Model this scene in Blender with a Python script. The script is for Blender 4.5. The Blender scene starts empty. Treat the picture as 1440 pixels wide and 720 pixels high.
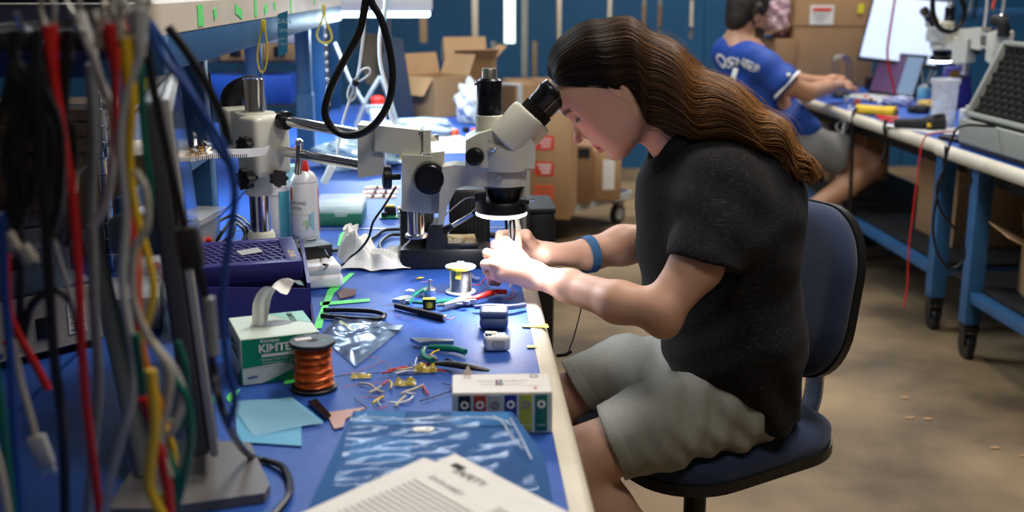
import bpy, bmesh, math, random
import numpy as np
from mathutils import Vector, Matrix, Euler
random.seed(7); np.random.seed(7)
scene = bpy.context.scene
COL = scene.collection

# ------------------------------------------------------------------ camera
F_PX = 1600.0
CAM_Z = 1.34
PITCH = math.atan(380/F_PX)
YAW = math.atan(75*math.cos(PITCH)/F_PX)
cam_data = bpy.data.cameras.new('camera')
cam = bpy.data.objects.new('camera', cam_data); COL.objects.link(cam)
cam.location = (0, 0, CAM_Z)
cam.rotation_euler = (math.pi/2-PITCH, 0, -YAW)
cam_data.sensor_width = 36.0
cam_data.lens = 36.0*F_PX/1440
cam_data.clip_start = 0.05
cam_data.dof.use_dof = True
cam_data.dof.focus_distance = 2.12
cam_data.dof.aperture_fstop = 3.4
scene.camera = cam

# ------------------------------------------------------------------ world, lights, exposure
world = bpy.data.worlds.new('world'); scene.world = world
world.use_nodes = True
wbg = world.node_tree.nodes['Background']
wbg.inputs[0].default_value = (0.80, 0.86, 1.0, 1)
wbg.inputs[1].default_value = 0.2

def area(name, loc, target, sx, sy, power, color):
    l = bpy.data.lights.new(name, 'AREA'); l.shape = 'RECTANGLE'; l.size = sx; l.size_y = sy
    l.energy = power; l.color = color
    o = bpy.data.objects.new(name, l); COL.objects.link(o); o.location = loc
    o.rotation_euler = (Vector(target)-Vector(loc)).to_track_quat('-Z', 'Y').to_euler()
    return o
area('ceiling_light_main', (0.9, 2.2, 3.4), (0.5, 2.1, 0.8), 1.2, 0.5, 46, (1.0, 0.93, 0.84))
area('ceiling_light_back', (2.2, 6.0, 3.6), (1.8, 6.2, 0.5), 2.4, 1.2, 95, (1.0, 0.96, 0.9))
area('ceiling_light_bench', (-0.6, 4.9, 3.0), (-0.4, 4.2, 0.7), 2.0, 0.8, 75, (0.80, 0.9, 1.0))
area('store_fill_light', (1.2, 8.85, 2.9), (1.0, 9.6, 1.1), 3.4, 0.4, 120, (1.0, 0.94, 0.85))  # unseen lamp added behind the partition to brighten what the slots show
area('near_fill_light', (0.8, 0.5, 3.2), (0.45, 2.0, 0.6), 1.0, 0.6, 24, (1.0, 0.93, 0.84))  # unseen lamp added to light the engineer's camera side

scene.view_settings.view_transform = 'Standard'
scene.view_settings.look = 'None'
scene.view_settings.gamma = 1.0
scene.view_settings.exposure = 0.35
scene.view_settings.use_curve_mapping = False

# ------------------------------------------------------------------ pixel helpers (real planes)
_fw = np.array([math.sin(YAW)*math.cos(PITCH), math.cos(YAW)*math.cos(PITCH), -math.sin(PITCH)])
_rt = np.array([math.cos(YAW), -math.sin(YAW), 0.0]); _up = np.cross(_rt, _fw)
_C = np.array([0, 0, CAM_Z])
def _ray(x, y): return _fw + _rt*(x-720)/F_PX - _up*(y-360)/F_PX
def PZ(x, y, z=0.76):
    d = _ray(x, y); return Vector(_C + d*(z-CAM_Z)/d[2])
def PY(x, y, Y):
    d = _ray(x, y); return Vector(_C + d*Y/d[1])
BT = 0.76            # bench top height

# ------------------------------------------------------------------ materials
def mat(name, color, rough=0.5, metal=0.0, noise=None, bump=None, spec=0.5, emit=None, alpha=None,
        trans=0.0, ior=1.45, coat=0.0, sheen=0.0, stripes=None, attr=None, sss=0.0):
    m = bpy.data.materials.new(name); m.use_nodes = True
    nt = m.node_tree; b = nt.nodes['Principled BSDF']
    b.inputs['Base Color'].default_value = (*color, 1)
    b.inputs['Roughness'].default_value = rough
    b.inputs['Metallic'].default_value = metal
    b.inputs['Specular IOR Level'].default_value = spec
    b.inputs['Transmission Weight'].default_value = trans
    b.inputs['IOR'].default_value = ior
    b.inputs['Coat Weight'].default_value = coat
    b.inputs['Sheen Weight'].default_value = sheen
    if sss:
        b.inputs['Subsurface Weight'].default_value = sss
        b.inputs['Subsurface Radius'].default_value = (0.012, 0.004, 0.002)
        b.inputs['Subsurface Scale'].default_value = 1.0
    if alpha is not None: b.inputs['Alpha'].default_value = alpha
    if emit:
        b.inputs['Emission Color'].default_value = (*emit[0], 1)
        b.inputs['Emission Strength'].default_value = emit[1]
    tc = None
    def coords():
        nonlocal tc
        if tc is None: tc = nt.nodes.new('ShaderNodeTexCoord')
        return tc.outputs['Object']
    src = None
    if attr:
        a = nt.nodes.new('ShaderNodeAttribute'); a.attribute_name = attr; src = a.outputs['Color']
    if noise:   # (scale, other colour, detail, lo, hi[, vector scale])
        sc, c2, det, lo, hi = noise[:5]
        n = nt.nodes.new('ShaderNodeTexNoise'); n.inputs['Scale'].default_value = sc; n.inputs['Detail'].default_value = det
        if len(noise) > 5:
            mp = nt.nodes.new('ShaderNodeMapping'); mp.inputs['Scale'].default_value = noise[5]
            nt.links.new(coords(), mp.inputs[0]); nt.links.new(mp.outputs[0], n.inputs['Vector'])
        else: nt.links.new(coords(), n.inputs['Vector'])
        mr = nt.nodes.new('ShaderNodeMapRange'); mr.inputs['From Min'].default_value = lo; mr.inputs['From Max'].default_value = hi
        nt.links.new(n.outputs['Fac'], mr.inputs['Value'])
        mx = nt.nodes.new('ShaderNodeMix'); mx.data_type = 'RGBA'
        nt.links.new(mr.outputs['Result'], mx.inputs['Factor'])
        if src is not None: nt.links.new(src, mx.inputs['A'])
        else: mx.inputs['A'].default_value = (*color, 1)
        if src is not None and c2 is None: mx.inputs['B'].default_value = (*color, 1)
        else: mx.inputs['B'].default_value = (*c2, 1)
        src = mx.outputs['Result']
    if src is not None: nt.links.new(src, b.inputs['Base Color'])
    if bump:    # (scale, strength, distance[, kind])
        kind = bump[3] if len(bump) > 3 else 'noise'
        if kind == 'wave':
            n = nt.nodes.new('ShaderNodeTexWave'); n.inputs['Scale'].default_value = bump[0]
            n.bands_direction = 'Z'; out = n.outputs['Fac']
        else:
            n = nt.nodes.new('ShaderNodeTexNoise'); n.inputs['Scale'].default_value = bump[0]; n.inputs['Detail'].default_value = 4; out = n.outputs['Fac']
        nt.links.new(coords(), n.inputs['Vector'])
        bp = nt.nodes.new('ShaderNodeBump'); bp.inputs['Strength'].default_value = bump[1]; bp.inputs['Distance'].default_value = bump[2]
        nt.links.new(out, bp.inputs['Height']); nt.links.new(bp.outputs[0], b.inputs['Normal'])
    return m

M = {}
M['blue_mat'] = mat('blue_laminate', (0.024, 0.085, 0.37), 0.48, noise=(60, (0.028, 0.098, 0.41), 4, .4, .65), spec=.3, bump=(400, .05, .001))
M['cream'] = mat('cream_edge', (0.72, 0.66, 0.53), 0.4, noise=(9, (0.62, 0.56, 0.44), 3, .45, .75))
M['frame_blue'] = mat('blue_painted_steel', (0.022, 0.092, 0.22), 0.42, noise=(14, (0.030, 0.112, 0.25), 5, .4, .7), bump=(60, .08, .001))
M['wall_blue'] = mat('blue_panel', (0.010, 0.085, 0.20), 0.55, noise=(3, (0.014, 0.10, 0.23), 3, .3, .7))
M['concrete'] = mat('concrete', (0.30, 0.205, 0.110), 0.65, noise=(1.4, (0.085, 0.058, 0.032), 9, .40, .62), bump=(30, .12, .004))
M['black'] = mat('black_plastic', (0.010, 0.010, 0.011), 0.4)
M['black_matte'] = mat('black_matte', (0.012, 0.012, 0.014), 0.7)
M['rubber'] = mat('black_rubber', (0.009, 0.009, 0.010), 0.3)
M['anod'] = mat('black_anodised', (0.012, 0.013, 0.02), 0.28, metal=0.5)
M['chrome'] = mat('chrome', (0.75, 0.74, 0.72), 0.12, 1.0)
M['steel'] = mat('steel', (0.52, 0.52, 0.52), 0.32, 1.0)
M['alu'] = mat('aluminium', (0.68, 0.66, 0.6), 0.38, 1.0)
M['scope'] = mat('ivory_enamel', (0.72, 0.71, 0.60), 0.35, bump=(250, .05, .0008), coat=.2)
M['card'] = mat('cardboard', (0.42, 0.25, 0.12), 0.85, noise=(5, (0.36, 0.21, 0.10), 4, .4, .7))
M['card_dark'] = mat('cardboard_shade', (0.30, 0.17, 0.085), 0.85, noise=(5, (0.25, 0.14, 0.07), 4, .4, .7))  # darker cardboard copy: shade put into the colour of shaded cartons; own tone elsewhere
M['white'] = mat('white_plastic', (0.78, 0.78, 0.78), 0.35)
M['paper'] = mat('paper', (0.80, 0.77, 0.72), 0.8, noise=(30, (0.76, 0.73, 0.68), 3, .4, .7))
M['red'] = mat('red_plastic', (0.62, 0.02, 0.012), 0.4)
M['red_label'] = mat('red_label', (0.72, 0.05, 0.03), 0.6)
M['orange_label'] = mat('orange_label', (0.80, 0.10, 0.03), 0.6)
M['green_handle'] = mat('green_handle', (0.0, 0.16, 0.10), 0.35)
M['green_tape'] = mat('green_tape', (0.12, 0.78, 0.16), 0.5)
M['yellow_tape'] = mat('yellow_tape', (0.80, 0.72, 0.05), 0.5)
M['yellow'] = mat('yellow_plastic', (0.85, 0.55, 0.02), 0.4)
M['navy'] = mat('navy_fabric', (0.010, 0.020, 0.060), 0.9, noise=(650, (0.025, 0.045, 0.11), 2, .45, .6), bump=(700, .5, .002), sheen=.2)
M['clear'] = mat('clear_plastic', (0.9, 0.93, 0.95), 0.12, trans=.0, alpha=.16, spec=.8)
M['frost'] = mat('frosted_plastic', (0.75, 0.78, 0.80), 0.35, alpha=.38)
M['glass_dark'] = mat('dark_glass', (0.01, 0.012, 0.016), 0.08)
M['led'] = mat('led_ring', (1, 1, 1), 0.5, emit=((0.90, 0.93, 1.0), 9.0))
M['indigo'] = mat('indigo_plastic', (0.035, 0.030, 0.20), 0.38)
M['grey'] = mat('grey_plastic', (0.25, 0.26, 0.27), 0.45)
M['lgrey'] = mat('light_grey_plastic', (0.48, 0.50, 0.50), 0.4)
M['gold'] = mat('brass_pins', (0.75, 0.48, 0.12), 0.3, 1.0)
M['ink'] = mat('black_ink', (0.03, 0.03, 0.035), 0.8)
M['white_ink'] = mat('white_ink', (0.82, 0.84, 0.82), 0.7)

# ------------------------------------------------------------------ object helpers
WM = {}                                   # world matrices of things and parts
def finish(bm, smooth):
    bmesh.ops.recalc_face_normals(bm, faces=bm.faces[:])
    if smooth == 'auto':
        ang = math.radians(38)
        for f in bm.faces: f.smooth = True
        for e in bm.edges:
            if len(e.link_faces) == 2 and e.calc_face_angle(0) > ang: e.smooth = False
    elif smooth:
        for f in bm.faces: f.smooth = True
def obj(name, bm, m, parent=None, smooth='auto', world=True, label=None, kind=None):
    finish(bm, smooth)
    if parent is not None and world: bm.transform(WM[parent.name].inverted())
    me = bpy.data.meshes.new(name); bm.to_mesh(me); bm.free()
    ms = m if isinstance(m, (list, tuple)) else [m]
    for k in ms: me.materials.append(k if not isinstance(k, str) else M[k])
    o = bpy.data.objects.new(name, me); COL.objects.link(o)
    if parent is not None: o.parent = parent; WM[o.name] = WM[parent.name]
    else: WM[o.name] = Matrix.Identity(4)
    if label: o['label'] = label
    if kind: o['kind'] = kind
    return o
def pieces(name, bm, m, parent, smooth='auto', label=None):
    """one object per separate piece of the bmesh (islands whose boxes touch count as one)"""
    bm.verts.ensure_lookup_table(); seen = {}; isl = []
    for v0 in bm.verts:
        if v0.index in seen: continue
        st = [v0]; seen[v0.index] = 1; cur = []
        while st:
            a = st.pop(); cur.append(a)
            for e in a.link_edges:
                b = e.other_vert(a)
                if b.index not in seen: seen[b.index] = 1; st.append(b)
        isl.append(cur)
    bx = [([min(v.co[i] for v in c) for i in range(3)], [max(v.co[i] for v in c) for i in range(3)], [c]) for c in isl]
    ch = True
    while ch:
        ch = False
        for i in range(len(bx)):
            for j in range(i+1, len(bx)):
                if all(bx[i][0][k] <= bx[j][1][k]+1e-4 and bx[j][0][k] <= bx[i][1][k]+1e-4 for k in range(3)):
                    bx[i] = ([min(a, b) for a, b in zip(bx[i][0], bx[j][0])], [max(a, b) for a, b in zip(bx[i][1], bx[j][1])], bx[i][2]+bx[j][2])
                    del bx[j]; ch = True; break
            if ch: break
    out = []
    for lo, hi, cs in bx:
        keep = {v.index for c in cs for v in c}
        b2 = bm.copy(); b2.verts.ensure_lookup_table()
        bmesh.ops.delete(b2, geom=[v for v in b2.verts if v.index not in keep], context='VERTS')
        out.append(obj(name, b2, m, parent, smooth, label=label))
    bm.free(); return out
def thing(name, label, cat, loc=(0, 0, 0), rotz=0.0, group=None):
    o = bpy.data.objects.new(name, None); COL.objects.link(o)
    o.empty_display_size = 0.03
    o.location = loc; o.rotation_euler = (0, 0, rotz)
    WM[o.name] = Matrix.Translation(Vector(loc)) @ Matrix.Rotation(rotz, 4, 'Z')
    o['label'] = label; o['category'] = cat
    if group: o['group'] = group
    return o
def single(name, bm, m, label, cat, smooth='auto', group=None, kind=None):
    """a thing that is one mesh: world-space bmesh, origin moved to the middle of its base"""
    vs = [v.co for v in bm.verts]
    lo = Vector([min(v[i] for v in vs) for i in range(3)]); hi = Vector([max(v[i] for v in vs) for i in range(3)])
    base = Vector(((lo.x+hi.x)/2, (lo.y+hi.y)/2, lo.z))
    bm.transform(Matrix.Translation(-base))
    o = obj(name, bm, m, None, smooth); o.location = base
    WM[o.name] = Matrix.Translation(base)
    o['label'] = label; o['category'] = cat
    if group: o['group'] = group
    if kind: o['kind'] = kind
    return o
def struct(name, bm, m, smooth='auto', parent=None):
    o = obj(name, bm, m, parent, smooth)
    if parent is None: o['kind'] = 'structure'
    return o
def dup(root, loc, rotz=0.0, label=None):
    """copy of a thing with copies of its parts and sub-parts"""
    r = root.copy(); COL.objects.link(r); r.location = loc; r.rotation_euler = (0, 0, rotz)
    if label: r['label'] = label
    for ch in list(root.children):
        c = ch.copy(); COL.objects.link(c); c.parent = r
        for g in list(ch.children):
            d = g.copy(); COL.objects.link(d); d.parent = c
    return r

# ------------------------------------------------------------------ mesh helpers
def V(*a): return Vector(a)
def merge(bm, other, mtx=None):
    if mtx is not None: other.transform(mtx)
    me = bpy.data.meshes.new('tmp'); other.to_mesh(me); other.free(); bm.from_mesh(me); bpy.data.meshes.remove(me)
def box(bm, c, s, rot=(0, 0, 0), bev=0.0, seg=2, taper=None, mi=0):
    t = bmesh.new(); bmesh.ops.create_cube(t, size=1.0)
    for v in t.verts:
        v.co = Vector((v.co.x*s[0], v.co.y*s[1], v.co.z*s[2]))
        if taper and v.co.z > 0: v.co.x *= taper[0]; v.co.y *= taper[1]
    if bev > 0: bmesh.ops.bevel(t, geom=t.edges[:], offset=bev, segments=seg, profile=.5, affect='EDGES')
    for f in t.faces: f.material_index = mi
    R = rot if isinstance(rot, Matrix) else Euler(rot).to_matrix().to_4x4()
    merge(bm, t, Matrix.Translation(Vector(c)) @ R)
def frame_to(d, xh=None):
    """rotation whose Z axis is d (xh: hint for X)"""
    z = Vector(d).normalized(); h = Vector(xh) if xh is not None else (Vector((1, 0, 0)) if abs(z.x) < .9 else Vector((0, 1, 0)))
    y = z.cross(h).normalized(); x = y.cross(z)
    return Matrix((x, y, z)).transposed().to_4x4()
def lathe(bm, prof, base, axis=(0, 0, 1), seg=32, mi=0, cap=True, xh=None):
    """prof: (radius, height) along axis from base"""
    R = Matrix.Translation(Vector(base)) @ frame_to(axis, xh)
    rings = []
    for r, h in prof:
        ring = []
        for i in range(seg):
            a = 2*math.pi*i/seg
            ring.append(bm.verts.new(R @ Vector((r*math.cos(a), r*math.sin(a), h))))
        rings.append(ring)
    for a, b in zip(rings, rings[1:]):
        for i in range(seg):
            f = bm.faces.new((a[i], a[(i+1) % seg], b[(i+1) % seg], b[i])); f.material_index = mi
    if cap:
        for r in (rings[0], rings[-1]):
            f = bm.faces.new(r); f.material_index = mi
def cyl(bm, a, b, r, r2=None, seg=24, bev=0.0, mi=0):
    a = Vector(a); b = Vector(b); L = (b-a).length; r2 = r if r2 is None else r2
    if bev: prof = [(r-bev, 0), (r, bev), (r2, L-bev), (r2-bev, L)]
    else: prof = [(r, 0), (r2, L)]
    lathe(bm, prof, a, b-a, seg, mi)
def spline(pts, n=8, closed=False):
    P = [Vector(p) for p in pts]; out = []
    N = len(P)
    rng = range(N) if closed else range(N-1)
    for i in rng:
        p1 = P[i]; p2 = P[(i+1) % N]
        p0 = P[i-1] if (i > 0 or closed) else p1*2-p2
        p3 = P[(i+2) % N] if (i+2 < N or closed) else p2*2-p1
        for k in range(n):
            t = k/n
            out.append(.5*((2*p1)+(p2-p0)*t+(2*p0-5*p1+4*p2-p3)*t*t+(3*p1-p0-3*p2+p3)*t**3))
    if not closed: out.append(P[-1].copy())
    return out
def tube(bm, pts, r, seg=8, n=6, closed=False, smooth=True, mi=0, flat=None):
    """r: number or function(t)"""
    S = spline(pts, n, closed) if smooth else [Vector(p) for p in pts]
    N = len(S); rings = []
    up = Vector((0, 0, 1)); nrm = None
    for i, p in enumerate(S):
        if closed: t = (S[(i+1) % N]-S[i-1])
        else: t = S[min(i+1, N-1)]-S[max(i-1, 0)]
        if t.length < 1e-9: t = Vector((0, 0, 1))
        t.normalize()
        if nrm is None:
            nrm = t.orthogonal().normalized() if abs(t.z) > .95 else t.cross(up).normalized()
        else:
            nrm = (nrm - t*nrm.dot(t))
            nrm = nrm.normalized() if nrm.length > 1e-6 else t.orthogonal().normalized()
        bi = t.cross(nrm)
        rr = r(i/(N-1)) if callable(r) else r
        f2 = 1.0 if flat is None else flat
        rings.append([bm.verts.new(p + nrm*math.cos(2*math.pi*k/seg)*rr + bi*math.sin(2*math.pi*k/seg)*rr*f2) for k in range(seg)])
    rng = range(N) if closed else range(N-1)
    for i in rng:
        a = rings[i]; b = rings[(i+1) % N]
        for k in range(seg):
            f = bm.faces.new((a[k], a[(k+1) % seg], b[(k+1) % seg], b[k])); f.material_index = mi
    if not closed:
        bm.faces.new(rings[0]).material_index = mi; bm.faces.new(rings[-1]).material_index = mi
def prism(bm, poly, depth, mtx=None, bev=0.0, seg=2, mi=0):
    """extrude a 2-D polygon (x, y) by depth along z, centred, then mtx"""
    t = bmesh.new()
    lo = [t.verts.new((x, y, -depth/2)) for x, y in poly]; hi = [t.verts.new((x, y, depth/2)) for x, y in poly]
    n = len(poly)
    t.faces.new(lo[::-1]); t.faces.new(hi)
    for i in range(n): t.faces.new((lo[i], lo[(i+1) % n], hi[(i+1) % n], hi[i]))
    if bev > 0:
        es = [e for e in t.edges if len(e.link_faces) == 2 and e.calc_face_angle(0) > .35]
        bmesh.ops.bevel(t, geom=es, offset=bev, segments=seg, profile=.5, affect='EDGES')
    for f in t.faces: f.material_index = mi
    merge(bm, t, mtx)
def rrect(w, h, r, n=5):
    out = []
    for cx, cy, a0 in ((w/2-r, h/2-r, 0), (-w/2+r, h/2-r, 90), (-w/2+r, -h/2+r, 180), (w/2-r, -h/2+r, 270)):
        for k in range(n+1):
            a = math.radians(a0+90*k/n); out.append((cx+r*math.cos(a), cy+r*math.sin(a)))
    return out
def quad(bm, pts, mi=0):
    f = bm.faces.new([bm.verts.new(Vector(p)) for p in pts]); f.material_index = mi; return f
def sheet(bm, fn, nu, nv, thick=0.0, mi=0):
    """fn(u,v)->point; optional solid thickness downwards along z"""
    g = [[bm.verts.new(Vector(fn(i/nu, j/nv))) for j in range(nv+1)] for i in range(nu+1)]
    for i in range(nu):
        for j in range(nv):
            bm.faces.new((g[i][j], g[i+1][j], g[i+1][j+1], g[i][j+1])).material_index = mi
    if thick:
        geom = bmesh.ops.solidify(bm, geom=bm.faces[:], thickness=thick)
def text(name, body, size, m, origin, xdir, ydir, parent=None, thick=0.0004, align='CENTER', bold=0.0, lift=0.0006):
    """flat lettering standing on a surface: a mesh made from a text curve"""
    cu = bpy.data.curves.new(name, 'FONT'); cu.body = body; cu.size = size; cu.align_x = align; cu.align_y = 'CENTER'
    cu.extrude = 0; cu.offset = bold; cu.resolution_u = 3
    o = bpy.data.objects.new('tmp_text', cu); COL.objects.link(o)
    dg = bpy.context.evaluated_depsgraph_get(); me = bpy.data.meshes.new_from_object(o.evaluated_get(dg))
    bm = bmesh.new(); bm.from_mesh(me); bpy.data.meshes.remove(me)
    bpy.data.objects.remove(o); bpy.data.curves.remove(cu)
    x = Vector(xdir).normalized(); y = Vector(ydir); y = (y - x*y.dot(x)).normalized(); z = x.cross(y)
    bm.transform(Matrix.Translation(Vector(origin)+z*lift) @ Matrix((x, y, z)).transposed().to_4x4())
    n = len(bm.verts)
    return obj(name, bm, m, parent, smooth=False)
# ------------------------------------------------------------------ implicit surfaces (for people, cloth)
def A(v): return np.array(v, dtype=np.float64)
class RC:                                  # tapered capsule, optionally squashed
    def __init__(s, a, b, ra, rb=None, sq=None):
        s.sq = A(sq) if sq is not None else None
        s.a = A(a); s.b = A(b)
        if s.sq is not None: s.a = s.a/s.sq; s.b = s.b/s.sq
        s.ra = ra; s.rb = ra if rb is None else rb
        s.ab = s.b-s.a; s.l2 = max(float(s.ab@s.ab), 1e-12)
    def __call__(s, P):
        if s.sq is not None: P = P/s.sq
        q = P-s.a; t = np.clip(q@s.ab/s.l2, 0, 1)
        d = np.sqrt(((q-t[:, None]*s.ab)**2).sum(1))-(s.ra+(s.rb-s.ra)*t)
        return d*(min(s.sq) if s.sq is not None else 1)
class EL:                                  # ellipsoid with optional 3x3 rotation (columns = axes)
    def __init__(s, c, r, R=None): s.c = A(c); s.r = A(r); s.R = A(R) if R is not None else None
    def __call__(s, P):
        q = P-s.c
        if s.R is not None: q = q@s.R
        k = np.sqrt(((q/s.r)**2).sum(1)); k2 = np.sqrt(((q/s.r**2)**2).sum(1))+1e-9
        return k*(k-1)/k2
class HP:                                  # half space: inside where (p-o).n < 0
    def __init__(s, o, n): s.o = A(o); n = A(n); s.n = n/np.linalg.norm(n)
    def __call__(s, P): return (P-s.o)@s.n
def smin(a, b, k):
    if k <= 0: return np.minimum(a, b)
    h = np.maximum(k-np.abs(a-b), 0)/k
    return np.minimum(a, b)-h*h*k*.25
def evalf(ops, P, hd=None):
    """ops: list of ('u'|'s'|'i', prim, k). hd: block half diagonal -> prune with P's mean"""
    if hd is not None:
        c = (P.min(0)+P.max(0))[None]/2
        ds = [float(p(c)[0]) for _, p, _ in ops]
        um = min(d for (o, _, _), d in zip(ops, ds) if o == 'u')
        use = []
        for (o, p, k), d in zip(ops, ds):
            if o == 'u' and d > um+2.6*hd+k: continue
            if o == 's' and d > 1.6*hd+k: continue
            if o == 'i' and d < -1.6*hd-k: continue
            use.append((o, p, k))
    else: use = ops
    d = None
    for o, p, k in use:
        v = p(P)
        if o == 'u': d = v if d is None else smin(d, v, k)
        elif o == 's': d = -smin(-d, v, k)
        else: d = -smin(-d, -v, k)
    return d
def sdf_mesh(ops, lo, hi, h, disp=None, slack=0.0, B=16):
    lo = A(lo); hi = A(hi); nb = np.ceil((hi-lo)/(h*B)).astype(int)
    hd = h*B*math.sqrt(3)/2
    gi = np.stack(np.meshgrid(*[np.arange(n) for n in nb], indexing='ij'), -1).reshape(-1, 3)
    cen = lo+(gi+.5)*h*B
    dc = evalf(ops, cen)
    act = gi[np.abs(dc) < hd*1.5+slack]
    loc = np.stack(np.meshgrid(*[np.arange(B+1)]*3, indexing='ij'), -1).reshape(-1, 3)
    N = nb*B+2; strides = np.array([N[1]*N[2], N[2], 1], dtype=np.int64)
    cid = []; cv = []; edges = []
    corners = np.array([[i, j, k] for i in (0, 1) for j in (0, 1) for k in (0, 1)])
    epairs = [(a, b) for a in range(8) for b in range(a+1, 8) if np.abs(corners[a]-corners[b]).sum() == 1]
    for g in act:
        P = lo+(g*B+loc)*h
        d = evalf(ops, P, hd)
        if disp is not None: d = d+disp(P)
        if d.min() > 0 or d.max() < 0: continue
        D = d.reshape(B+1, B+1, B+1)
        S = D < 0
        cs = [D[c[0]:B+c[0], c[1]:B+c[1], c[2]:B+c[2]] for c in corners]
        cnt = sum((c < 0).astype(np.int8) for c in cs)
        ix = np.argwhere((cnt > 0) & (cnt < 8))
        if len(ix) == 0: continue
        vals = np.stack([c[ix[:, 0], ix[:, 1], ix[:, 2]] for c in cs], 1)
        acc = np.zeros((len(ix), 3)); n = np.zeros(len(ix))
        for a, b in epairs:
            va = vals[:, a]; vb = vals[:, b]; m = (va < 0) != (vb < 0)
            t = np.where(m, va/np.where(m, va-vb, 1), 0)
            acc += np.where(m[:, None], corners[a]+(corners[b]-corners[a])*t[:, None], 0); n += m
        gidx = g*B+ix
        cid.append(gidx@strides); cv.append(lo+(gidx+acc/n[:, None])*h)
        for ax, cb in ((0, 4), (1, 2), (2, 1)):
            m = (vals[:, 0] < 0) != (vals[:, cb] < 0)
            if m.any(): edges.append(np.column_stack([gidx[m]@strides, np.full(m.sum(), ax), vals[m, 0] < 0]))
    cid = np.concatenate(cid); cv = np.concatenate(cv); order = np.argsort(cid); cid = cid[order]; cv = cv[order]
    E = np.concatenate(edges)
    faces = []
    for ax in range(3):
        e = E[E[:, 1] == ax]; o1, o2 = [strides[i] for i in range(3) if i != ax]
        if ax == 1: o1, o2 = o2, o1
        ids = np.stack([e[:, 0], e[:, 0]-o1, e[:, 0]-o1-o2, e[:, 0]-o2], 1)
        pos = np.searchsorted(cid, ids); pos = np.clip(pos, 0, len(cid)-1)
        ok = (cid[pos] == ids).all(1)
        q = pos[ok]; ins = e[ok, 2].astype(bool)
        q[~ins] = q[~ins][:, ::-1]
        faces.append(q)
    return cv, np.concatenate(faces)
def relax(v, f, it=1, lam=.5):
    a = np.concatenate([f[:, [0, 1]], f[:, [1, 2]], f[:, [2, 3]], f[:, [3, 0]]])
    for _ in range(it):
        s = np.zeros_like(v); n = np.zeros(len(v))
        for i, j in ((0, 1), (1, 0)):
            np.add.at(s, a[:, i], v[a[:, j]]); np.add.at(n, a[:, i], 1)
        v = v+lam*(s/np.maximum(n, 1)[:, None]-v)
    return v
def np_obj(name, v, f, m, parent=None, colors=None, label=None):
    if parent is not None:
        inv = np.array(WM[parent.name].inverted()); v = v@inv[:3, :3].T+inv[:3, 3]
    me = bpy.data.meshes.new(name)
    me.vertices.add(len(v)); me.vertices.foreach_set('co', v.astype(np.float32).ravel())
    k = f.shape[1]
    me.loops.add(f.size); me.loops.foreach_set('vertex_index', f.astype(np.int32).ravel())
    me.polygons.add(len(f)); me.polygons.foreach_set('loop_start', np.arange(0, f.size, k, dtype=np.int32))
    me.polygons.foreach_set('loop_total', np.full(len(f), k, dtype=np.int32))
    me.polygons.foreach_set('use_smooth', np.ones(len(f), dtype=bool))
    me.update(calc_edges=True); me.validate()
    if colors is not None:
        ca = me.color_attributes.new('tint', 'FLOAT_COLOR', 'POINT')
        c4 = np.concatenate([colors, np.ones((len(colors), 1))], 1).astype(np.float32)
        ca.data.foreach_set('color', c4.ravel())
    me.materials.append(m)
    o = bpy.data.objects.new(name, me); COL.objects.link(o)
    if parent is not None: o.parent = parent; WM[o.name] = WM[parent.name]
    else: WM[o.name] = Matrix.Identity(4)
    if label: o['label'] = label
    return o
def fold(P, dirv, freq, amp, warp=6.0, wa=.5, ph=0.0):
    """soft cloth folds running across dirv"""
    d = A(dirv); d = d/np.linalg.norm(d)
    w = wa*np.sin(P[:, 0]*warp*2.1+ph)+wa*np.sin(P[:, 2]*warp*1.7+P[:, 1]*warp+ph*2)
    return amp*np.sin((P@d)*freq+w*2.2+ph)
# ------------------------------------------------------------------ the room
bm = bmesh.new(); box(bm, (1.0, 4.6, -.05), (9.0, 13.0, .1)); struct('floor', bm, 'concrete')
M['ceil'] = mat('ceiling_paint', (0.30, 0.29, 0.27), 0.9)
bm = bmesh.new(); box(bm, (1.0, 4.6, 4.05), (9.0, 13.0, .1)); struct('ceiling', bm, 'ceil')
M['side_wall'] = mat('side_wall_paint', (0.20, 0.19, 0.18), 0.9, noise=(1.2, (0.15, 0.14, 0.13), 3, .4, .7))
bm = bmesh.new(); box(bm, (-3.45, 4.6, 2.0), (.1, 13.0, 4.0)); struct('wall_left', bm, 'side_wall')
bm = bmesh.new(); box(bm, (5.45, 4.6, 2.0), (.1, 13.0, 4.0)); struct('wall_right', bm, 'side_wall')
bm = bmesh.new(); box(bm, (1.0, -1.85, 2.0), (9.0, .1, 4.0)); struct('wall_front', bm, 'side_wall')
bm = bmesh.new(); box(bm, (1.0, 11.05, 2.0), (9.0, .1, 4.0)); struct('wall_back', bm, 'side_wall')
WY = 8.46
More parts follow.
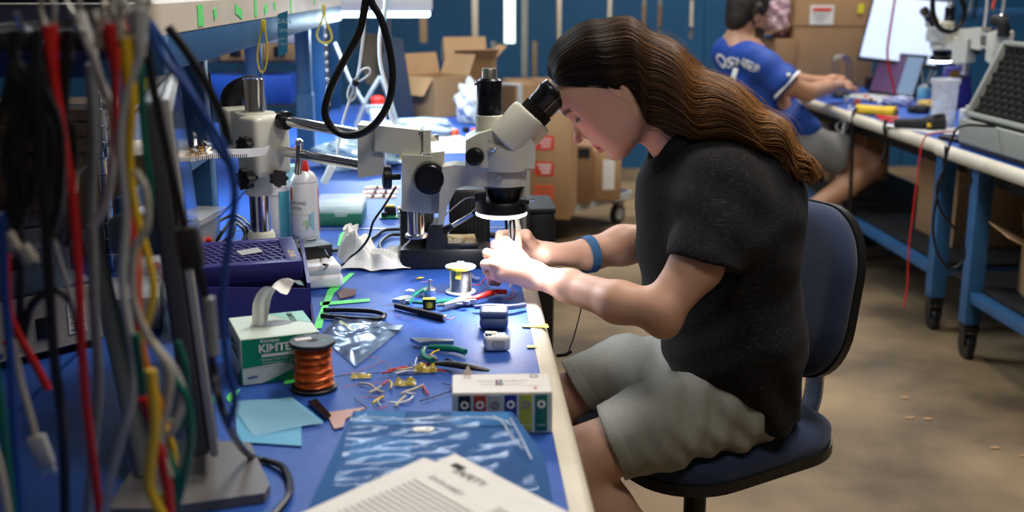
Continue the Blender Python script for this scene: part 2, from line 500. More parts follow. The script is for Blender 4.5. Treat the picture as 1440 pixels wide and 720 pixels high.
# blue partition of slotted steel panels
slots = [(595, -8, 60, 9), (668, -8, 56, 8), (717, -8, 61, 15), (738, -8, 108, 9), (786, -8, 56, 8), (752, 58, 110, 7), (694, 58, 84, 7), (625, 58, 85, 8),
         (858, -8, 25, 7), (906, -8, 60, 8), (928, -8, 62, 8), (950, 56, 82, 8), (973, -8, 55, 8), (1008, 56, 86, 6), (545, 20, 70, 6)]
def panel(name, x0, x1, z1=2.7):
    xs = {x0, x1}; zs = {0.0, z1}; hol = []
    for px, y0, y1, w in slots:
        a = PY(px-w/2, y1, WY); b = PY(px+w/2, y0, WY)
        if a.x > x0 and b.x < x1: hol.append((a.x, b.x, a.z, b.z)); xs |= {a.x, b.x}; zs |= {a.z, b.z}
    # further rows of slots above the frame and to the sides
    k = 0
    for i in range(int((x1-x0)/.26)):
        xx = x0+.13+i*.26
        for zz in (1.62, 2.05, 2.4):
            if all(abs(xx-h[0]) > .02 for h in hol): pass
            hol.append((xx, xx+.04, zz, zz+.26)); xs |= {xx, xx+.04}; zs |= {zz, zz+.26}
    xs = sorted(xs); zs = sorted(zs); bm = bmesh.new()
    vs = {}
    def vv(i, j):
        if (i, j) not in vs: vs[i, j] = bm.verts.new((xs[i], WY, zs[j]))
        return vs[i, j]
    for i in range(len(xs)-1):
        for j in range(len(zs)-1):
            cx = (xs[i]+xs[i+1])/2; cz = (zs[j]+zs[j+1])/2
            if any(h[0] < cx < h[1] and h[2] < cz < h[3] for h in hol): continue
            bm.faces.new((vv(i, j), vv(i+1, j), vv(i+1, j+1), vv(i, j+1)))
    for v_ in bm.verts: pass
    ex = bmesh.ops.extrude_face_region(bm, geom=bm.faces[:])
    bmesh.ops.translate(bm, verts=[g for g in ex['geom'] if isinstance(g, bmesh.types.BMVert)], vec=(0, .035, 0))
    return bm
xs_seam = PY(993, 50, WY).x
edges_ = [-3.35, -1.6, PY(548, 50, WY).x, xs_seam-.018, 3.35, 5.35]
part_root = thing('partition', 'blue slotted steel partition across the back of the workshop', 'partition', (1, WY, 0))
for a, b in zip(edges_, edges_[1:]):
    bm = panel('p', a+.006, b-.006 if b != xs_seam-.018 else b); obj('panel', bm, 'wall_blue', part_root, smooth=False)
# things glimpsed through the slots: shelving with cartons and a lit window
bm = bmesh.new(); box(bm, (.475, 10.95, 1.2), (.14, .06, 1.6)); struct('window_1', bm, mat('daylight_pane', (.7, .9, .8), .5, emit=((.72, .95, .86), 1.6)))
sh = thing('storage_rack', 'storage rack of cartons seen through the partition slots', 'rack', (1.6, 9.6, 0))
for z in (.5, 1.0, 1.5, 2.0):
    bm = bmesh.new(); box(bm, (1.9, 9.6, z), (1.7, .5, .03)); obj('shelf_board', bm, 'steel', sh)
for x in (1.05, 2.75):
    for y in (9.37, 9.83):
        bm = bmesh.new(); box(bm, (x, y, 1.05), (.04, .04, 2.1)); obj('post', bm, 'steel', sh)
rr = random.Random(5)
tones = [mat('carton_tone_%s' % n, c, .85) for n, c in (('tan', (.36, .24, .13)), ('pale', (.55, .48, .38)), ('dark', (.05, .04, .035)), ('brown', (.2, .11, .05)))]
for z in (.517, 1.017, 1.517):
    x = 1.12
    while x < 2.6:
        w = rr.uniform(.12, .3); h = rr.uniform(.15, .38)
        bm = bmesh.new(); box(bm, (x+w/2, 9.6, z+h/2), (w, .34, h), bev=.004)
        single('carton', bm, rr.choice(tones), 'carton on the rack glimpsed through the slotted partition', 'box', group='cartons on the rack behind the partition'); x += w+.02
for kq, (x, w, h) in enumerate(((-1.5, .5, 1.5), (-.9, .45, 1.2), (-.32, .28, 1.42), (.10, .30, 1.5), (.66, .16, 1.46), (.88, .18, 1.3), (3.3, .6, 1.5))):
    bm = bmesh.new(); box(bm, (x, 9.5, h/2), (w, .5, h), bev=.01)
    single('tall_carton', bm, tones[kq % 2], 'tall carton standing on the floor behind the slotted partition', 'box', group='tall cartons behind the partition')
# ceiling fixtures that carry the lights; near and store ones hold added lamps
for nm, (x, y, z, sx, sy) in (('a', (.9, 2.2, 3.43, 1.2, .5)), ('b', (2.2, 6.0, 3.63, 2.4, 1.2)), ('c', (-.6, 4.9, 3.03, 2.0, .8)), ('d', (.8, .5, 3.23, 1.0, .6)), ('e', (1.2, 8.85, 2.95, 3.4, .4))):
    t = thing('ceiling_lamp', {'a': 'lamp housing above the seated engineer', 'b': 'large lamp housing above the right bench', 'c': 'lamp housing above the far left bench', 'd': 'small housing of the added fill lamp above the near end of the blue bench', 'e': 'long housing of the added fill lamp over the store behind the partition'}[nm]+', hung from the ceiling', 'lamp', (x, y, z+.03))
    bm = bmesh.new(); box(bm, (x, y, z+.04), (sx+.06, sy+.06, .03), bev=.004); obj('housing', bm, 'lgrey', t)
    bm = bmesh.new()
    for s in (-1, 1): cyl(bm, (x+s*sx*.4, y, z+.05), (x+s*sx*.4, y, 4.0), .006, seg=6)
    pieces('hanger', bm, 'steel', t)

# ------------------------------------------------------------------ benches
def bench(label, x0, x1, y0, y1, edge_side, legs_at, shelf_beams=True, rot=0.0, piv=(0, 0)):
    """top 0.76 m high; edge_side +1: cream nose along x1, -1: along x0, 0: none"""
    t = thing('workbench', label, 'workbench', ((x0+x1)/2, (y0+y1)/2, 0), rot)
    base = WM[t.name].copy(); WM[t.name] = Matrix.Translation(((x0+x1)/2, (y0+y1)/2, 0))
    bm = bmesh.new(); e0 = x0+(.032 if edge_side < 0 else 0); e1 = x1-(.032 if edge_side > 0 else 0)
    box(bm, ((e0+e1)/2, (y0+y1)/2, BT-.0195), (e1-e0, y1-y0, .037)); obj('mat', bm, 'blue_mat', t)
    bm = bmesh.new(); box(bm, ((e0+e1)/2, (y0+y1)/2, BT-.046), (e1-e0-.004, y1-y0-.004, .016)); obj('tabletop', bm, 'cream', t)
    for s, xe in ((1, x1), (-1, x0)):
        if edge_side != s: continue
        poly = [(0, .0), (.018, -.0008), (.026, -.005), (.0315, -.013), (.033, -.024), (.030, -.036), (.024, -.043), (.010, -.048), (0, -.048)]
        bm = bmesh.new(); R = Matrix(((s, 0, 0, xe-s*.033), (0, 0, 1, (y0+y1)/2), (0, 1, 0, BT+.0004), (0, 0, 0, 1)))
        prism(bm, poly, y1-y0, R); obj('edge_strip', bm, 'cream', t)
    bm = bmesh.new()
    for x in (x0+.15, x1-.15): box(bm, (x, (y0+y1)/2, BT-.09), (.04, y1-y0-.06, .07), bev=.003)
    pieces('apron', bm, 'black_matte', t)
    for (lx, ly) in legs_at:
        bm = bmesh.new(); box(bm, (lx, ly, (.135+BT-.055)/2), (.06, .06, BT-.055-.135), bev=.004)
        lg = obj('leg', bm, 'frame_blue', t)
        bm = bmesh.new(); cyl(bm, (lx-.014, ly, .045), (lx+.014, ly, .045), .045, seg=24, bev=.004)
        box(bm, (lx, ly, .118), (.055, .055, .03), bev=.003); box(bm, (lx-.022, ly, .085), (.004, .05, .07)); box(bm, (lx+.022, ly, .085), (.004, .05, .07))
        obj('caster', bm, ['rubber'], lg)
        bm = bmesh.new()
        for k in range(3):
            for dx in (-1, 1): cyl(bm, (lx+dx*.0295, ly, .60-.05*k), (lx+dx*.034, ly, .60-.05*k), .006, seg=8)
        cyl(bm, (lx-.0155, ly, .045), (lx+.0155, ly, .045), .02, seg=12)
        pieces('bolt', bm, 'steel', lg)
    bm = bmesh.new()
    ys = sorted({l[1] for l in legs_at}); xl = sorted({l[0] for l in legs_at})
    for x in xl: box(bm, (x, (ys[0]+ys[-1])/2, .24), (.04, ys[-1]-ys[0], .04), bev=.002)
    for y in ys: box(bm, ((xl[0]+xl[-1])/2, y, .24), (xl[-1]-xl[0], .04, .04), bev=.002)
    obj('lower_frame', bm, 'frame_blue', t)
    if x0 > 1: bm = bmesh.new(); box(bm, ((x0+x1)/2, (y0+y1)/2, .266), (.60, y1-y0-.1, .010)); obj('lower_shelf', bm, 'black_matte', t)
    WM[t.name] = base
    return t
nb = bench('long blue-topped workbench with cream edge beside the seated engineer', -.62, .152, .40, 2.745, 1, [(-.56, .55), (.04, .55), (-.56, 2.66), (.04, 2.66)])
bench('second blue-topped bench continuing behind the microscope', -.62, .152, 2.75, 5.75, 1, [(-.56, 2.85), (.04, 2.85), (-.56, 5.65), (.04, 5.65)])
bench('blue-topped bench at far left carrying instruments', -1.42, -.63, .40, 5.0, 0, [(-1.35, .55), (-.70, .55), (-1.35, 4.9), (-.70, 4.9)])
bench('blue bench with white edge where the person in blue works', 1.815, 2.60, 4.22, 7.3, -1, [(1.885, 4.30), (2.53, 4.30), (1.885, 7.2), (2.53, 7.2)])
bench('near bench at right carrying the foam-lined case', 1.790, 2.575, 1.9, 4.21, -1, [(1.86, 2.0), (2.51, 2.0), (1.86, 3.93), (2.51, 3.93)])

# overhead shelf of the left benches
M['shelf_wood'] = mat('cream_shelf_laminate', (0.66, 0.58, 0.47), .5, noise=(7, (0.58, 0.50, 0.40), 3, .4, .7))
us = thing('overhead_shelf', 'cream overhead shelf on a blue steel frame above the left bench', 'shelf', (-.66, 2.9, BT))
bm = bmesh.new()
prism(bm, rrect(.62, 2.56, .03, 6), .045, Matrix.Translation((-.42-.31, 1.64+1.28, 1.293)), bev=.018, seg=5)
obj('board', bm, 'shelf_wood', us)
bm = bmesh.new(); box(bm, (-.435, 2.92, 1.247), (.03, 2.50, .056), bev=.003); obj('beam', bm, 'frame_blue', us)
bm = bmesh.new(); box(bm, (-1.02, 2.92, 1.247), (.03, 2.50, .056), bev=.003); obj('beam', bm, 'frame_blue', us)
bm = bmesh.new(); box(bm, (-.715, 1.655, 1.243), (.60, .035, .058), bev=.003)
obj('cross_beam', bm, 'frame_blue', us)
for x, y in ((-.575, 2.52), (-.668, 3.78), (-.53, 3.95)):
    bm = bmesh.new(); box(bm, (x, y, (BT+1.222)/2), (.05, .05, 1.222-BT), bev=.003); p = obj('post', bm, 'frame_blue', us)
    bm = bmesh.new(); box(bm, (x, y, BT+.11), (.058, .058, .22), bev=.003); obj('sleeve', bm, 'frame_blue', p)
bm = bmesh.new(); box(bm, (-.56, 2.28, .985), (.02, .82, .03), (-.0, 0, 0), bev=.002);
obj('rear_rail', bm, 'frame_blue', us)
# green tape dabs on the shelf edge
for i, (x, w) in enumerate(((293, 9), (313, 5), (345, 13), (368, 5), (382, 7), (394, 4), (416, 3), (448, 3))):
    yy = 45-(x-262)*.17
    d = (x-645)/1600; Y = -.4195/d if d else 2
    bm = bmesh.new(); box(bm, (-.4190, Y, 1.293+.004*math.sin(i*3)), (.0012, .0045*w*abs(Y)/2, .018 if i % 3 else .034), (.25*math.sin(i*2), 0, 0)); 
    obj('green_tape', bm, 'green_tape', us)
# next shelf posts further down the bench
far_posts = thing('shelf_frame', 'pale blue shelf frame further down the left benches', 'shelf', (-.6, 5.3, BT))
for x, y, w in ((-.60, 4.95, .05), (-.60, 5.6, .045)):
    bm = bmesh.new(); box(bm, (x, y, (BT+1.62)/2), (w, w, 1.62-BT), bev=.003); obj('post', bm, 'frame_blue', far_posts)
bm = bmesh.new(); box(bm, (-.60, 5.27, 1.60), (.05, .8, .06), bev=.003); obj('beam', bm, 'frame_blue', far_posts)
# bright strip light under the far end of the shelf
lampm = mat('lit_diffuser', (.8, .95, 1), .5, emit=((.62, .88, 1.0), 5.0))
a = PY(478, 20, 4.45); b = PY(604, 0, 4.45)
tl = thing('task_light', 'bright white strip task light hanging over the far left bench', 'lamp', ((a.x+b.x)/2, 4.45, a.z))
bm = bmesh.new(); box(bm, ((a.x+b.x)/2, 4.45, a.z+.035), (b.x-a.x+.02, .16, .05), bev=.01); obj('housing', bm, 'white', tl)
bm = bmesh.new(); box(bm, ((a.x+b.x)/2, 4.45, a.z+.0), (b.x-a.x, .14, .02), bev=.004); obj('diffuser', bm, lampm, tl)
bm = bmesh.new()
for s in (-.1, .1): cyl(bm, ((a.x+b.x)/2+s, 4.45, a.z+.06), ((a.x+b.x)/2+s*1.5, 4.45, 4.0), .003, seg=6)
pieces('hanger', bm, 'steel', tl)
area('task_light_lamp', ((a.x+b.x)/2, 4.45, a.z-.02), ((a.x+b.x)/2, 4.3, 0), b.x-a.x, .14, 9, (.70, .88, 1.0))
tl2 = thing('task_light', 'strip task light under the overhead cream shelf', 'lamp', (-.62, 2.95, 1.2))
bm = bmesh.new(); box(bm, (-.70, 2.95, 1.238), (.08, .9, .03), bev=.006); obj('housing', bm, 'white', tl2)
bm = bmesh.new(); box(bm, (-.70, 2.95, 1.219), (.06, .86, .01), bev=.003); obj('diffuser', bm, mat('lit_strip', (.8, .95, 1), .5, emit=((.7, .9, 1.0), 4.0)), tl2)
area('shelf_strip_lamp', (-.70, 2.95, 1.205), (-.35, 3.0, .76), .06, .86, 7, (.72, .88, 1.0))
# ------------------------------------------------------------------ the seated engineer
def Q(x, y, Y): return np.array(PY(x, y, Y))
HO = Q(864, 125, 2.14)
hf = A((-.735, 0, -.678)); hu = A((-.678, 0, .735)); hs = A((0, -1, 0))
HR = np.stack([hf, hs, hu], 1)
def H(f, s, u): return HO+hf*f+hs*s+hu*u
U = lambda p, k=.01: ('u', p, k)
S = lambda p, k=.006: ('s', p, k)
def chain(pts, k=.02, close=False):
    out = []
    for (p, r), (q, r2) in zip(pts, pts[1:]): out.append(U(RC(p, q, r, r2), k))
    return out
skin = mat('skin', (0.56, 0.335, 0.245), 0.48, attr='tint', bump=(180, .06, .001), sss=.12)
engineer = thing('person', 'person with long wavy brown hair in black polo shirt bent over the microscope', 'person', (0.52, 2.08, 0))

head_ops = [
    U(EL(H(-.012, 0, .046), (.095, .075, .073), HR)),
    U(EL(H(.040, 0, .000), (.053, .060, .085), HR), .03),
    U(EL(H(.070, 0, .052), (.027, .050, .035), HR), .03),
    U(RC(H(.080, -.022, .026), H(.080, .022, .026), .0145), .02),
    U(EL(H(.062, .040, -.012), (.024, .020, .022), HR), .03), U(EL(H(.062, -.040, -.012), (.024, .020, .022), HR), .03),
    U(EL(H(.064, 0, -.045), (.033, .040, .040), HR), .03),
    U(EL(H(.034, .040, -.045), (.034, .020, .038), HR), .03), U(EL(H(.034, -.040, -.045), (.034, .020, .038), HR), .03),
    U(RC(H(-.002, .053, -.045), H(.062, .022, -.088), .015, .014), .035), U(RC(H(-.002, -.053, -.045), H(.062, -.022, -.088), .015, .014), .035),
    U(RC(H(.000, .050, .000), H(-.002, .052, -.045), .020, .016), .035), U(RC(H(.000, -.050, .000), H(-.002, -.052, -.045), .020, .016), .035),
    U(EL(H(.075, 0, -.090), (.017, .020, .016), HR), .02),
    U(RC(H(.086, 0, .014), H(.1085, 0, -.018), .0060, .0070), .010),
    U(EL(H(.1130, 0, -.0245), (.0105, .0090, .0078), HR), .006),
    U(EL(H(.094, .011, -.027), (.010, .0065, .0075), HR), .006), U(EL(H(.094, -.011, -.027), (.010, .0065, .0075), HR), .006),
    S(EL(H(.098, .0065, -.036), (.007, .0035, .005), HR), .003), S(EL(H(.098, -.0065, -.036), (.007, .0035, .005), HR), .003),
    S(EL(H(.095, .031, .0145), (.016, .014, .0105), HR), .012), S(EL(H(.095, -.031, .0145), (.016, .014, .0105), HR), .012),
    U(EL(H(.0705, .030, .0135), (.0135, .0145, .0115), HR), .003), U(EL(H(.0705, -.030, .0135), (.0135, .0145, .0115), HR), .003),
    # lips
    U(RC(H(.0955, -.011, -.0530), H(.0955, .011, -.0530), .0064), .006), U(RC(H(.0935, .011, -.0535), H(.084, .024, -.0570), .0052, .003), .006),
    U(RC(H(.0935, -.011, -.0535), H(.084, -.024, -.0570), .0052, .003), .006),
    U(RC(H(.0945, -.009, -.0668), H(.0945, .009, -.0668), .0078), .006), U(RC(H(.0915, .009, -.0655), H(.083, .022, -.0600), .006, .003), .006),
    U(RC(H(.0915, -.009, -.0655), H(.083, -.022, -.0600), .006, .003), .006),
    S(RC(H(.104, -.020, -.0598), H(.104, .020, -.0598), .0034), .002),
    S(RC(H(.092, -.012, -.0775), H(.092, .012, -.0775), .0048), .009),
    # ear
    U(EL(H(-.004, .074, .004), (.016, .006, .029), HR), .006), S(EL(H(-.001, .082, .008), (.008, .005, .015), HR), .004),
    U(EL(H(-.002, .074, -.022), (.008, .005, .009), HR), .004),
    # neck
    U(RC(H(-.030, 0, -.02), Q(968, 205, 2.14), .056, .062), .03),
]
torso = [U(RC(Q(968, 205, 2.14), Q(1010, 285, 2.13), .055, .085, sq=(1, 1.3, 1)), .03),
         U(RC(Q(1010, 285, 2.13), Q(1030, 470, 2.12), .095, .09, sq=(1, 1.35, 1)), .03),
         U(RC(Q(1030, 470, 2.12), Q(1045, 555, 2.12), .09, .070, sq=(1, 1.35, 1)), .03),
         U(RC(Q(1000, 275, 2.0), Q(1000, 275, 2.26), .045), .03)]
arms = (chain([(Q(1006, 280, 1.975), .040), (Q(980, 372, 1.905), .0445), (Q(930, 436, 1.88), .036), (Q(870, 425, 1.915), .0355), (Q(800, 402, 2.01), .0285), (Q(752, 388, 2.075), .0215)], .018)
        + chain([(Q(1000, 275, 2.28), .044), (Q(920, 340, 2.33), .040), (Q(875, 345, 2.30), .040), (Q(830, 357, 2.27), .032), (Q(770, 358, 2.22), .0195)], .018)
        + [U(EL(Q(934, 455, 1.88), (.027, .027, .027)), .02)])
legs = (chain([(Q(1010, 572, 2.04), .058), (Q(900, 614, 1.98), .060), (Q(780, 655, 1.965), .057)], .03)
        + chain([(Q(780, 655, 1.965), .055), (Q(845, 716, 1.975), .056), (Q(930, 790, 2.0), .040), (Q(990, 850, 2.02), .034)], .03)
        + chain([(Q(1000, 545, 2.22), .065), (Q(870, 537, 2.265), .056), (Q(765, 572, 2.29), .055), (Q(785, 700, 2.3), .050), (Vector((.24, 2.33, .10)), .034)], .03))
def finger(pts, r0=.0095, r1=.0078, k=.004):
    n = len(pts)-1; out = []
    for i in range(n):
        ra = r0+(r1-r0)*i/n; rb = r0+(r1-r0)*(i+1)/n
        out.append(U(RC(Q(*pts[i]), Q(*pts[i+1]), ra, rb), k if i else .008))
    return out
hand_near = [
    U(RC(Q(752, 387, 2.075), Q(712, 352, 2.113), .020, .0115), .02), U(RC(Q(752, 387, 2.075), Q(701, 360, 2.085), .019, .0125), .015),
    U(RC(Q(752, 387, 2.075), Q(697, 373, 2.067), .019, .0125), .015), U(RC(Q(752, 390, 2.075), Q(703, 388, 2.063), .018, .0115), .015),
    U(RC(Q(738, 384, 2.100), Q(706, 374, 2.105), .017, .014), .015)]
hand_near += finger([(712, 352, 2.113), (696, 344, 2.145), (697, 351, 2.170), (705, 351, 2.185)])
hand_near += finger([(701, 360, 2.085), (685, 356, 2.123), (687, 365, 2.153), (697, 370, 2.160)], .0098)
hand_near += finger([(697, 373, 2.067), (682, 372, 2.105), (685, 382, 2.137), (696, 385, 2.145)])
hand_near += finger([(703, 388, 2.063), (689, 388, 2.090), (691, 396, 2.119), (700, 398, 2.130)], .0088, .007)
hand_near += finger([(742, 372, 2.110), (724, 350, 2.145), (711, 340, 2.165), (706, 338, 2.185)], .0125, .0095, .006)
hand_far = [
    U(RC(Q(768, 357, 2.240), Q(742, 340, 2.255), .020, .012), .02), U(RC(Q(768, 357, 2.240), Q(738, 352, 2.275), .019, .013), .015),
    U(RC(Q(768, 360, 2.240), Q(741, 362, 2.275), .018, .012), .015), U(RC(Q(760, 357, 2.230), Q(742, 352, 2.235), .017, .014), .015)]
hand_far += finger([(752, 348, 2.225), (739, 331, 2.205), (726, 332, 2.190), (728, 347, 2.170)], .0128, .0098, .006)
hand_far += finger([(742, 340, 2.255), (719, 328, 2.245), (703, 330, 2.215), (700, 342, 2.185)], .0098)
hand_far += finger([(738, 352, 2.275), (715, 340, 2.270), (706, 346, 2.240), (709, 356, 2.215)], .0098)
hand_far += finger([(741, 362, 2.275), (724, 354, 2.275), (718, 362, 2.245), (727, 366, 2.225)], .0094)
hand_far += finger([(748, 367, 2.270), (734, 362, 2.275), (729, 369, 2.255), (736, 370, 2.240)], .0085, .007)

BH = .0025
v, f = sdf_mesh(head_ops+torso+arms+legs+hand_near+hand_far, (.03, 1.75, .02), (.80, 2.50, 1.34), BH)
v = relax(v, f, 1, .4)
def signed_vol(v, f):
    a, b, c, d = (v[f[:, i]] for i in range(4))
    return (np.einsum('ij,ij->i', a, np.cross(b, c))+np.einsum('ij,ij->i', a, np.cross(c, d))).sum()
SGN = signed_vol(v, f)
if SGN < 0: f = f[:, ::-1]
# natural skin colouring: lips, brows, lashes, knuckles
q = (v-HO)@HR
tint = np.tile(A((0.61, 0.350, 0.245)), (len(v), 1))
def paint(w, c): 
    global tint
    w = np.clip(w, 0, 1)[:, None]; tint = tint*(1-w)+A(c)*w
g = lambda c, s: np.exp(-(((q-A(c))/A(s))**2).sum(1))
qa = q.copy(); qa[:, 1] = np.abs(qa[:, 1])
ga = lambda c, s, p=1: np.exp(-((((qa-A(c))/A(s))**2).sum(1))**p)
paint(.55*ga((.085, .045, -.02), (.03, .02, .022)), (.60, .25, .18))
paint(.5*ga((.115, 0, -.025), (.02, .015, .012)), (.62, .26, .19))
lip = ((qa[:, 0] > .080) & (qa[:, 1] < .026)).astype(float)
paint(1.6*lip*ga((.099, 0, -.0600), (.03, .024, .0135), 2), (.46, .12, .12))
paint(1.4*lip*np.exp(-((qa[:, 2]+.0598)/.0020)**2)*(qa[:, 1] < .022), (.18, .05, .05))
bz = .030-.10*(qa[:, 1]-.03)**2/.02
paint(1.3*np.exp(-((qa[:, 2]-(.029+.006*np.sin((qa[:, 1]-.012)*70)))/.0046)**4)*(qa[:, 1] > .011)*(qa[:, 1] < .046)*(qa[:, 0] > .055), (.055, .030, .020))
paint(1.3*np.exp(-((qa[:, 2]-(.0075-.10*(qa[:, 1]-.03)**2/.01))/.0030)**2)*(np.abs(qa[:, 1]-.031) < .0155)*(qa[:, 0] > .06), (.035, .020, .016))
paint(.40*ga((.088, .030, .010), (.012, .016, .008)), (.36, .19, .15))
legw = ((v[:, 2] < .56) & (v[:, 0] < .45)).astype(float)
paint(.35*legw, (.62, .38, .28))
body = np_obj('body', v, f, skin, engineer, tint)

# black polo shirt
shirt_m = mat('charcoal_heather_knit', (0.008, 0.008, 0.009), 0.95, noise=(260, (0.042, 0.041, 0.041), 3, .52, .80, (.25, 1, 1.6)), bump=(420, .25, .0015), sheen=.04, spec=.2)
shirt_ops = [
    U(RC(Q(992, 262, 2.13), Q(1012, 310, 2.13), .105, .143, sq=(1, 1.38, 1)), .05),
    U(RC(Q(1012, 310, 2.13), Q(1030, 470, 2.12), .143, .128, sq=(1, 1.38, 1)), .05),
    U(RC(Q(1030, 470, 2.12), Q(1056, 570, 2.12), .128, .092, sq=(1, 1.5, 1)), .05),
    U(RC(Q(940, 262, 2.14), Q(945, 405, 2.15), .045, .052, sq=(1, 1.9, 1)), .06),
    U(RC(Q(1018, 268, 1.985), Q(988, 370, 1.905), .072, .0645), .05),
    U(RC(Q(1000, 262, 2.29), Q(952, 330, 2.34), .068, .062), .035),
    U(RC(Q(962, 218, 2.14), Q(985, 250, 2.14), .060, .09, sq=(1, 1.2, 1)), .04), U(RC(Q(1000, 238, 2.14), Q(1060, 262, 2.14), .065, .085, sq=(1, 1.5, 1)), .05),
    # openings
    ('s', RC(Q(984, 366, 1.905), Q(955, 470, 1.86), .0565, .075), .004),
    ('s', HP(Q(989, 371, 1.905), (Q(984, 340, 1.905)-Q(962, 415, 1.885))), 0),
]
hemn = A((-125, 0, -145)); hemn = hemn/np.linalg.norm(hemn)
class Sleeve:
    """cuts the near sleeve with a plane, only in the region of that arm"""
    def __init__(s): 
        s.o = Q(990, 371, 1.905); n = Q(955, 430, 1.89)-Q(990, 300, 1.93); s.n = n/np.linalg.norm(n)
        s.reg = RC(Q(975, 380, 1.90), Q(950, 440, 1.88), .09, .10)
    def __call__(s, P): return np.maximum(-(P-s.o)@s.n, s.reg(P))
class Hem:
    """shirt hem: level in front, sloping down over the hip, level again behind"""
    def __call__(s, P):
        d1 = P[:, 2]-Q(965, 527, 2.12)[2]+.03*np.sin(P[:, 1]*18); d2 = (P-Q(1003, 533, 2.05))@A((.74, .12, .66)); d3 = P[:, 2]-Q(1080, 612, 2.0)[2]
        return np.minimum(np.maximum(d1, d2), d3)
class FarSleeve:
    def __init__(s):
        s.o = Q(935, 345, 2.34); n = Q(905, 372, 2.34)-Q(990, 280, 2.31); s.n = n/np.linalg.norm(n); s.reg = EL(Q(915, 365, 2.36), (.08, .07, .08))
    def __call__(s, P): return np.maximum(-(P-s.o)@s.n, s.reg(P))
shirt_ops = shirt_ops[:-2]+[('s', RC(Q(980, 374, 1.905), Q(955, 440, 1.88), .0530, .056), .002), ('s', Sleeve(), .002), ('s', Hem(), .004), ('s', FarSleeve(), .002)]
# neck opening
shirt_ops += [('s', RC(Q(945, 185, 2.14), Q(985, 232, 2.14), .064, .064), .004), ('s', RC(Q(945, 205, 2.14), Q(922, 268, 2.14), .045, .008), .006)]
def shirt_disp(P):
    d = fold(P, (.55, .2, .8), 62, .0016, 7, .5)+fold(P, (-.5, .1, .85), 95, .0010, 9, .6, 1.3)
    low = np.clip((.72-P[:, 2])/.15, 0, 1)
    arm_fold = np.exp(-(((P-Q(950, 330, 1.93))/.07)**2).sum(1)); d = d+fold(P, (.7, 0, -.7), 120, .0025, 5, .3)*arm_fold
    d += fold(P, (.75, .1, .65), 85, .0045, 8, .4, 2.1)*low
    seam = np.abs((P-Q(1058, 240, 2.0))@(A((1, 0, .15))/1.011)+.10*(P[:, 1]-1.95)-.12*(1.0-P[:, 2]))
    return d-.0015*np.exp(-(seam/.003)**2)*0
v, f = sdf_mesh(shirt_ops, (.25, 1.75, .40), (.76, 2.5, 1.24), .0035, shirt_disp, .02)
v = relax(v, f, 2, .5)
if SGN < 0: f = f[:, ::-1]
shirt = np_obj('polo_shirt', v, f, shirt_m, engineer)
collar_m = mat('dark_grey_rib_collar', (0.014, 0.014, 0.016), 0.95, bump=(500, .3, .002))
# collar: folded band round the neck opening
bm = bmesh.new()
cpath = [Q(928, 262, 2.100), Q(932, 243, 2.072), Q(950, 215, 2.060), Q(972, 196, 2.075), Q(988, 186, 2.14), Q(972, 196, 2.205), Q(950, 215, 2.22), Q(930, 245, 2.205), Q(924, 262, 2.175)]
cs = spline(cpath, 8)
ctr = A(Q(955, 225, 2.14))
rows = []
for i, p in enumerate(cs):
    t = i/(len(cs)-1); e = math.sin(math.pi*t)
    out = Vector(A(p)-ctr); out.normalize()
    dn = Vector((.35, 0, -.95)) if t < 2 else None
    w = .030+.010*(1-e)
    rows.append([p+out*.002+Vector((-.012, 0, .010)), p+out*.006+Vector((-.016, 0, .018)), p+out*.013+Vector((-.006, 0, .006)), p+out*.016+Vector((.010, 0, -.012))*(w/.03), p+out*.016+Vector((.018, 0, -.026))*(w/.03)])
for i in range(len(rows)-1):
    pass
g_ = [[bm.verts.new(c) for c in r] for r in rows]
for i in range(len(g_)-1):
    for j in range(4): bm.faces.new((g_[i][j], g_[i+1][j], g_[i+1][j+1], g_[i][j+1]))
bmesh.ops.solidify(bm, geom=bm.faces[:], thickness=.0028)
obj('collar', bm, collar_m, shirt, smooth=True)
bm = bmesh.new(); b0 = Q(937, 267, 2.083); bd = Vector((-.35, -.85, .35)).normalized()
lathe(bm, [(.0045, 0), (.0055, .001), (.0055, .002), (.0045, .0028), (.003, .0022), (.0005, .0022)], Vector(b0)+bd*.001, bd, 16)
obj('button', bm, mat('horn_button', (.35, .32, .28), .3), shirt)

# grey shorts
shorts_m = mat('grey_green_cotton', (0.30, 0.305, 0.265), 0.85, noise=(120, (0.33, 0.33, 0.29), 3, .4, .7), bump=(600, .2, .001))
class Cut:
    def __init__(s, o, n, c, r): s.o = A(o); n = A(n); s.n = n/np.linalg.norm(n); s.reg = EL(c, (r, r, r))
    def __call__(s, P): return np.maximum(-(P-s.o)@s.n, s.reg(P))
hn = Q(838, 575, 1.98); hb = Q(878, 672, 1.98); hd_ = hb-hn; nn = A((-abs(hd_[2]), 0, -hd_[0]))
fn_ = Q(789, 511, 2.27); fb = Q(836, 577, 2.27); fd_ = fb-fn_; nf = A((-abs(fd_[2]), 0, -fd_[0]))
shorts_ops = [
    U(RC(Q(1015, 568, 2.03), Q(930, 596, 1.99), .088, .080), .03), U(RC(Q(930, 594, 1.99), Q(845, 628, 1.98), .084, .073), .03),
    U(RC(Q(1000, 535, 2.23), Q(880, 524, 2.26), .100, .074), .03), U(RC(Q(880, 524, 2.26), Q(800, 548, 2.275), .074, .064), .03),
    U(RC(Q(1040, 560, 2.12), Q(1035, 540, 2.12), .088, .085, sq=(1, 1.4, 1)), .05),
    ('s', Cut((hn+hb)/2, nn, Q(835, 635, 1.98), .15), .002), ('s', Cut((fn_+fb)/2, nf, Q(795, 555, 2.28), .13), .002),
    ('s', RC(Q(862, 623, 1.98), Q(800, 648, 1.97), .0665, .0665), .002), ('s', RC(Q(828, 541, 2.27), Q(780, 556, 2.28), .0590, .060), .002)]
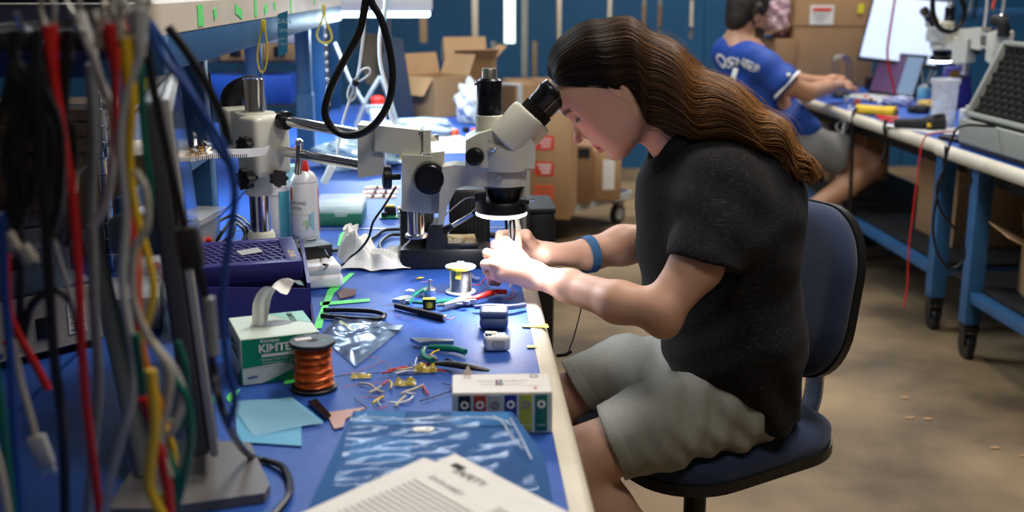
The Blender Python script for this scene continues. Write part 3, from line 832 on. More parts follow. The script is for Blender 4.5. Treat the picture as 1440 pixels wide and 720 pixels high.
def shorts_disp(P):
    lap = np.clip((P[:, 0]-.33)/.12, 0, 1)
    d = fold(P, (.9, .15, -.25), 95, .0026, 7, .5, .4)*(.15+1.7*lap)+fold(P, (.35, .2, .9), 80, .0020, 6, .5, 2)*(.3+.7*lap)+fold(P, (.8, -.3, .5), 150, .0016, 9, .7)*(.3+lap)
    h = (P-hn)@(nn/np.linalg.norm(nn)); near = P[:, 1] < 2.12
    h2 = (P-fn_)@(nf/np.linalg.norm(nf))
    d += .0012*np.exp(-((h+.028)/.0022)**2)*near+.0012*np.exp(-((h2+.028)/.0022)**2)*(~near)
    return d
v, f = sdf_mesh(shorts_ops, (.15, 1.82, .34), (.72, 2.45, .78), .0032, shorts_disp, .025)
v = relax(v, f, 1, .5)
if SGN < 0: f = f[:, ::-1]
np_obj('shorts', v, f, shorts_m, engineer)
# shoes (under the seat, below the frame)
for nm, ax, ay, az in (('shoe', Q(990, 850, 2.02)[0], 2.02, Q(990, 850, 2.02)[2]), ('shoe', .22, 2.33, .09)):
    ops = [U(RC((ax+.02, ay, az-.015), (ax-.06, ay, max(az-.06, .045)), .045, .04), .03), U(RC((ax-.06, ay, max(az-.06, .045)), (ax-.17, ay, .045), .042, .036, sq=(1, 1.1, 1)), .03), S(HP((0, 0, .004), (0, 0, 1)), 0)]
    v, f = sdf_mesh(ops, (ax-.3, ay-.12, -.01), (ax+.16, ay+.12, az+.08), .006)
    if SGN < 0: f = f[:, ::-1]
    np_obj(nm, v, f, M['black_matte'], engineer)

# wrist strap with its cord
bm = bmesh.new()
wc = Vector(Q(826, 358, 2.266)); wax = Vector(Q(850, 352, 2.285)-Q(800, 362, 2.245)).normalized()
R = frame_to(wax)
g_ = []
for k in range(32):
    a = 2*math.pi*k/32
    for dz, rr in ((-.010, .0375), (.010, .0395)): g_.append(bm.verts.new(wc+R@Vector((rr*math.cos(a), rr*math.sin(a), dz))))
for k in range(32): bm.faces.new((g_[2*k], g_[(2*k+2) % 64], g_[(2*k+3) % 64], g_[2*k+1]))
bmesh.ops.solidify(bm, geom=bm.faces[:], thickness=.0022)
strap = obj('wrist_strap', bm, mat('blue_elastic', (.10, .27, .55), .8, bump=(500, .4, .002)), engineer, label='pale blue anti-static wrist strap on the far forearm')
bm = bmesh.new(); tube(bm, [PY(824, 384, 2.24), PY(822, 400, 2.23), PY(818, 430, 2.2), PY(808, 470, 2.2), PY(801, 490, 2.2), PY(797, 498, 2.19)], .0013, 6)
tube(bm, [PY(803, 494, 2.19), PY(796, 498, 2.185), PY(783, 500, 2.18)], .0042, 8)
obj('cord', bm, 'rubber', strap)
# tweezers are separate things; see the bench objects

# hair: a solid mass with strands lying over it
hairT = [(774, 110), (771, 92), (779, 68), (800, 46), (830, 32), (862, 27), (893, 32), (925, 50), (960, 77), (1000, 104), (1040, 131), (1075, 158), (1096, 186), (1112, 210), (1126, 232)]
hairB = [(781, 118), (786, 123), (799, 128), (820, 136), (845, 144), (866, 147), (882, 150), (897, 168), (925, 184), (965, 188), (1010, 190), (1050, 196), (1074, 210), (1094, 228), (1110, 240)]
hairW = [.020, .045, .062, .072, .079, .083, .086, .088, .085, .078, .068, .055, .042, .030, .012]
hairY = [2.14, 2.14, 2.14, 2.14, 2.14, 2.14, 2.135, 2.13, 2.12, 2.105, 2.09, 2.07, 2.06, 2.05, 2.05]
NT = len(hairT)
_t = np.linspace(0, 1, NT)
def cr(arr, t):
    """smooth interpolation of a table"""
    arr = np.asarray(arr, float); x = np.clip(t, 0, 1)*(len(arr)-1); i = np.minimum(x.astype(int), len(arr)-2); u = (x-i)
    P0 = arr[np.maximum(i-1, 0)]; P1 = arr[i]; P2 = arr[i+1]; P3 = arr[np.minimum(i+2, len(arr)-1)]
    if arr.ndim > 1: u = u[:, None]
    return .5*((2*P1)+(P2-P0)*u+(2*P0-5*P1+4*P2-P3)*u*u+(3*P1-P0-3*P2+P3)*u**3)
wT = np.array([[*Q(x, y, 2.14)] for x, y in hairT]); wB = np.array([[*Q(x, y, 2.14)] for x, y in hairB])
def hair_pt(t, a, inset=0.0):
    """t along the flow, a = angle round the section: 0 top, pi/2 near side, pi bottom"""
    T_ = cr(wT, t); B_ = cr(wB, t); c = (T_+B_)/2; h = (T_-B_)/2
    L = np.linalg.norm(h, axis=1)[:, None]
    w = cr(hairW, t)-inset; y = cr(hairY, t)
    ca = np.sign(np.cos(a))*np.abs(np.cos(a))**.9; sa = np.sign(np.sin(a))*np.abs(np.sin(a))**.9
    p = c+h*(1-inset/np.maximum(L, .01))*ca[:, None]
    p[:, 1] = y-w*sa
    return p
# waves shared by neighbouring strands: displacement along the surface and outwards
def waves(t, a, s0, amp=1.0):
    grow = np.clip((t-.18)/.4, 0, 1)*amp
    ph = 1.5*np.sin(a*1.7+.7)+.5*np.sin(a*3.3+2)
    k = 44+1.2*np.sin(a*2)
    along = .0085*grow*np.sin(k*t+ph)+.0022*grow*np.sin(k*1.9*t+ph*1.7+1)
    outw = .0065*grow*np.sin(k*t+ph+1.3)
    return along, outw
def hair_strand_pts(t, a, off):
    da, ow = waves(t, a, 0)
    p = hair_pt(t, a)
    p2 = hair_pt(t, a+.02); tang = p2-p; tang /= np.linalg.norm(tang, axis=1)[:, None]+1e-9
    c = (cr(wT, t)+cr(wB, t))/2; c[:, 1] = cr(hairY, t)
    n = p-c; n /= np.linalg.norm(n, axis=1)[:, None]+1e-9
    return p+tang*da[:, None]+n*(ow+off)[:, None]
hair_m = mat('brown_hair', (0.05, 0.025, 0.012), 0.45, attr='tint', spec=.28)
# solid under-layer
nu, nv = 90, 64
tt = np.repeat(np.linspace(0.0, .97, nu), nv); aa = np.tile(np.arange(nv)/nv*2*np.pi, nu)
da, ow = waves(tt, aa, 0)
Pm = hair_strand_pts(tt, aa, np.full(len(tt), -.005)+.0022*np.sin(aa*38+3*np.sin(tt*20))*np.clip((tt-.1)*4, 0, 1))
idx = np.arange(nu*nv).reshape(nu, nv)
fa = np.stack([idx[:-1], np.roll(idx, -1, 1)[:-1], np.roll(idx, -1, 1)[1:], idx[1:]], -1).reshape(-1, 4)
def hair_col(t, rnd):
    base = A((.016, .0085, .005)); mid = A((.115, .050, .017)); tip = A((.30, .140, .048))  # dark front, lighter ends; golden highlights of the light also put into the colour
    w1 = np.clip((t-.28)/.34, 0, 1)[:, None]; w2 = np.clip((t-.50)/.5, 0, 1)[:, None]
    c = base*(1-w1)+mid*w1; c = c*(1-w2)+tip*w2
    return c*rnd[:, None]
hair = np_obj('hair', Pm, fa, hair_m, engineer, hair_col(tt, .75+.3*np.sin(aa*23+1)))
# strands
rng = np.random.RandomState(3)
def strands(n, nseg, amin, amax, offr, rad, t0r, t1r, stray=0.0):
    verts = []; faces = []; cols = []; base = 0
    for s in range(n):
        a0 = rng.uniform(amin, amax); t0 = rng.uniform(*t0r); t1 = min(1.0, rng.uniform(*t1r)); off = rng.uniform(*offr)
        t = np.linspace(t0, t1, nseg)
        a = a0+.16*np.sin(t*7+a0*4)*(t-t0)+rng.normal(0, .03)*t
        o = np.full(nseg, off)
        if stray: o = o+np.linspace(0, 1, nseg)**2*rng.uniform(.2, 1)*stray*np.sin(t*9+rng.uniform(0, 6))
        P = hair_strand_pts(t, a, o)
        if t1 > .95: P = P+np.clip((t-.86)/.14, 0, 1)[:, None]**1.5*A((rng.uniform(-.006, .012), rng.normal(0, .012), rng.uniform(-.014, .004)))
        # droop of the end
        d = np.gradient(P, axis=0); d /= np.linalg.norm(d, axis=1)[:, None]+1e-9
        ref = A((0, 1, 0)); n1 = np.cross(d, ref); n1 /= np.linalg.norm(n1, axis=1)[:, None]+1e-9; n2 = np.cross(d, n1)
        rr = rad*rng.uniform(.6, 1.3)*np.clip(np.minimum(t-t0+.04, (t1-t)*1.2+.03)/.12, .15, 1)
        for k in range(3):
            an = 2*np.pi*k/3
            verts.append(P+(n1*math.cos(an)+n2*math.sin(an))*rr[:, None])
        i0 = base; m = nseg
        for k in range(3):
            k2 = (k+1) % 3
            i = np.arange(m-1)
            faces.append(np.stack([i0+k*m+i, i0+k2*m+i, i0+k2*m+i+1, i0+k*m+i+1], 1))
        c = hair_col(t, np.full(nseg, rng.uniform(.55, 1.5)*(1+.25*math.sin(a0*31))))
        cols += [c]*3
        base += 3*m
    return np.concatenate(verts), np.concatenate(faces), np.concatenate(cols)
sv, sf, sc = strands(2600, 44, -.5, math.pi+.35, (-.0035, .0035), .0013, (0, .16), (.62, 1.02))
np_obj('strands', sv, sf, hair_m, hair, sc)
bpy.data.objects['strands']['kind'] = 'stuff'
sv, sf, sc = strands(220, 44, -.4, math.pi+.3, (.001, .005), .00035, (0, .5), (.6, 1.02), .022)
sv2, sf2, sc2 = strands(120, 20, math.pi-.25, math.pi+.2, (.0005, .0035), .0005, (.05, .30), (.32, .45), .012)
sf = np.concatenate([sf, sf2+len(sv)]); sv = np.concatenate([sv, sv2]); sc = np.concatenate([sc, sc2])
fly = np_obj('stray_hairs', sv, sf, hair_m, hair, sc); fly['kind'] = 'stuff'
# ------------------------------------------------------------------ microscope on its boom stand (one thing)
ms = thing('microscope', 'ivory stereo microscope on a double-rod boom stand with lit ring light', 'microscope', PZ(374, 372))
pb = PZ(374, 366); px_, py_ = pb.x, 2.385
bm = bmesh.new(); box(bm, (px_-.02, py_+.03, BT+.011), (.26, .25, .022), bev=.009, seg=3); obj('base', bm, 'scope', ms)
bm = bmesh.new(); lathe(bm, [(.030, 0), (.031, .004), (.029, .045), (.0265, .050), (.0255, .052)], (px_, py_, BT+.022), seg=32); obj('collar', bm, 'scope', ms)
bm = bmesh.new(); cyl(bm, (px_, py_, BT+.06), (px_, py_, 1.155), .0215, seg=32, bev=.002); obj('post', bm, 'chrome', ms)
# clamp block
rd = Vector((.158, -.17, 0)).normalized(); rx = Vector((rd.y, -rd.x, 0))     # rod direction, and across
c0 = Vector((px_, py_, 0))
bm = bmesh.new()
Rz = Matrix.Rotation(math.atan2(rd.y, rd.x), 4, 'Z')
box(bm, c0+rd*.030+Vector((0, 0, 1.020)), (.066, .088, .125), Rz, bev=.012, seg=3)
lathe(bm, [(.034, 0), (.038, .004), (.040, .06), (.042, .125), (.040, .130)], c0+Vector((0, 0, .955)), seg=32)
lathe(bm, [(.026, 0), (.029, .004), (.033, .05)], c0+Vector((0, 0, .912)), seg=32)
head = obj('clamp_block', bm, 'scope', ms)
bm = bmesh.new(); box(bm, c0-rd*.062+Vector((0, 0, 1.045)), (.040, .080, .095), Rz, bev=.009, seg=3); box(bm, c0-rd*.035+Vector((0, 0, 1.045)), (.03, .066, .085), Rz, bev=.004); obj('rear_clamp', bm, 'scope', head)
def star_knob(bm, c, axis, r=.020, h=.018, lobes=7, stem=.02, neck=.007):
    axis = Vector(axis).normalized(); poly = []
    for k in range(56):
        a_ = 2*math.pi*k/56; q_ = r*(1+.13*math.cos(lobes*a_)); poly.append((q_*math.cos(a_), q_*math.sin(a_)))
    prism(bm, poly, h, Matrix.Translation(Vector(c)) @ frame_to(axis), bev=.003)
    cyl(bm, Vector(c)-axis*(h/2+stem), Vector(c)-axis*h/2, neck, seg=12)
for (x, y, Y, r, ax) in ((344, 203, 2.30, .015, (-.5, -.86, 0)), (392, 251, 2.33, .016, (.55, -.83, 0)), (345, 252, 2.30, .020, (-.6, -.8, 0))):
    bm = bmesh.new(); star_knob(bm, PY(x, y, Y), ax, r); obj('knob', bm, 'black', head)
bm = bmesh.new(); c = PY(338, 140, 2.46); tube(bm, [c+Vector((-.02, 0, -.035)), c+Vector((-.015, 0, .01)), c+Vector((.02, .0, .028)), c+Vector((.03, 0, .02))], .024, 12); obj('end_cap', bm, 'black_matte', head)
# rods
for (pa, pbx, r) in ((PY(404, 170, 2.335), PY(520, 191, 2.150), .0108), (PY(404, 214, 2.335), PY(515, 233, 2.150), .0108)):
    bm = bmesh.new(); d = (pbx-pa).normalized(); cyl(bm, pa-d*.03, pbx+d*.012, r, seg=28); obj('rod', bm, 'chrome', ms)
pa = PY(404, 170, 2.335); d = (PY(520, 191, 2.150)-pa).normalized()
bm = bmesh.new(); lathe(bm, [(.0112, .004), (.0185, .004), (.0195, 0), (.0195, -.012)], pa-d*.004, d, 28); obj('bushing', bm, 'rubber', head)
bm = bmesh.new(); q0 = PY(421, 205, 2.30); lathe(bm, [(.006, 0), (.008, .004), (.008, .010), (.004, .014)], q0, (0, -.2, 1), 12); cyl(bm, q0+V(0, 0, .002), PY(419, 246, 2.285), .0075, seg=14, bev=.002); obj('lock_lever', bm, 'chrome', head)
# end plate and jaw
BY = 2.118
def pxpoly(pts, Y): return [(PY(x, y, Y).x, PY(x, y, Y).z) for x, y in pts]
XZ = lambda Y: Matrix(((1, 0, 0, 0), (0, 0, -1, Y), (0, 1, 0, 0), (0, 0, 0, 1)))
bm = bmesh.new(); prism(bm, pxpoly([(504, 174), (541, 178), (540, 243), (504, 248)], BY), .075, XZ(BY+.02), bev=.003); ep = obj('end_plate', bm, 'scope', ms)
bm = bmesh.new()
for x, y in ((526, 231), (521, 200)):
    lathe(bm, [(.0075, 0), (.0075, .002), (.006, .004), (.0035, .004), (.003, .001)], PY(x, y, BY-.0175), (0, -1, 0), 16)
lathe(bm, [(.004, 0), (.004, .003), (.002, .004)], PY(577, 196, BY-.025), (0, -1, 0), 12)
lathe(bm, [(.004, 0), (.004, .003), (.002, .004)], PY(616, 222, BY-.02), (0, -1, 0), 12)
pieces('screw', bm, 'chrome', ep)
bm = bmesh.new()
prism(bm, pxpoly([(528, 174), (592, 181), (592, 216), (560, 214), (528, 210)], BY), .052, XZ(BY), bev=.003)
prism(bm, pxpoly([(596, 181), (606, 181), (606, 213), (596, 214)], BY), .052, XZ(BY), bev=.002)
prism(bm, pxpoly([(590, 184), (598, 184), (598, 212), (590, 212)], BY), .040, XZ(BY+.004))
jaw = obj('jaw', bm, 'scope', ms)
bm = bmesh.new(); lathe(bm, [(.0055, 0), (.0065, .002), (.0065, .014), (.004, .016)], PY(605, 194, BY), (1, -.2, 0), 14); prism(bm, pxpoly([(590, 182), (596, 182), (596, 186), (590, 186)], BY), .05, XZ(BY-.003)); obj('clamp_screw', bm, 'chrome', jaw)
# focus rack body
bm = bmesh.new()
prism(bm, pxpoly([(566, 214), (608, 216), (608, 296), (566, 292)], BY), .066, XZ(BY), bev=.004)
prism(bm, pxpoly([(606, 212), (625, 210), (625, 296), (606, 296)], BY), .058, XZ(BY), bev=.003)
fb_ = obj('focus_body', bm, 'scope', ms)
def knurl(bm, c, axis, r, h, n=36, mi=0):
    poly = []
    for k in range(n*2):
        a_ = math.pi*k/n; q_ = r*(1 if k % 2 else .955); poly.append((q_*math.cos(a_), q_*math.sin(a_)))
    prism(bm, poly, h, Matrix.Translation(Vector(c)) @ frame_to(axis), bev=.0012, seg=1, mi=mi)
bm = bmesh.new(); kc = PY(604, 250, BY-.052); kax = Vector((.10, -.99, 0))
knurl(bm, kc, kax, .0295, .028); lathe(bm, [(.026, 0), (.0235, .003), (.020, .0035), (.0005, .002)], kc+kax*.014, kax, 32); cyl(bm, kc-kax*.03, kc-kax*.013, .018)
obj('focus_knob', bm, 'anod', fb_)
bm = bmesh.new(); kc2 = PY(547, 249, BY+.0); lathe(bm, [(.006, -.022), (.006, -.004), (.021, -.004), (.0225, 0), (.0225, .010), (.020, .012)], kc2, (-1, -.15, 0), 28); obj('tension_knob', bm, 'black', fb_)
bm = bmesh.new(); cb = PY(585, 292, BY); cyl(bm, (cb.x, BY, PY(585, 330, BY).z), (cb.x, BY, cb.z+.01), .0165, seg=28); obj('column', bm, 'chrome', fb_)
bm = bmesh.new(); zc = PY(585, 334, BY).z; lathe(bm, [(.018, 0), (.0215, .002), (.0215, .007), (.018, .009)], (cb.x, BY, zc), seg=28); obj('stop_ring', bm, 'steel', fb_)
# arm to the head
AY = 2.080
bm = bmesh.new()
prism(bm, pxpoly([(622, 232), (640, 229), (682, 233), (740, 238), (740, 259), (684, 259), (655, 258), (642, 262), (630, 284), (624, 312), (616, 312), (619, 262)], AY), .052, XZ(AY), bev=.0035)
arm_ = obj('arm', bm, 'scope', ms)
hx = PY(709, 240, AY).x
zf = lambda y: PY(709, y, AY).z
bm = bmesh.new(); lathe(bm, [(.030, zf(260)), (.0395, zf(259)), (.041, zf(256)), (.041, zf(241)), (.039, zf(239))], (hx, AY, 0), seg=48); cl_ = obj('clamp_ring', bm, 'scope', arm_)
bm = bmesh.new(); lathe(bm, [(.0065, 0), (.0065, .004), (.005, .006), (.001, .006)], PY(702, 250, AY-.041), (-.1, -1, 0), 20); obj('thumb_screw', bm, 'alu', arm_)
bm = bmesh.new(); cs_ = PY(637, 226, AY+.015); lathe(bm, [(.012, 0), (.012, .006), (.009, .008), (.010, .010), (.010, .016), (.006, .018)], cs_, (0, 0, 1), 20); lathe(bm, [(.006, 0), (.006, .008), (.003, .009)], cs_+V(.016, -.008, .0), (0, 0, 1), 14); pieces('adjust_screw', bm, 'steel', arm_)
# zoom body
bm = bmesh.new()
prism(bm, pxpoly([(655, 193), (672, 184), (700, 176), (716, 166), (730, 170), (750, 198), (751, 214), (750, 232), (654, 230)], AY), .088, XZ(AY), bev=.012, seg=4)
lathe(bm, [(.044, zf(238)), (.0525, zf(236)), (.054, zf(232)), (.0555, zf(214)), (.0565, zf(206)), (.053, zf(199)), (.040, zf(194))], (hx+.002, AY, 0), seg=56)
zb = obj('zoom_body', bm, 'scope', ms)
bm = bmesh.new(); kz = PY(668, 220, AY-.058); za = Vector((-.15, -.98, .05)); knurl(bm, kz, za, .0165, .018, 22); lathe(bm, [(.0145, 0), (.012, .002), (.0005, .002)], kz+za*.009, za, 24); cyl(bm, kz-za*.04, kz-za*.008, .010); obj('zoom_knob', bm, 'rubber', zb)
bm = bmesh.new(); kp = PY(692, 211, AY-.050); cyl(bm, kp+V(.002, .012, 0), kp, .004, seg=14); cyl(bm, kp+V(-.003, .0, -.002), kp+V(.007, -.006, .004), .0034, .0028, seg=12, bev=.001); obj('light_path_lever', bm, 'chrome', zb)
bm = bmesh.new()
for (x, y) in ((689, 198.5), (689, 203.5)):
    p = PY(x, y, AY-.0446); prism(bm, [(-.003, -.0016), (-.0005, 0), (-.003, .0016)], .0006, Matrix.Translation(p) @ XZ(0)); box(bm, p+V(.002, 0, 0), (.0018, .0006, .003))
box(bm, PY(697, 198.5, AY-.0446), (.0012, .0006, .003)); lathe(bm, [(.0013, 0), (.0019, 0), (.0019, .0004), (.0013, .0004)], PY(697, 203.8, AY-.0446), (0, -1, 0), 12, cap=False)
pieces('marking', bm, 'ink', zb)
# photo tube
tx = PY(688, 130, AY+.008)
zt = lambda y: PY(688, y, AY+.008).z
bm = bmesh.new(); lathe(bm, [(.0255, zt(186)), (.0255, zt(162)), (.024, zt(161))], (tx.x, AY+.008, 0), seg=40); obj('tube_socket', bm, 'scope', zb)
bm = bmesh.new(); lathe(bm, [(.0235, zt(163)), (.0238, zt(160)), (.0238, zt(152)), (.0228, zt(151)), (.0228, zt(118)), (.0235, zt(117)), (.0235, zt(113)), (.019, zt(110))], (tx.x, AY+.008, 0), seg=40)
lathe(bm, [(.002, 0), (.002, .004)], (tx.x-.027, AY+.002, zt(118)), (1, 0, 0), 8); obj('photo_tube', bm, 'anod', ms)
bm = bmesh.new(); lathe(bm, [(.0135, zt(112)), (.0135, zt(98)), (.0125, zt(96)), (.0105, zt(96)), (.0105, zt(104))], (tx.x, AY+.008, 0), seg=32); obj('tube_cap', bm, 'alu', ms)
# binocular head: two prism housings and eyepieces, tilted up and to the right
ea = (PY(783, 120, AY)-PY(736, 172, AY)).normalized(); ea = Vector((ea.x, 0, ea.z)).normalized()
side = Vector((0, 1, 0)); upv = ea.cross(side)
for k, (dy, dpx) in enumerate(((-.030, 0), (.034, 9))):
    hc = PY(735+dpx, 170+dpx*.9, AY+dy)
    t = thing  # noqa
    R = Matrix((ea, side, ea.cross(side))).transposed().to_4x4()
    bm = bmesh.new()
    poly = [(-.050, -.030), (-.052, .014), (-.035, .034), (.004, .034), (.020, .031), (.022, -.022), (.010, -.031)]
    lathe(bm, [(.028, -.052), (.0335, -.048), (.0345, .012), (.0325, .018), (.026, .0205)], hc, ea, 40)
    hs_ = obj('prism_housing', bm, 'scope', ms)
    e0 = hc+ea*.018
    bm = bmesh.new()
    knurl(bm, e0+ea*.010, ea, .0215, .018, 30)
    lathe(bm, [(.0185, .0), (.0185, .022), (.0195, .024), (.0200, .046), (.0215, .048), (.0215, .058), (.0205, .060)], e0, ea, 36)
    lathe(bm, [(.0205, .060), (.0185, .064), (.0165, .064), (.0160, .058)], e0, ea, 36, cap=False)
    ep_ = obj('eyepiece', bm, 'rubber', ms)
    bm = bmesh.new(); lathe(bm, [(.0165, .0615), (.0178, .0655), (.0195, .0655), (.0200, .0625)], e0, ea, 36, cap=False); obj('trim_ring', bm, 'chrome', ep_)
    bm = bmesh.new(); lathe(bm, [(.0165, .057), (.012, .0595), (.0005, .0605)], e0, ea, 32); obj('lens', bm, 'glass_dark', ep_)
# objective and ring light
bm = bmesh.new(); lathe(bm, [(.038, zf(262)), (.0375, zf(264)), (.030, zf(281)), (.029, zf(284))], (hx, AY, 0), seg=44); obj('objective', bm, 'anod', ms)
bm = bmesh.new(); rx0 = PY(705, 285, AY).x
lathe(bm, [(.026, zf(283)), (.034, zf(280)), (.046, zf(281)), (.0485, zf(284)), (.0485, zf(296)), (.046, zf(298)), (.030, zf(298))], (rx0, AY, 0), seg=56)
box(bm, PY(675, 277, AY-.02), (.022, .02, .016), bev=.003); box(bm, PY(738, 284, AY-.03), (.016, .01, .008), bev=.002)
rl = obj('ring_light', bm, 'black', ms)
bm = bmesh.new(); lathe(bm, [(.028, zf(298)-.0005), (.0475, zf(298)-.0005), (.0475, zf(301)), (.042, zf(303)), (.030, zf(304.5)), (.028, zf(304))], (rx0, AY, 0), seg=56); obj('led_diffuser', bm, 'led', rl)
bm = bmesh.new(); cyl(bm, PY(740, 282, AY-.03), PY(751, 281, AY-.035), .002, seg=8); obj('clamp_pin', bm, 'steel', rl)
bm = bmesh.new(); tube(bm, [PY(672, 277, AY), PY(655, 279, AY+.02), PY(640, 290, AY+.03), PY(625, 304, AY+.03), PY(612, 316, AY+.04)], .0013, 6); obj('lamp_cord', bm, 'grey', rl)
sp = bpy.data.lights.new('ring_light_beam', 'SPOT'); sp.energy = 13.0; sp.color = (.90, .92, 1.0); sp.spot_size = math.radians(166); sp.spot_blend = .9; sp.shadow_soft_size = .045
so = bpy.data.objects.new('ring_light_beam', sp); COL.objects.link(so); so.location = (rx0, AY, zf(306)-.004)
# ------------------------------------------------------------------ things on the near bench
def flat(name, pts, z, th, m, label=None, cat=None, parent=None, bev=0.0, group=None, smooth='auto'):
    """flat piece whose outline is given on the bench plane"""
    P = [PZ(x, y, z) for x, y in pts]; c = sum(P, Vector())/len(P)
    bm = bmesh.new(); prism(bm, [(p.x-c.x, p.y-c.y) for p in P], th, Matrix.Translation((c.x, c.y, z+th/2)), bev=bev)
    if parent is None: return single(name, bm, m, label, cat, smooth, group)
    return obj(name, bm, m, parent, smooth, label=label)

# ---- solder spool
c = PZ(648, 411); t = thing('solder_spool', 'white-flanged reel of silver solder wire with yellow tape', 'spool', c)
bm = bmesh.new(); lathe(bm, [(.020, 0), (.0295, .0005), (.030, .002), (.0295, .0035), (.018, .004)], c, seg=40); obj('flange', bm, 'white', t)
bm = bmesh.new(); lathe(bm, [(.0205, .004)]+[(.0205+(.0012 if k % 2 else 0), .004+.0009*k) for k in range(1, 51)]+[(.0205, .0495)], c, seg=36); obj('wire_winding', bm, 'steel', t)
bm = bmesh.new(); lathe(bm, [(.018, .0495), (.0295, .050), (.030, .0515), (.0295, .053), (.012, .0532), (.009, .0535), (.008, .050)], c, seg=40); top = obj('flange', bm, 'white', t)
bm = bmesh.new()
for k in range(6):
    a_ = k*math.pi/3; box(bm, c+V(.0115*math.cos(a_), .0115*math.sin(a_), .0538), (.008, .0035, .0014), (0, 0, a_), bev=.0005)
pieces('hub_rib', bm, 'lgrey', top)
bm = bmesh.new(); lathe(bm, [(.004, .0533), (.006, .0545), (.004, .0546)], c, seg=16); box(bm, c+V(0, .022, .055), (.014, .010, .0025), bev=.0008); obj('hub', bm, 'lgrey', top)
bm = bmesh.new()
sheet(bm, lambda u, v: c+V(.0303*math.cos(-2.5+u*1.4), .0303*math.sin(-2.5+u*1.4), .0535-.004*v), 10, 2); sheet(bm, lambda u, v: c+V((.0303-.008*v)*math.cos(-2.5+u*1.4), (.0303-.008*v)*math.sin(-2.5+u*1.4), .0537), 10, 2)
box(bm, c+V(-.004, -.0225, .040), (.011, .0008, .016), (0, .2, 0)); obj('yellow_tape', bm, 'yellow_tape', t)

# ---- copper magnet wire spool
c = PZ(442, 546); t = thing('wire_spool', 'black spool of orange-red copper magnet wire', 'spool', c)
M['copper'] = mat('enamelled_copper', (.62, .10, .014), .32, .35, noise=(90, (.75, .17, .03), 3, .35, .7, (1, 1, .12)))
for z0 in (0, .069):
    bm = bmesh.new(); lathe(bm, [(.0075, z0), (.0335, z0), (.0345, z0+.0015), (.0345, z0+.004), (.033, z0+.0055), (.0075, z0+.0055)], c, seg=48); f_ = obj('flange', bm, 'black', t)
bm = bmesh.new(); prof = [(.012, .0055)]
for k in range(66): prof.append((.0262+.0012*math.sin(k*.5)+(.0009 if k % 2 else 0)+.0016*math.sin(k*.13), .006+k*.00096))
lathe(bm, prof+[(.012, .069)], c, seg=56); obj('wire_winding', bm, 'copper', t)
bm = bmesh.new()
rr = random.Random(2)
for k in range(22):
    a0 = rr.uniform(0, 6.28); z0 = rr.uniform(.010, .064)
    tube(bm, [c+V(.0278*math.cos(a0+j*.3), .0278*math.sin(a0+j*.3), z0+j*rr.uniform(-.0012, .0012)) for j in range(9)], .0004, 4, 2)
s_ = obj('loose_turns', bm, 'copper', t); s_['kind'] = 'stuff'
bm = bmesh.new(); lathe(bm, [(.0085, 0), (.0085, .0004)], c+V(0, 0, .0742), seg=24); obj('hub_hole', bm, 'black_matte', f_)
bm = bmesh.new(); box(bm, c+V(-.014, .006, .0748), (.024, .012, .0005), (0, 0, .35)); obj('paper_label', bm, 'paper', f_)
bm = bmesh.new(); lathe(bm, [(.004, 0), (.004, .0004)], c+V(.017, -.004, .0745), seg=20); obj('green_sticker', bm, 'green_handle', f_)

# ---- tissue box
A0 = Vector((-.3275, 1.620, BT)); ux = (Vector((-.224, 1.654, 0))-Vector((-.323, 1.62, 0))).normalized(); uy = Vector((-ux.y, ux.x, 0)); bw, bd_, bh = .118, .123, .072
t = thing('tissue_box', 'green and white cardboard dispenser of lab wipes with tissue pulled up', 'box', A0+ux*bw/2+uy*bd_/2)
Rb = Matrix((ux, uy, Vector((0, 0, 1)))).transposed().to_4x4()
M['mint_card'] = mat('mint_white_card', (.66, .76, .68), .5); M['green_card'] = mat('green_card', (.0, .27, .15), .5)
bm = bmesh.new(); box(bm, A0+ux*bw/2+uy*bd_/2+V(0, 0, bh/2), (bw, bd_, bh), Rb, bev=.0012, seg=1); bx_ = obj('carton', bm, 'mint_card', t)
fo = A0+uy*-.0004
def face_poly(pts, org, ex, ey, th=.0004, mi=0):
    bm = bmesh.new(); x = Vector(ex).normalized(); y = Vector(ey).normalized(); z = x.cross(y)
    prism(bm, pts, th, Matrix.Translation(Vector(org)) @ Matrix((x, y, z)).transposed().to_4x4()); return bm
Z = Vector((0, 0, 1))
obj('green_print', face_poly([(.0015, .027), (.060, .031), (.085, .022), (.050, .008), (.030, .0015), (bw-.001, .0015), (bw-.001, bh-.001), (.0015, bh-.001)], fo, ux, Z), 'green_card', t)
text('lettering', 'KIMTECH', .0172, M['white_ink'], fo+ux*.062+Z*.0545-uy*.0004, ux, Z, t, bold=.0006)
text('lettering', 'Kimwipes', .0072, M['white_ink'], fo+ux*.043+Z*.0665-uy*.0004, ux, Z, t, bold=.0002)
obj('white_bar', face_poly([(.030, .0415), (.092, .0415), (.092, .0458), (.030, .0458)], fo-uy*.0003, ux, Z), 'white_ink', t)
text('lettering', 'SCIENCE', .0042, M['green_card'], fo+ux*.078+Z*.0436-uy*.0010, ux, Z, t)
text('lettering', 'Delicate Task Wipers', .0052, M['white_ink'], fo+ux*.052+Z*.0375-uy*.0004, ux, Z, t)
text('lettering', 'Essuie-tout pour taches delicates', .0040, M['white_ink'], fo+ux*.058+Z*.0325-uy*.0004, ux, Z, t)
text('lettering', 'Pano para tareas delicadas', .0040, M['white_ink'], fo+ux*.053+Z*.0285-uy*.0004, ux, Z, t)
obj('blue_logo', face_poly([(.008, .0100), (.023, .0115), (.023, .0132), (.008, .0120)], fo-uy*.0002, ux, Z), mat('blue_print', (.03, .05, .4), .6), t)
text('lettering', 'PROFESSIONAL', .0022, M['ink'], fo+ux*.0155+Z*.0142-uy*.0003, ux, Z, t)
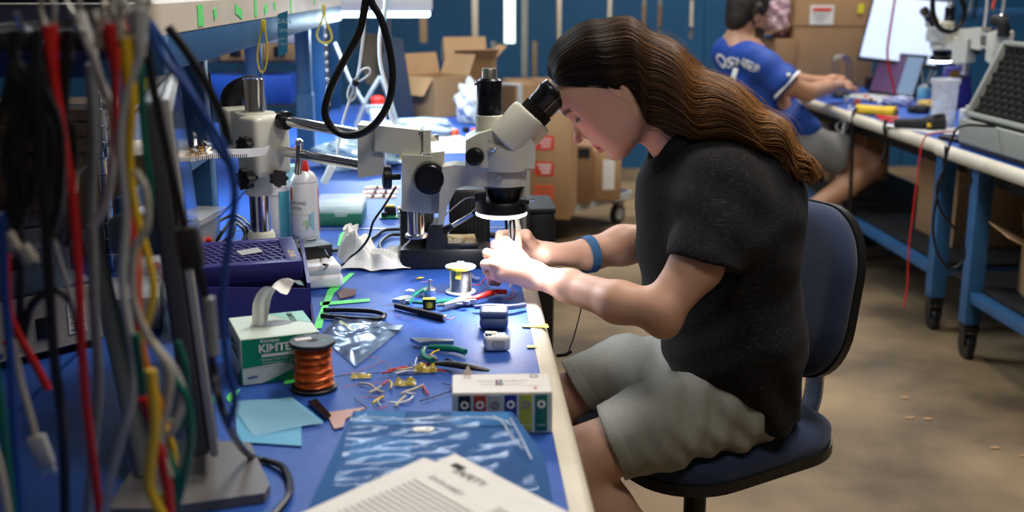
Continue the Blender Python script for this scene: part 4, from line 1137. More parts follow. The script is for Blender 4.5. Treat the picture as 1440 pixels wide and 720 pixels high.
so_ = A0+uy*bd_-ux*.0004            # left side, seen obliquely
text('lettering', 'KIMTECH', .020, M['ink'], A0-ux*.0006+uy*.066+Z*.048, -uy, Z, t, bold=.0003)
obj('black_bar', face_poly([(.03, .034), (.095, .034), (.095, .038), (.03, .038)], so_, -uy, Z), 'ink', t)
obj('green_corner', face_poly([(bd_-.045, .001), (bd_-.001, .001), (bd_-.001, .03)], so_, -uy, Z), 'green_card', t)
# green swash and print on the top, slot and tissue
tp = A0+Z*(bh+.0003)
obj('swash', face_poly([(.060, bd_*.98), (.085, .082), (bw-.001, .050), (bw-.001, bd_*.98)], tp, ux, uy), mat('aqua_print', (.30, .62, .52), .5), t)
text('lettering', 'KIMTECH', .012, M['ink'], tp+ux*.092+uy*.088, -uy, ux, t, bold=.0003)
obj('slot_film', face_poly([(x_*.033+.058, y_*.016+.066) for x_, y_ in [(math.cos(a*.4), math.sin(a*.4)) for a in range(16)]], tp, ux, uy), mat('grey_film', (.30, .30, .34), .3), t)
M['tissue'] = mat('white_tissue', (.90, .89, .86), .9, bump=(90, .3, .002), trans=.0)
bm = bmesh.new()
tb = tp+ux*.058+uy*.066
def tis(u, v):
    s = u; w = .030*(1+.3*s)*(v-.5)*2
    x = -.018+.020*s+.052*max(0, s-.25)**1.2; z = .072*math.sin(min(1, s*1.15)*math.pi*.62)-.004
    return tb+ux*(x+w*.5)+uy*(w*.55+.008*math.sin(v*9+s*5))+Z*(z+.006*math.sin(v*7+s*3)-.012*abs(v-.5)*2*s)
sheet(bm, tis, 18, 14); obj('tissue', bm, 'tissue', t, smooth=True)

# ---- indigo parts bin with lattice tray
t = thing('parts_bin', 'indigo plastic bin with upright end wall behind the wipes box', 'bin', (-.36, 1.86, BT))
bm = bmesh.new()
P0 = PZ(440, 462); 
wl = [PZ(436, 463), PZ(300, 480)]
def wallq(bm, a, b, za, zb, th=.005, lean=0.0):
    d = (b-a).normalized(); n = Vector((-d.y, d.x, 0))
    mid = (a+b)/2; quadp = [(0, 0), ((b-a).length, 0), ((b-a).length, zb), (0, za)]
    prism(bm, quadp, th, Matrix.Translation(a) @ Matrix((d, Vector((0, 0, 1))+n*lean, d.cross(Z))).transposed().to_4x4(), bev=.0015)
a_ = Vector((-.262, 1.90, BT)); b_ = Vector((-.475, 1.845, BT)); c_ = Vector((-.30, 2.10, BT)); d__ = Vector((-.51, 2.05, BT))
bm = bmesh.new(); wallq(bm, b_, a_, .095, .075); obj('front_wall', bm, 'indigo', t)
bm = bmesh.new(); wallq(bm, a_, c_, .085, .118, .006); obj('end_wall', bm, 'indigo', t)
bm = bmesh.new(); wallq(bm, d__, c_, .09, .09); wallq(bm, b_, d__, .09, .09)
prism(bm, [(p.x, p.y) for p in (b_, a_, c_, d__)], .004, Matrix.Translation((0, 0, BT+.003))); obj('back_wall', bm, 'indigo', t)
bm = bmesh.new(); prism(bm, [(0, 0), (.030, 0), (.0, .045)], .004, Matrix.Translation(a_+V(.003, .0, .002)) @ Matrix((Vector((.25, -.97, 0)), Z, Vector((-.97, -.25, 0)))).transposed().to_4x4()); obj('gusset', bm, 'indigo', t)
lt = thing('lattice_tray', 'indigo tray with diagonal lattice top and small paper label', 'tray', (-.40, 1.985, .855))
Rt = Matrix.Translation((-.392, 1.975, .866)) @ Matrix.Rotation(.27, 4, 'Z') @ Matrix.Rotation(.10, 4, 'X')
bm = bmesh.new()
for (x, y, w, h) in ((0, -.062, .20, .016), (0, .062, .20, .016), (-.096, 0, .012, .13), (.088, 0, .028, .13)): box(bm, Rt @ V(x, y, 0), (w, h, .034), Rt.to_3x3().to_4x4(), bev=.002)
obj('rim', bm, 'indigo', lt)
bm = bmesh.new()
for k in range(13):
    x = -.088+k*.0135; box(bm, Rt @ V(x, 0, .010), (.0022, .115, .012), Rt.to_3x3().to_4x4() @ Matrix.Rotation(.45, 4, 'Z') )
for k in range(8): box(bm, Rt @ V(-.01, -.05+k*.0145, .010), (.165, .0022, .012), Rt.to_3x3().to_4x4())
pl_ = obj('lattice', bm, mat('lit_indigo_plastic', (.10, .09, .33), .35), lt); pl_['kind'] = 'stuff'  # lighter indigo: light falling on the ribs put into their colour
bm = bmesh.new(); box(bm, Rt @ V(0, 0, -.014), (.196, .13, .003), Rt.to_3x3().to_4x4()); obj('floor_plate', bm, 'black_matte', lt)
bm = bmesh.new(); box(bm, Rt @ V(.018, .0, .0172), (.040, .026, .0006), Rt.to_3x3().to_4x4() @ Matrix.Rotation(.3, 4, 'Z')); obj('paper_label', bm, 'lgrey', lt)
text('lettering', '9F 07', .016, M['yellow'], Rt @ V(.089, -.03, .0175), Rt.to_3x3() @ V(0, 1, 0), Rt.to_3x3() @ V(-1, 0, 0), lt)

# ---- white adapter and black box on it
c = PZ(462, 398); t = thing('power_adapter', 'white rounded plastic power brick beside the indigo bin', 'adapter', (c.x-.015, c.y+.02, BT))
Ra = Matrix.Rotation(.28, 4, 'Z')
bm = bmesh.new(); box(bm, V(c.x-.028, c.y+.022, BT+.014), (.088, .15, .028), Ra, bev=.010, seg=3); obj('lower_shell', bm, 'white', t)
bm = bmesh.new(); box(bm, V(c.x-.028, c.y+.022, BT+.036), (.083, .142, .020), Ra, bev=.008, seg=3); us_ = obj('upper_shell', bm, 'white', t)
t = thing('battery_box', 'small black electronics box lying on the white power brick', 'box', (c.x-.05, c.y+.045, BT+.046))
bm = bmesh.new(); box(bm, V(c.x-.045, c.y+.052, BT+.060), (.072, .085, .026), Matrix.Rotation(.5, 4, 'Z'), bev=.002); obj('housing', bm, 'black', t)
bm = bmesh.new()
for k in range(4): box(bm, V(c.x-.062+.010*k, c.y+.045+.004*k, BT+.0745), (.005, .003, .003), (0, 0, .5*k))
pieces('contact', bm, 'gold', t)
bm = bmesh.new(); box(bm, V(c.x-.040, c.y+.070, BT+.0745), (.02, .006, .002), (0, 0, .5)); obj('switch', bm, 'grey', t)
# chrome clamp and rubber ring by the stand
c = PZ(416, 392); c.z = BT+.023
bm = bmesh.new(); c2 = PZ(418, 388); lathe(bm, [(.014, 0), (.017, .004), (.014, .010), (.018, .013), (.018, .022), (.012, .030), (.016, .034), (.014, .042), (.004, .044)], c2, seg=20)
single('chrome_valve', bm, 'chrome', 'knobbly chrome fitting standing by the stand base', 'fitting')
bm = bmesh.new(); c = PZ(365, 397); lathe(bm, [(.013, 0), (.024, .001), (.025, .006), (.023, .012), (.017, .013), (.013, .010), (.013, 0)], V(px_+.0, py_-.125+.03, BT+.022), seg=28, cap=False)
single('rubber_ring', bm, 'rubber', 'black rubber ring lying on the foot of the stand', 'ring')

# ---- crumpled tissue
bm = bmesh.new()
cc = PZ(530, 372)
rr = random.Random(11)
def crump(u, v, s=1.0):
    x = (u-.5)*.15; y = (v-.5)*.12
    h = .010+.016*abs(math.sin(u*7+v*3))+.012*abs(math.sin(v*11+u*5+1))+.006*math.sin(u*23+v*17)
    if u < .45: h += (.45-u)*.20*max(0, math.sin(v*math.pi))**1.5
    e = min(u, 1-u, v, 1-v); h *= min(1, e*5+.15)
    return cc+V(x+.010*math.sin(v*9), y+.010*math.sin(u*8), h+.001)
sheet(bm, crump, 30, 26)
single('crumpled_tissue', bm, 'tissue', 'crumpled white tissue lying left of the black soldering station', 'tissue', smooth=False)
bm = bmesh.new()
top = PY(498, 312, 2.42)
sheet(bm, lambda u, v: cc+V(-.045+.02*math.sin(v*6)*u+(v-.5)*.075*(1-u*.85)-.012*u, .035+.012*math.sin(v*8), .006+.070*u+.006*math.sin(v*10+u*4)), 12, 10)
single('tissue_peak', bm, 'tissue', 'pointed upstanding fold of torn tissue by the crumpled one', 'tissue', smooth=False)

# ---- soldering station
t = thing('soldering_station', 'black soldering station with ribbed side behind the solder reel', 'soldering station', (-.03, 2.42, BT))
bm = bmesh.new(); box(bm, (-.095, 2.43, BT+.062), (.07, .13, .124), bev=.006); box(bm, (-.035, 2.405, BT+.022), (.19, .16, .044), bev=.006); obj('housing', bm, 'black', t)
bm = bmesh.new(); box(bm, (.018, 2.45, BT+.078), (.088, .10, .156), bev=.008, seg=3); rb_ = obj('ribbed_body', bm, 'black', t)
for k in range(9):
    bm = bmesh.new(); box(bm, (-.022+k*.0085, 2.398, BT+.082), (.0032, .006, .13), bev=.001, seg=1); obj('rib', bm, 'black', rb_)
bm = bmesh.new(); cyl(bm, (.062, 2.42, BT+.052), (.073, 2.42, BT+.052), .007, seg=16, bev=.001); obj('knob', bm, 'black', rb_)
sh_ = bmesh.new()
# sculpted cradle in front
prof = [(-.020, .044), (-.014, .088), (-.002, .096), (.012, .090), (.022, .066), (.034, .052), (.050, .046)]
S_ = spline([V(x, 0, z) for x, z in prof], 6)
poly = [(p.x, p.z) for p in S_]+[(.050, .030), (-.020, .030)]
prism(sh_, poly, .075, Matrix.Translation((-.055, 0, BT)) @ XZ(2.365), bev=.003); obj('cradle', sh_, 'black', t)
bm = bmesh.new()
for k in range(8): box(bm, PY(567+k*1.3, 347-k*1.2, 2.324), (.0012, .0006, .012-.0006*k), (0, .5, 0))
for k in range(5): box(bm, PY(561.5, 303+k*3.5, 2.363), (.006, .0006, .0014), (0, -.5, 0))
mk = obj('hatched_mark', bm, 'white_ink', t); mk['kind'] = 'stuff'
bm = bmesh.new(); box(bm, (.0, 2.353, BT+.050), (.070, .052, .010), (0, 0, .05), bev=.002); obj('sponge_tray', bm, 'black', t)
M['sponge'] = mat('tan_sponge', (.55, .46, .27), .95, noise=(40, (.28, .20, .09), 4, .5, .6), bump=(140, .8, .004))
bm = bmesh.new(); box(bm, (.0, 2.350, BT+.060), (.060, .044, .012), (0, 0, .05), bev=.003)
single('sponge', bm, 'sponge', 'worn tan sponge in the tray of the soldering station', 'sponge')
t = thing('soldering_iron', 'soldering iron with silver sleeve slanting out of its black holder', 'soldering iron', PY(620, 330, 2.36))
a_ = PY(606, 334, 2.36); b_ = PY(637, 317, 2.34); c_ = PY(666, 300, 2.315); e_ = PY(677, 293, 2.305)
bm = bmesh.new(); cyl(bm, a_, b_, .012, .007, seg=20, bev=.001); obj('holder', bm, 'black', t)
bm = bmesh.new(); cyl(bm, b_, c_, .0052, seg=20); obj('sleeve', bm, 'chrome', t)
bm = bmesh.new(); cyl(bm, c_, e_, .0068, .0085, seg=20, bev=.001); tube(bm, [e_, e_+V(.02, .01, .004), e_+V(.05, .05, -.02), e_+V(.055, .09, -.10), V(.10, 2.55, BT+.006)], .003, 8); obj('handle', bm, 'rubber', t)

# ---- cables about the soldering station (each one thing)
def cable(pts, r, m, label, name='cable', cat='cable', group=None, seg=8, n=7):
    bm = bmesh.new(); tube(bm, pts, r, seg, n); return single(name, bm, m, label, cat, True, group)
g_ = .004
cable([PY(557, 262, 2.2), PY(540, 290, 2.18), PY(525, 312, 2.17), PY(518, 335, 2.18), PY(505, 352, 2.2), PY(492, 362, 2.22), PZ(482, 372, BT+.053)], .0024, 'rubber', 'thin black cable drooping from the tension knob to the white power brick')
cable([PZ(570, 352, BT+.004), PZ(545, 358, BT+.004), PZ(520, 366, BT+.004), PZ(480, 374, BT+.01), PZ(455, 372, BT+.058)], .0022, 'rubber', 'thin black cable passing under the crumpled tissue')
cable([PZ(566, 322, BT+.005), PZ(540, 324, BT+.005), PZ(526, 334, BT+.005), PZ(500, 347, BT+.005), PZ(470, 352, BT+.005), PZ(430, 350, BT+.01)], .0045, 'rubber', 'thick black cable curving behind the crumpled tissue')
cable([PZ(566, 330, BT+.005), PZ(548, 331, BT+.005), PZ(534, 344, BT+.005), PZ(540, 356, BT+.005)], .0042, 'rubber', 'short black cable bend beside the soldering station')
cable([PZ(462, 362, BT+.075), PZ(450, 344, BT+.055), PZ(430, 341, BT+.045), PZ(412, 351, BT+.035), PZ(402, 358, BT+.03), PZ(385, 362, BT+.028)], .0024, 'rubber', 'thin black cable arching over the small black box')
cable([PZ(455, 436, BT+.005), PZ(490, 436, BT+.005), PZ(525, 438, BT+.005), PZ(541, 443, BT+.005), PZ(530, 449, BT+.005), PZ(495, 448, BT+.005), PZ(452, 444, BT+.005)], .0045, 'rubber', 'black cable bent into a flat hairpin on the blue bench')
for k, (dx, lb) in enumerate(((0, 'largest'), (14, 'middle'), (26, 'smallest'))):
    pts = [PZ(298, 350, BT+.01), PZ(300+dx, 318+dx*.5, BT+.05), PZ(330, 303+dx*.4, BT+.06), PZ(352-dx*.3, 318+dx*.3, BT+.05), PZ(352-dx*.5, 342, BT+.015), PZ(325, 353, BT+.006), PZ(300, 358-dx*.3, BT+.006)]
    cable(pts, .0040, 'rubber', lb+' of the three black cable coils beside the stand post')
cable([PZ(290, 352, BT+.01), PZ(330, 355, BT+.01), PZ(372, 348, BT+.03), PZ(395, 352, BT+.03), PZ(402, 362, BT+.03)], .003, 'rubber', 'black cable running along the foot of the stand')

# ---- green bench tape
for i, pts in enumerate(([(478, 330), (486, 322), (503, 322), (497, 338), (484, 346), (474, 346)], [(440, 462), (449, 440), (461, 408), (492, 384), (499, 384), (470, 412), (458, 440), (452, 462)], [(450, 425), (520, 420), (520, 424), (450, 430)], [(400, 536), (440, 527), (444, 531), (400, 541)], [(318, 560), (322, 553), (338, 547), (334, 556), (322, 566)])):
    flat('green_tape', pts, BT+.0003, .0005, 'green_tape', parent=nb)
flat('yellow_tape', [(733, 457), (770, 456), (772, 461), (735, 460)], BT+.0012, .0006, 'yellow_tape', parent=nb)
flat('yellow_tape', [(741, 486), (755, 486), (755, 489), (741, 489)], BT+.0012, .0006, 'yellow_tape', parent=nb)
bm = bmesh.new(); box(bm, (-.235, 2.742, BT+.0005), (.75, .006, .0012)); obj('joint_strip', bm, 'alu', nb)

# ---- hand tools
def blob(bm, pts, r, seg=12, n=6, flat=None): tube(bm, pts, r, seg, n, flat=flat)
t = thing('pliers', 'green-handled cutters lying open left of the solder reel', 'pliers', PZ(585, 428))
z1 = BT+.008
bm = bmesh.new(); blob(bm, [PZ(574, 427, z1), PZ(582, 415, z1), PZ(594, 408, z1), PZ(605, 405, z1)], lambda u: .0052*(.7+.5*u), flat=.7); obj('grip', bm, 'green_handle', t)
bm = bmesh.new(); blob(bm, [PZ(580, 425, z1), PZ(600, 426, z1), PZ(620, 424, z1), PZ(634, 423, z1)], lambda u: .0055*(.7+.45*u), flat=.7); obj('grip', bm, 'green_handle', t)
bm = bmesh.new(); prism(bm, [(p.x, p.y) for p in (PZ(552, 429), PZ(566, 424), (PZ(574, 423)), PZ(582, 425), PZ(575, 428), PZ(562, 430))], .007, Matrix.Translation((0, 0, z1)), bev=.0015); lathe(bm, [(.0045, 0), (.0045, .0055), (.003, .006)], PZ(573, 426, z1), seg=14); obj('jaw', bm, 'steel', t)
t = thing('marker_pen', 'dark grey steel-tipped probe lying in front of the green cutters', 'pen', PZ(590, 438))
bm = bmesh.new(); cyl(bm, PZ(556, 430, z1-.002), PZ(588, 438, z1-.002), .0048, .0055, seg=16, bev=.001); cyl(bm, PZ(588, 438, z1-.002), PZ(624, 447, z1-.002), .0062, seg=16, bev=.0015); obj('barrel', bm, 'black', t)
bm = bmesh.new(); cyl(bm, PZ(624, 447, z1-.002), PZ(627, 447.6, z1-.002), .0058, seg=16, bev=.001); obj('cap', bm, 'alu', t)
t = thing('potentiometer', 'small round metal potentiometer with upright shaft', 'component', PZ(605, 416))
c = PZ(605, 417, BT); bm = bmesh.new(); cyl(bm, c+V(0, 0, .006), c+V(0, 0, .016), .0115, seg=24, bev=.001); cyl(bm, c+V(0, 0, .0), c+V(0, 0, .006), .009, seg=16); obj('can', bm, 'steel', t)
bm = bmesh.new(); cyl(bm, c+V(0, 0, .016), c+V(0, 0, .021), .005, seg=16); cyl(bm, c+V(0, 0, .021), c+V(0, 0, .034), .003, seg=14, bev=.0005); obj('shaft', bm, 'steel', t)
for k in range(3): bm = bmesh.new(); box(bm, c+V(-.012+.006*k, -.011, .004), (.0016, .006, .001)); obj('lug', bm, 'gold', t)
t = thing('transformer', 'small black transformer wrapped with yellow tape on its pins', 'component', PZ(604, 438))
c = PZ(604, 438, BT); bm = bmesh.new(); box(bm, c+V(0, 0, .022), (.024, .016, .0045), bev=.001); box(bm, c+V(0, 0, .006), (.024, .016, .0045), bev=.001)
for s in (-1, 1): box(bm, c+V(s*.0095, 0, .014), (.004, .014, .014), bev=.0008)
obj('core', bm, 'black', t)
bm = bmesh.new(); cyl(bm, c+V(0, 0, .008), c+V(0, 0, .020), .0072, seg=20); box(bm, c+V(0, 0, .0246), (.022, .014, .0006)); obj('tape_wrap', bm, 'yellow_tape', t)
for k in range(8): bm = bmesh.new(); cyl(bm, c+V(-.009+.006*(k % 4), -.006+.012*(k//4), 0), c+V(-.009+.006*(k % 4), -.006+.012*(k//4), .005), .0006, seg=6); obj('pin', bm, 'steel', t)
t = thing('pliers', 'wire strippers with one red and one blue-grey handle', 'pliers', PZ(680, 428))
z2 = BT+.009
bm = bmesh.new(); blob(bm, [PZ(651, 424, z2), PZ(672, 418, z2+.004), PZ(695, 411, z2+.006), PZ(712, 410, z2+.005)], lambda u: .0058*(.75+.45*math.sin(math.pi*min(u, .8))), flat=.8); obj('grip', bm, 'red', t, label='red grip')
M['bluegrey'] = mat('blue_grey_grip', (.10, .13, .27), .35)
bm = bmesh.new(); blob(bm, [PZ(667, 432, z2), PZ(690, 431, z2+.002), PZ(715, 432, z2+.002), PZ(738, 429, z2)], lambda u: .0060*(.75+.4*math.sin(math.pi*min(u, .8))), flat=.8); obj('grip', bm, 'bluegrey', t, label='blue-grey grip')
bm = bmesh.new(); prism(bm, [(p.x, p.y) for p in (PZ(623, 436), PZ(640, 430), (PZ(652, 424)), PZ(664, 425), PZ(670, 431), PZ(655, 432), PZ(642, 434), PZ(625, 438))], .008, Matrix.Translation((0, 0, z2)), bev=.002)
cyl(bm, PZ(615, 429, z2-.002), PZ(650, 428, z2-.001), .0026, seg=10); lathe(bm, [(.006, 0), (.006, .007), (.004, .008)], PZ(656, 428, z2), seg=16); obj('jaw', bm, 'grey', t)
t = thing('wire_lead', 'fine silver wire lead sticking out beneath the hand', 'wire', PZ(690, 412))
bm = bmesh.new(); cyl(bm, PZ(675, 398, BT+.020), PZ(703, 417, BT+.014), .0006, seg=6); obj('wire', bm, 'steel', t)
bm = bmesh.new(); tube(bm, [PZ(664, 401, BT+.003), PZ(673, 400, BT+.003), PZ(678, 396, BT+.003), PZ(682, 392, BT+.004)], .0011, 6); obj('sheath', bm, 'red', t)
t = thing('connector_lead', 'tiny white connector with curled red lead below the hand', 'wire', PZ(722, 400))
bm = bmesh.new(); box(bm, PZ(718, 401, BT+.012), (.007, .006, .009), bev=.001); obj('plug', bm, 'paper', t)
bm = bmesh.new(); tube(bm, [PZ(719, 405, BT+.008), PZ(722, 411, BT+.004), PZ(720, 418, BT+.002), PZ(712, 421, BT+.002)], .0009, 6); obj('lead', bm, 'red', t)
cable([PZ(675, 392, BT+.006), PZ(668, 392, BT+.006), PZ(664, 388, BT+.006)], .004, 'bluegrey', 'small grey plug stub beside the solder reel', 'plug', 'plug')

# ---- earbud case (blue sleeve) and white module
M['case_blue'] = mat('slate_blue_silicone', (.07, .11, .25), .45)
c = PZ(695, 463); t = thing('earbud_case', 'slate-blue rounded earbud case with dark window on its lid', 'case', (c.x, c.y+.01, BT))
bm = bmesh.new(); box(bm, (c.x, c.y+.010, BT+.012), (.050, .044, .022), (0, 0, -.05), bev=.010, seg=4); b1 = obj('case_body', bm, 'case_blue', t)
bm = bmesh.new(); box(bm, (c.x, c.y+.013, BT+.0275), (.050, .044, .012), (0, 0, -.05), bev=.0055, seg=4); lid = obj('lid', bm, 'case_blue', t)
bm = bmesh.new(); prism(bm, rrect(.028, .018, .004), .0008, Matrix.Translation((c.x, c.y+.010, BT+.0336))); obj('window', bm, 'grey', lid)
c = PZ(698, 494); t = thing('sensor_module', 'opened white rounded sensor module with oval front', 'device', (c.x, c.y+.012, BT))
bm = bmesh.new(); box(bm, (c.x+.002, c.y+.004, BT+.0125), (.042, .014, .025), (0, 0, .06), bev=.0062, seg=4); fr_ = obj('front_shell', bm, 'white', t)
bm = bmesh.new(); prism(bm, rrect(.022, .013, .006), .0010, Matrix.Translation((c.x+.003, c.y-.0035, BT+.013)) @ XZ(0) , bev=.0003); obj('oval_window', bm, 'lgrey', fr_)
bm = bmesh.new(); prism(bm, rrect(.013, .006, .0028), .0010, Matrix.Translation((c.x+.003, c.y-.0042, BT+.0125)) @ XZ(0), bev=.0003); obj('oval_lens', bm, 'clear', fr_)
bm = bmesh.new(); box(bm, (c.x-.001, c.y+.024, BT+.011), (.038, .026, .020), (0, 0, .06), bev=.003); obj('rear_shell', bm, 'white', t)
bm = bmesh.new()
for x, y, w, m_ in ((-.012, .020, .010, 0), (.002, .028, .012, 0), (.012, .018, .008, 0)): box(bm, (c.x+x, c.y+y, BT+.0225), (w, .007, .004), (0, 0, .2), bev=.0006)
pieces('circuit_chip', bm, 'black', t)
bm = bmesh.new(); box(bm, (c.x-.008, c.y+.030, BT+.0220), (.018, .006, .003), (0, 0, -.2)); obj('copper_tab', bm, 'gold', t)

# ---- foreground cutters
t = thing('pliers', 'green-handled cutters in front of the white sensor module', 'pliers', PZ(615, 492))
bm = bmesh.new(); blob(bm, [PZ(603, 488, z1), PZ(620, 489, z1), PZ(640, 491, z1), PZ(654, 495, z1)], lambda u: .0058*(.7+.5*math.sin(math.pi*min(u, .75))), flat=.8); obj('grip', bm, 'green_handle', t)
bm = bmesh.new(); blob(bm, [PZ(597, 489, z1), PZ(594, 496, z1), PZ(598, 503, z1), PZ(608, 507, z1)], lambda u: .0050*(.7+.5*u), flat=.8); obj('grip', bm, 'green_handle', t)
bm = bmesh.new(); prism(bm, [(p.x, p.y) for p in (PZ(577, 484), PZ(590, 484), (PZ(638, 486)), PZ(638, 488.5), PZ(605, 489), PZ(590, 491))], .007, Matrix.Translation((0, 0, z1)), bev=.001); obj('jaw', bm, 'steel', t)
bm = bmesh.new(); tube(bm, [PZ(605, 500, BT+.012), PZ(610, 495, BT+.012), PZ(618, 492, BT+.013)], .0014, 6); obj('wire_offcut', bm, 'yellow', t)
t = thing('cutters', 'black-handled flush cutters lying beside the green-handled pair', 'pliers', PZ(650, 515))
bm = bmesh.new(); blob(bm, [PZ(612, 511, z1), PZ(635, 512, z1+.002), PZ(660, 516, z1+.002), PZ(688, 521, z1-.002)], lambda u: .0085*math.sin(math.pi*(.12+.80*u))**.6, flat=.6); obj('grip', bm, 'black', t)
bm = bmesh.new(); blob(bm, [PZ(627, 505, z1), PZ(634, 507, z1), PZ(641, 511, z1)], .0022); obj('spring', bm, 'black', t)
bm = bmesh.new(); prism(bm, [(p.x, p.y) for p in (PZ(598, 509), PZ(612, 508), PZ(616, 514), PZ(604, 512))], .006, Matrix.Translation((0, 0, z1)), bev=.001); obj('jaw', bm, 'steel', t)

# ---- antistatic bag
M['esd'] = mat('shiny_antistatic_film', (.30, .38, .50), .20, .75, bump=(22, .12, .004), alpha=.66)
corn = [PZ(449, 473), PZ(475, 446), PZ(567, 463), PZ(500, 517)]
bm = bmesh.new()
def bagf(u, v):
    a = corn[1].lerp(corn[2], u); b = corn[0].lerp(corn[3], u); p = a.lerp(b, v)
    e = min(u, 1-u, v*1.2, 1-v); q = min(1, e*7)
    return p+V(0, 0, .002+q*(.003+.0035*math.sin(u*9+v*4)*math.sin(v*7-u*3)+.0018*math.sin(u*15+v*11)+.0006*math.sin(v*23-u*9)))
sheet(bm, bagf, 34, 26)
t = thing('antistatic_bag', 'shiny silver-grey antistatic bag lying on the blue bench', 'bag', PZ(505, 482))
obj('film', bm, 'esd', t, smooth=True)
bm = bmesh.new(); sheet(bm, lambda u, v: corn[1].lerp(corn[2], u)+(corn[0]-corn[1])*(.30*v)*.8+V(0, 0, .0065+.001*math.sin(u*20)), 24, 3); obj('seal_band', bm, mat('smoky_film', (.05, .06, .12), .2, .3, alpha=.85), t, smooth=True)
bm = bmesh.new(); p0 = bagf(.15, .34); p1 = bagf(.42, .36); tube(bm, [p0+V(0, 0, .003), p1+V(0, 0, .003)], .0022, 6, flat=.4); obj('label_strip', bm, mat('pale_yellow_print', (.62, .66, .28), .5), t)

# ---- wire offcuts: every one its own
cols = {'cream': mat('cream_insulation', (.62, .52, .36), .5), 'redw': M['red'], 'dark': mat('navy_insulation', (.02, .02, .05), .5), 'yell': M['yellow'], 'pink': mat('pink_enamelled_wire', (.55, .16, .18), .5), 'whitew': M['white'], 'tinned': M['steel']}
wires = [('cream', [(505, 539), (520, 541), (531, 549), (540, 552)], .0016), ('cream', [(519, 552), (528, 548), (536, 543)], .0016), ('yell', [(524, 567), (532, 561), (540, 557)], .0018),
 ('cream', [(563, 555), (570, 551), (585, 546), (596, 541)], .0018), ('cream', [(556, 571), (562, 564), (570, 557)], .0018), ('whitew', [(547, 566), (565, 566), (576, 562), (581, 557)], .0015),
 ('redw', [(595, 542), (598, 548), (603, 555)], .0016), ('dark', [(590, 564), (610, 558), (634, 550)], .0009), ('dark', [(634, 550), (634, 542), (622, 539)], .0009), ('redw', [(547, 521), (560, 518), (573, 516)], .0020),
 ('cream', [(545, 520), (562, 520), (580, 517)], .0016), ('whitew', [(556, 525), (570, 522), (586, 522)], .0016), ('redw', [(537, 525), (545, 523), (552, 522)], .0016), ('dark', [(560, 527), (575, 527), (592, 526)], .0012),
 ('redw', [(593, 514), (600, 512), (606, 509)], .0016), ('whitew', [(588, 516), (584, 511), (586, 503)], .0012), ('tinned', [(575, 510), (580, 513), (584, 515)], .0010), ('pink', [(480, 527), (505, 521), (530, 512), (535, 507)], .0005),
 ('pink', [(535, 507), (528, 503), (515, 503)], .0005), ('pink', [(535, 507), (547, 512), (548, 519)], .0005), ('pink', [(480, 545), (500, 541), (530, 539), (545, 534)], .0006), ('dark', [(470, 530), (500, 526), (540, 524)], .0006),
 ('dark', [(498, 560), (508, 568), (516, 574)], .0007), ('pink', [(505, 558), (525, 558), (540, 556)], .0006), ('yell', [(546, 535), (551, 539), (549, 546)], .0016), ('redw', [(545, 537), (538, 541), (534, 545)], .0012),
 ('pink', [(530, 575), (540, 573), (546, 569)], .0008), ('whitew', [(570, 552), (580, 554), (584, 553)], .0014), ('tinned', [(536, 558), (532, 566), (536, 571)], .0009), ('redw', [(612, 520), (620, 521), (626, 523)], .0012),
 ('pink', [(554, 443), (560, 445), (568, 445)], .0006), ('pink', [(624, 448), (632, 449), (640, 446)], .0008), ('dark', [(577, 396), (585, 393), (597, 391)], .0007), ('pink', [(592, 397), (600, 396), (610, 394)], .0006), ('pink', [(570, 447), (578, 448), (586, 449)], .0006)]
def ordinal(k, n): return 'only one' if n == 1 else 'leftmost' if k == 0 else 'rightmost' if k == n-1 else ('second', 'third', 'fourth', 'fifth', 'sixth', 'seventh', 'eighth', 'ninth', 'tenth', 'eleventh')[k-1]+' from left'
for i, (cn, pts, r) in enumerate(wires):
    bm = bmesh.new(); tube(bm, [PZ(x, y, BT+r+.0005+.003*math.sin(j*1.7+i)**2) for j, (x, y) in enumerate(pts)], r, 6, 5)
    rk = sorted([(w[1][0][0], j_) for j_, w in enumerate(wires) if w[0] == cn]).index((pts[0][0], i)); nn_ = sum(w[0] == cn for w in wires)
    single('wire_offcut', bm, cols[cn], ordinal(rk, nn_)+' of the '+{'cream': 'cream', 'redw': 'red', 'dark': 'dark', 'yell': 'yellow', 'pink': 'fine pink', 'whitew': 'white', 'tinned': 'bare tinned'}[cn]+' wire offcuts strewn on the blue bench', 'wire', True, 'wire offcuts scattered on the bench')
M['kapton'] = mat('amber_film', (.55, .42, .03), .2, alpha=.75)
for i, (x, y, w, h, lb) in enumerate(((598, 522, .036, .010, 'crumpled amber film tape behind the wire scraps'), (570, 541, .032, .009, 'crumpled yellow-green film tape amid the wire scraps'), (508, 530, .030, .004, 'narrow strip of amber film tape left of the wire scraps'))):
    bm = bmesh.new(); c = PZ(x, y)
    sheet(bm, lambda u, v: c+V((u-.5)*w, (v-.5)*w*.8, .002+h*abs(math.sin(u*5+i))*abs(math.sin(v*4+1+i))*min(1, 6*min(u, 1-u, v, 1-v)+.2)), 10, 8)
    single('film_tape', bm, 'kapton', lb, 'tape', smooth=False)
for i, (x, y) in enumerate(((560, 391),)):
    bm = bmesh.new(); tube(bm, [PZ(586, 392, BT+.002), PZ(590, 391, BT+.004), PZ(595, 391, BT+.002)], .0022, 6, 3); single('yellow_offcut', bm, 'yellow', 'tiny yellow scrap behind the green cutters', 'scrap')
bm = bmesh.new(); tube(bm, [PZ(570, 410, BT+.003), PZ(575, 408, BT+.005), PZ(582, 409, BT+.002)], .0025, 6, 3); single('foil_scrap', bm, 'steel', 'small scrap of crumpled metal foil behind the green cutters', 'scrap')
rr = random.Random(9); bm = bmesh.new()
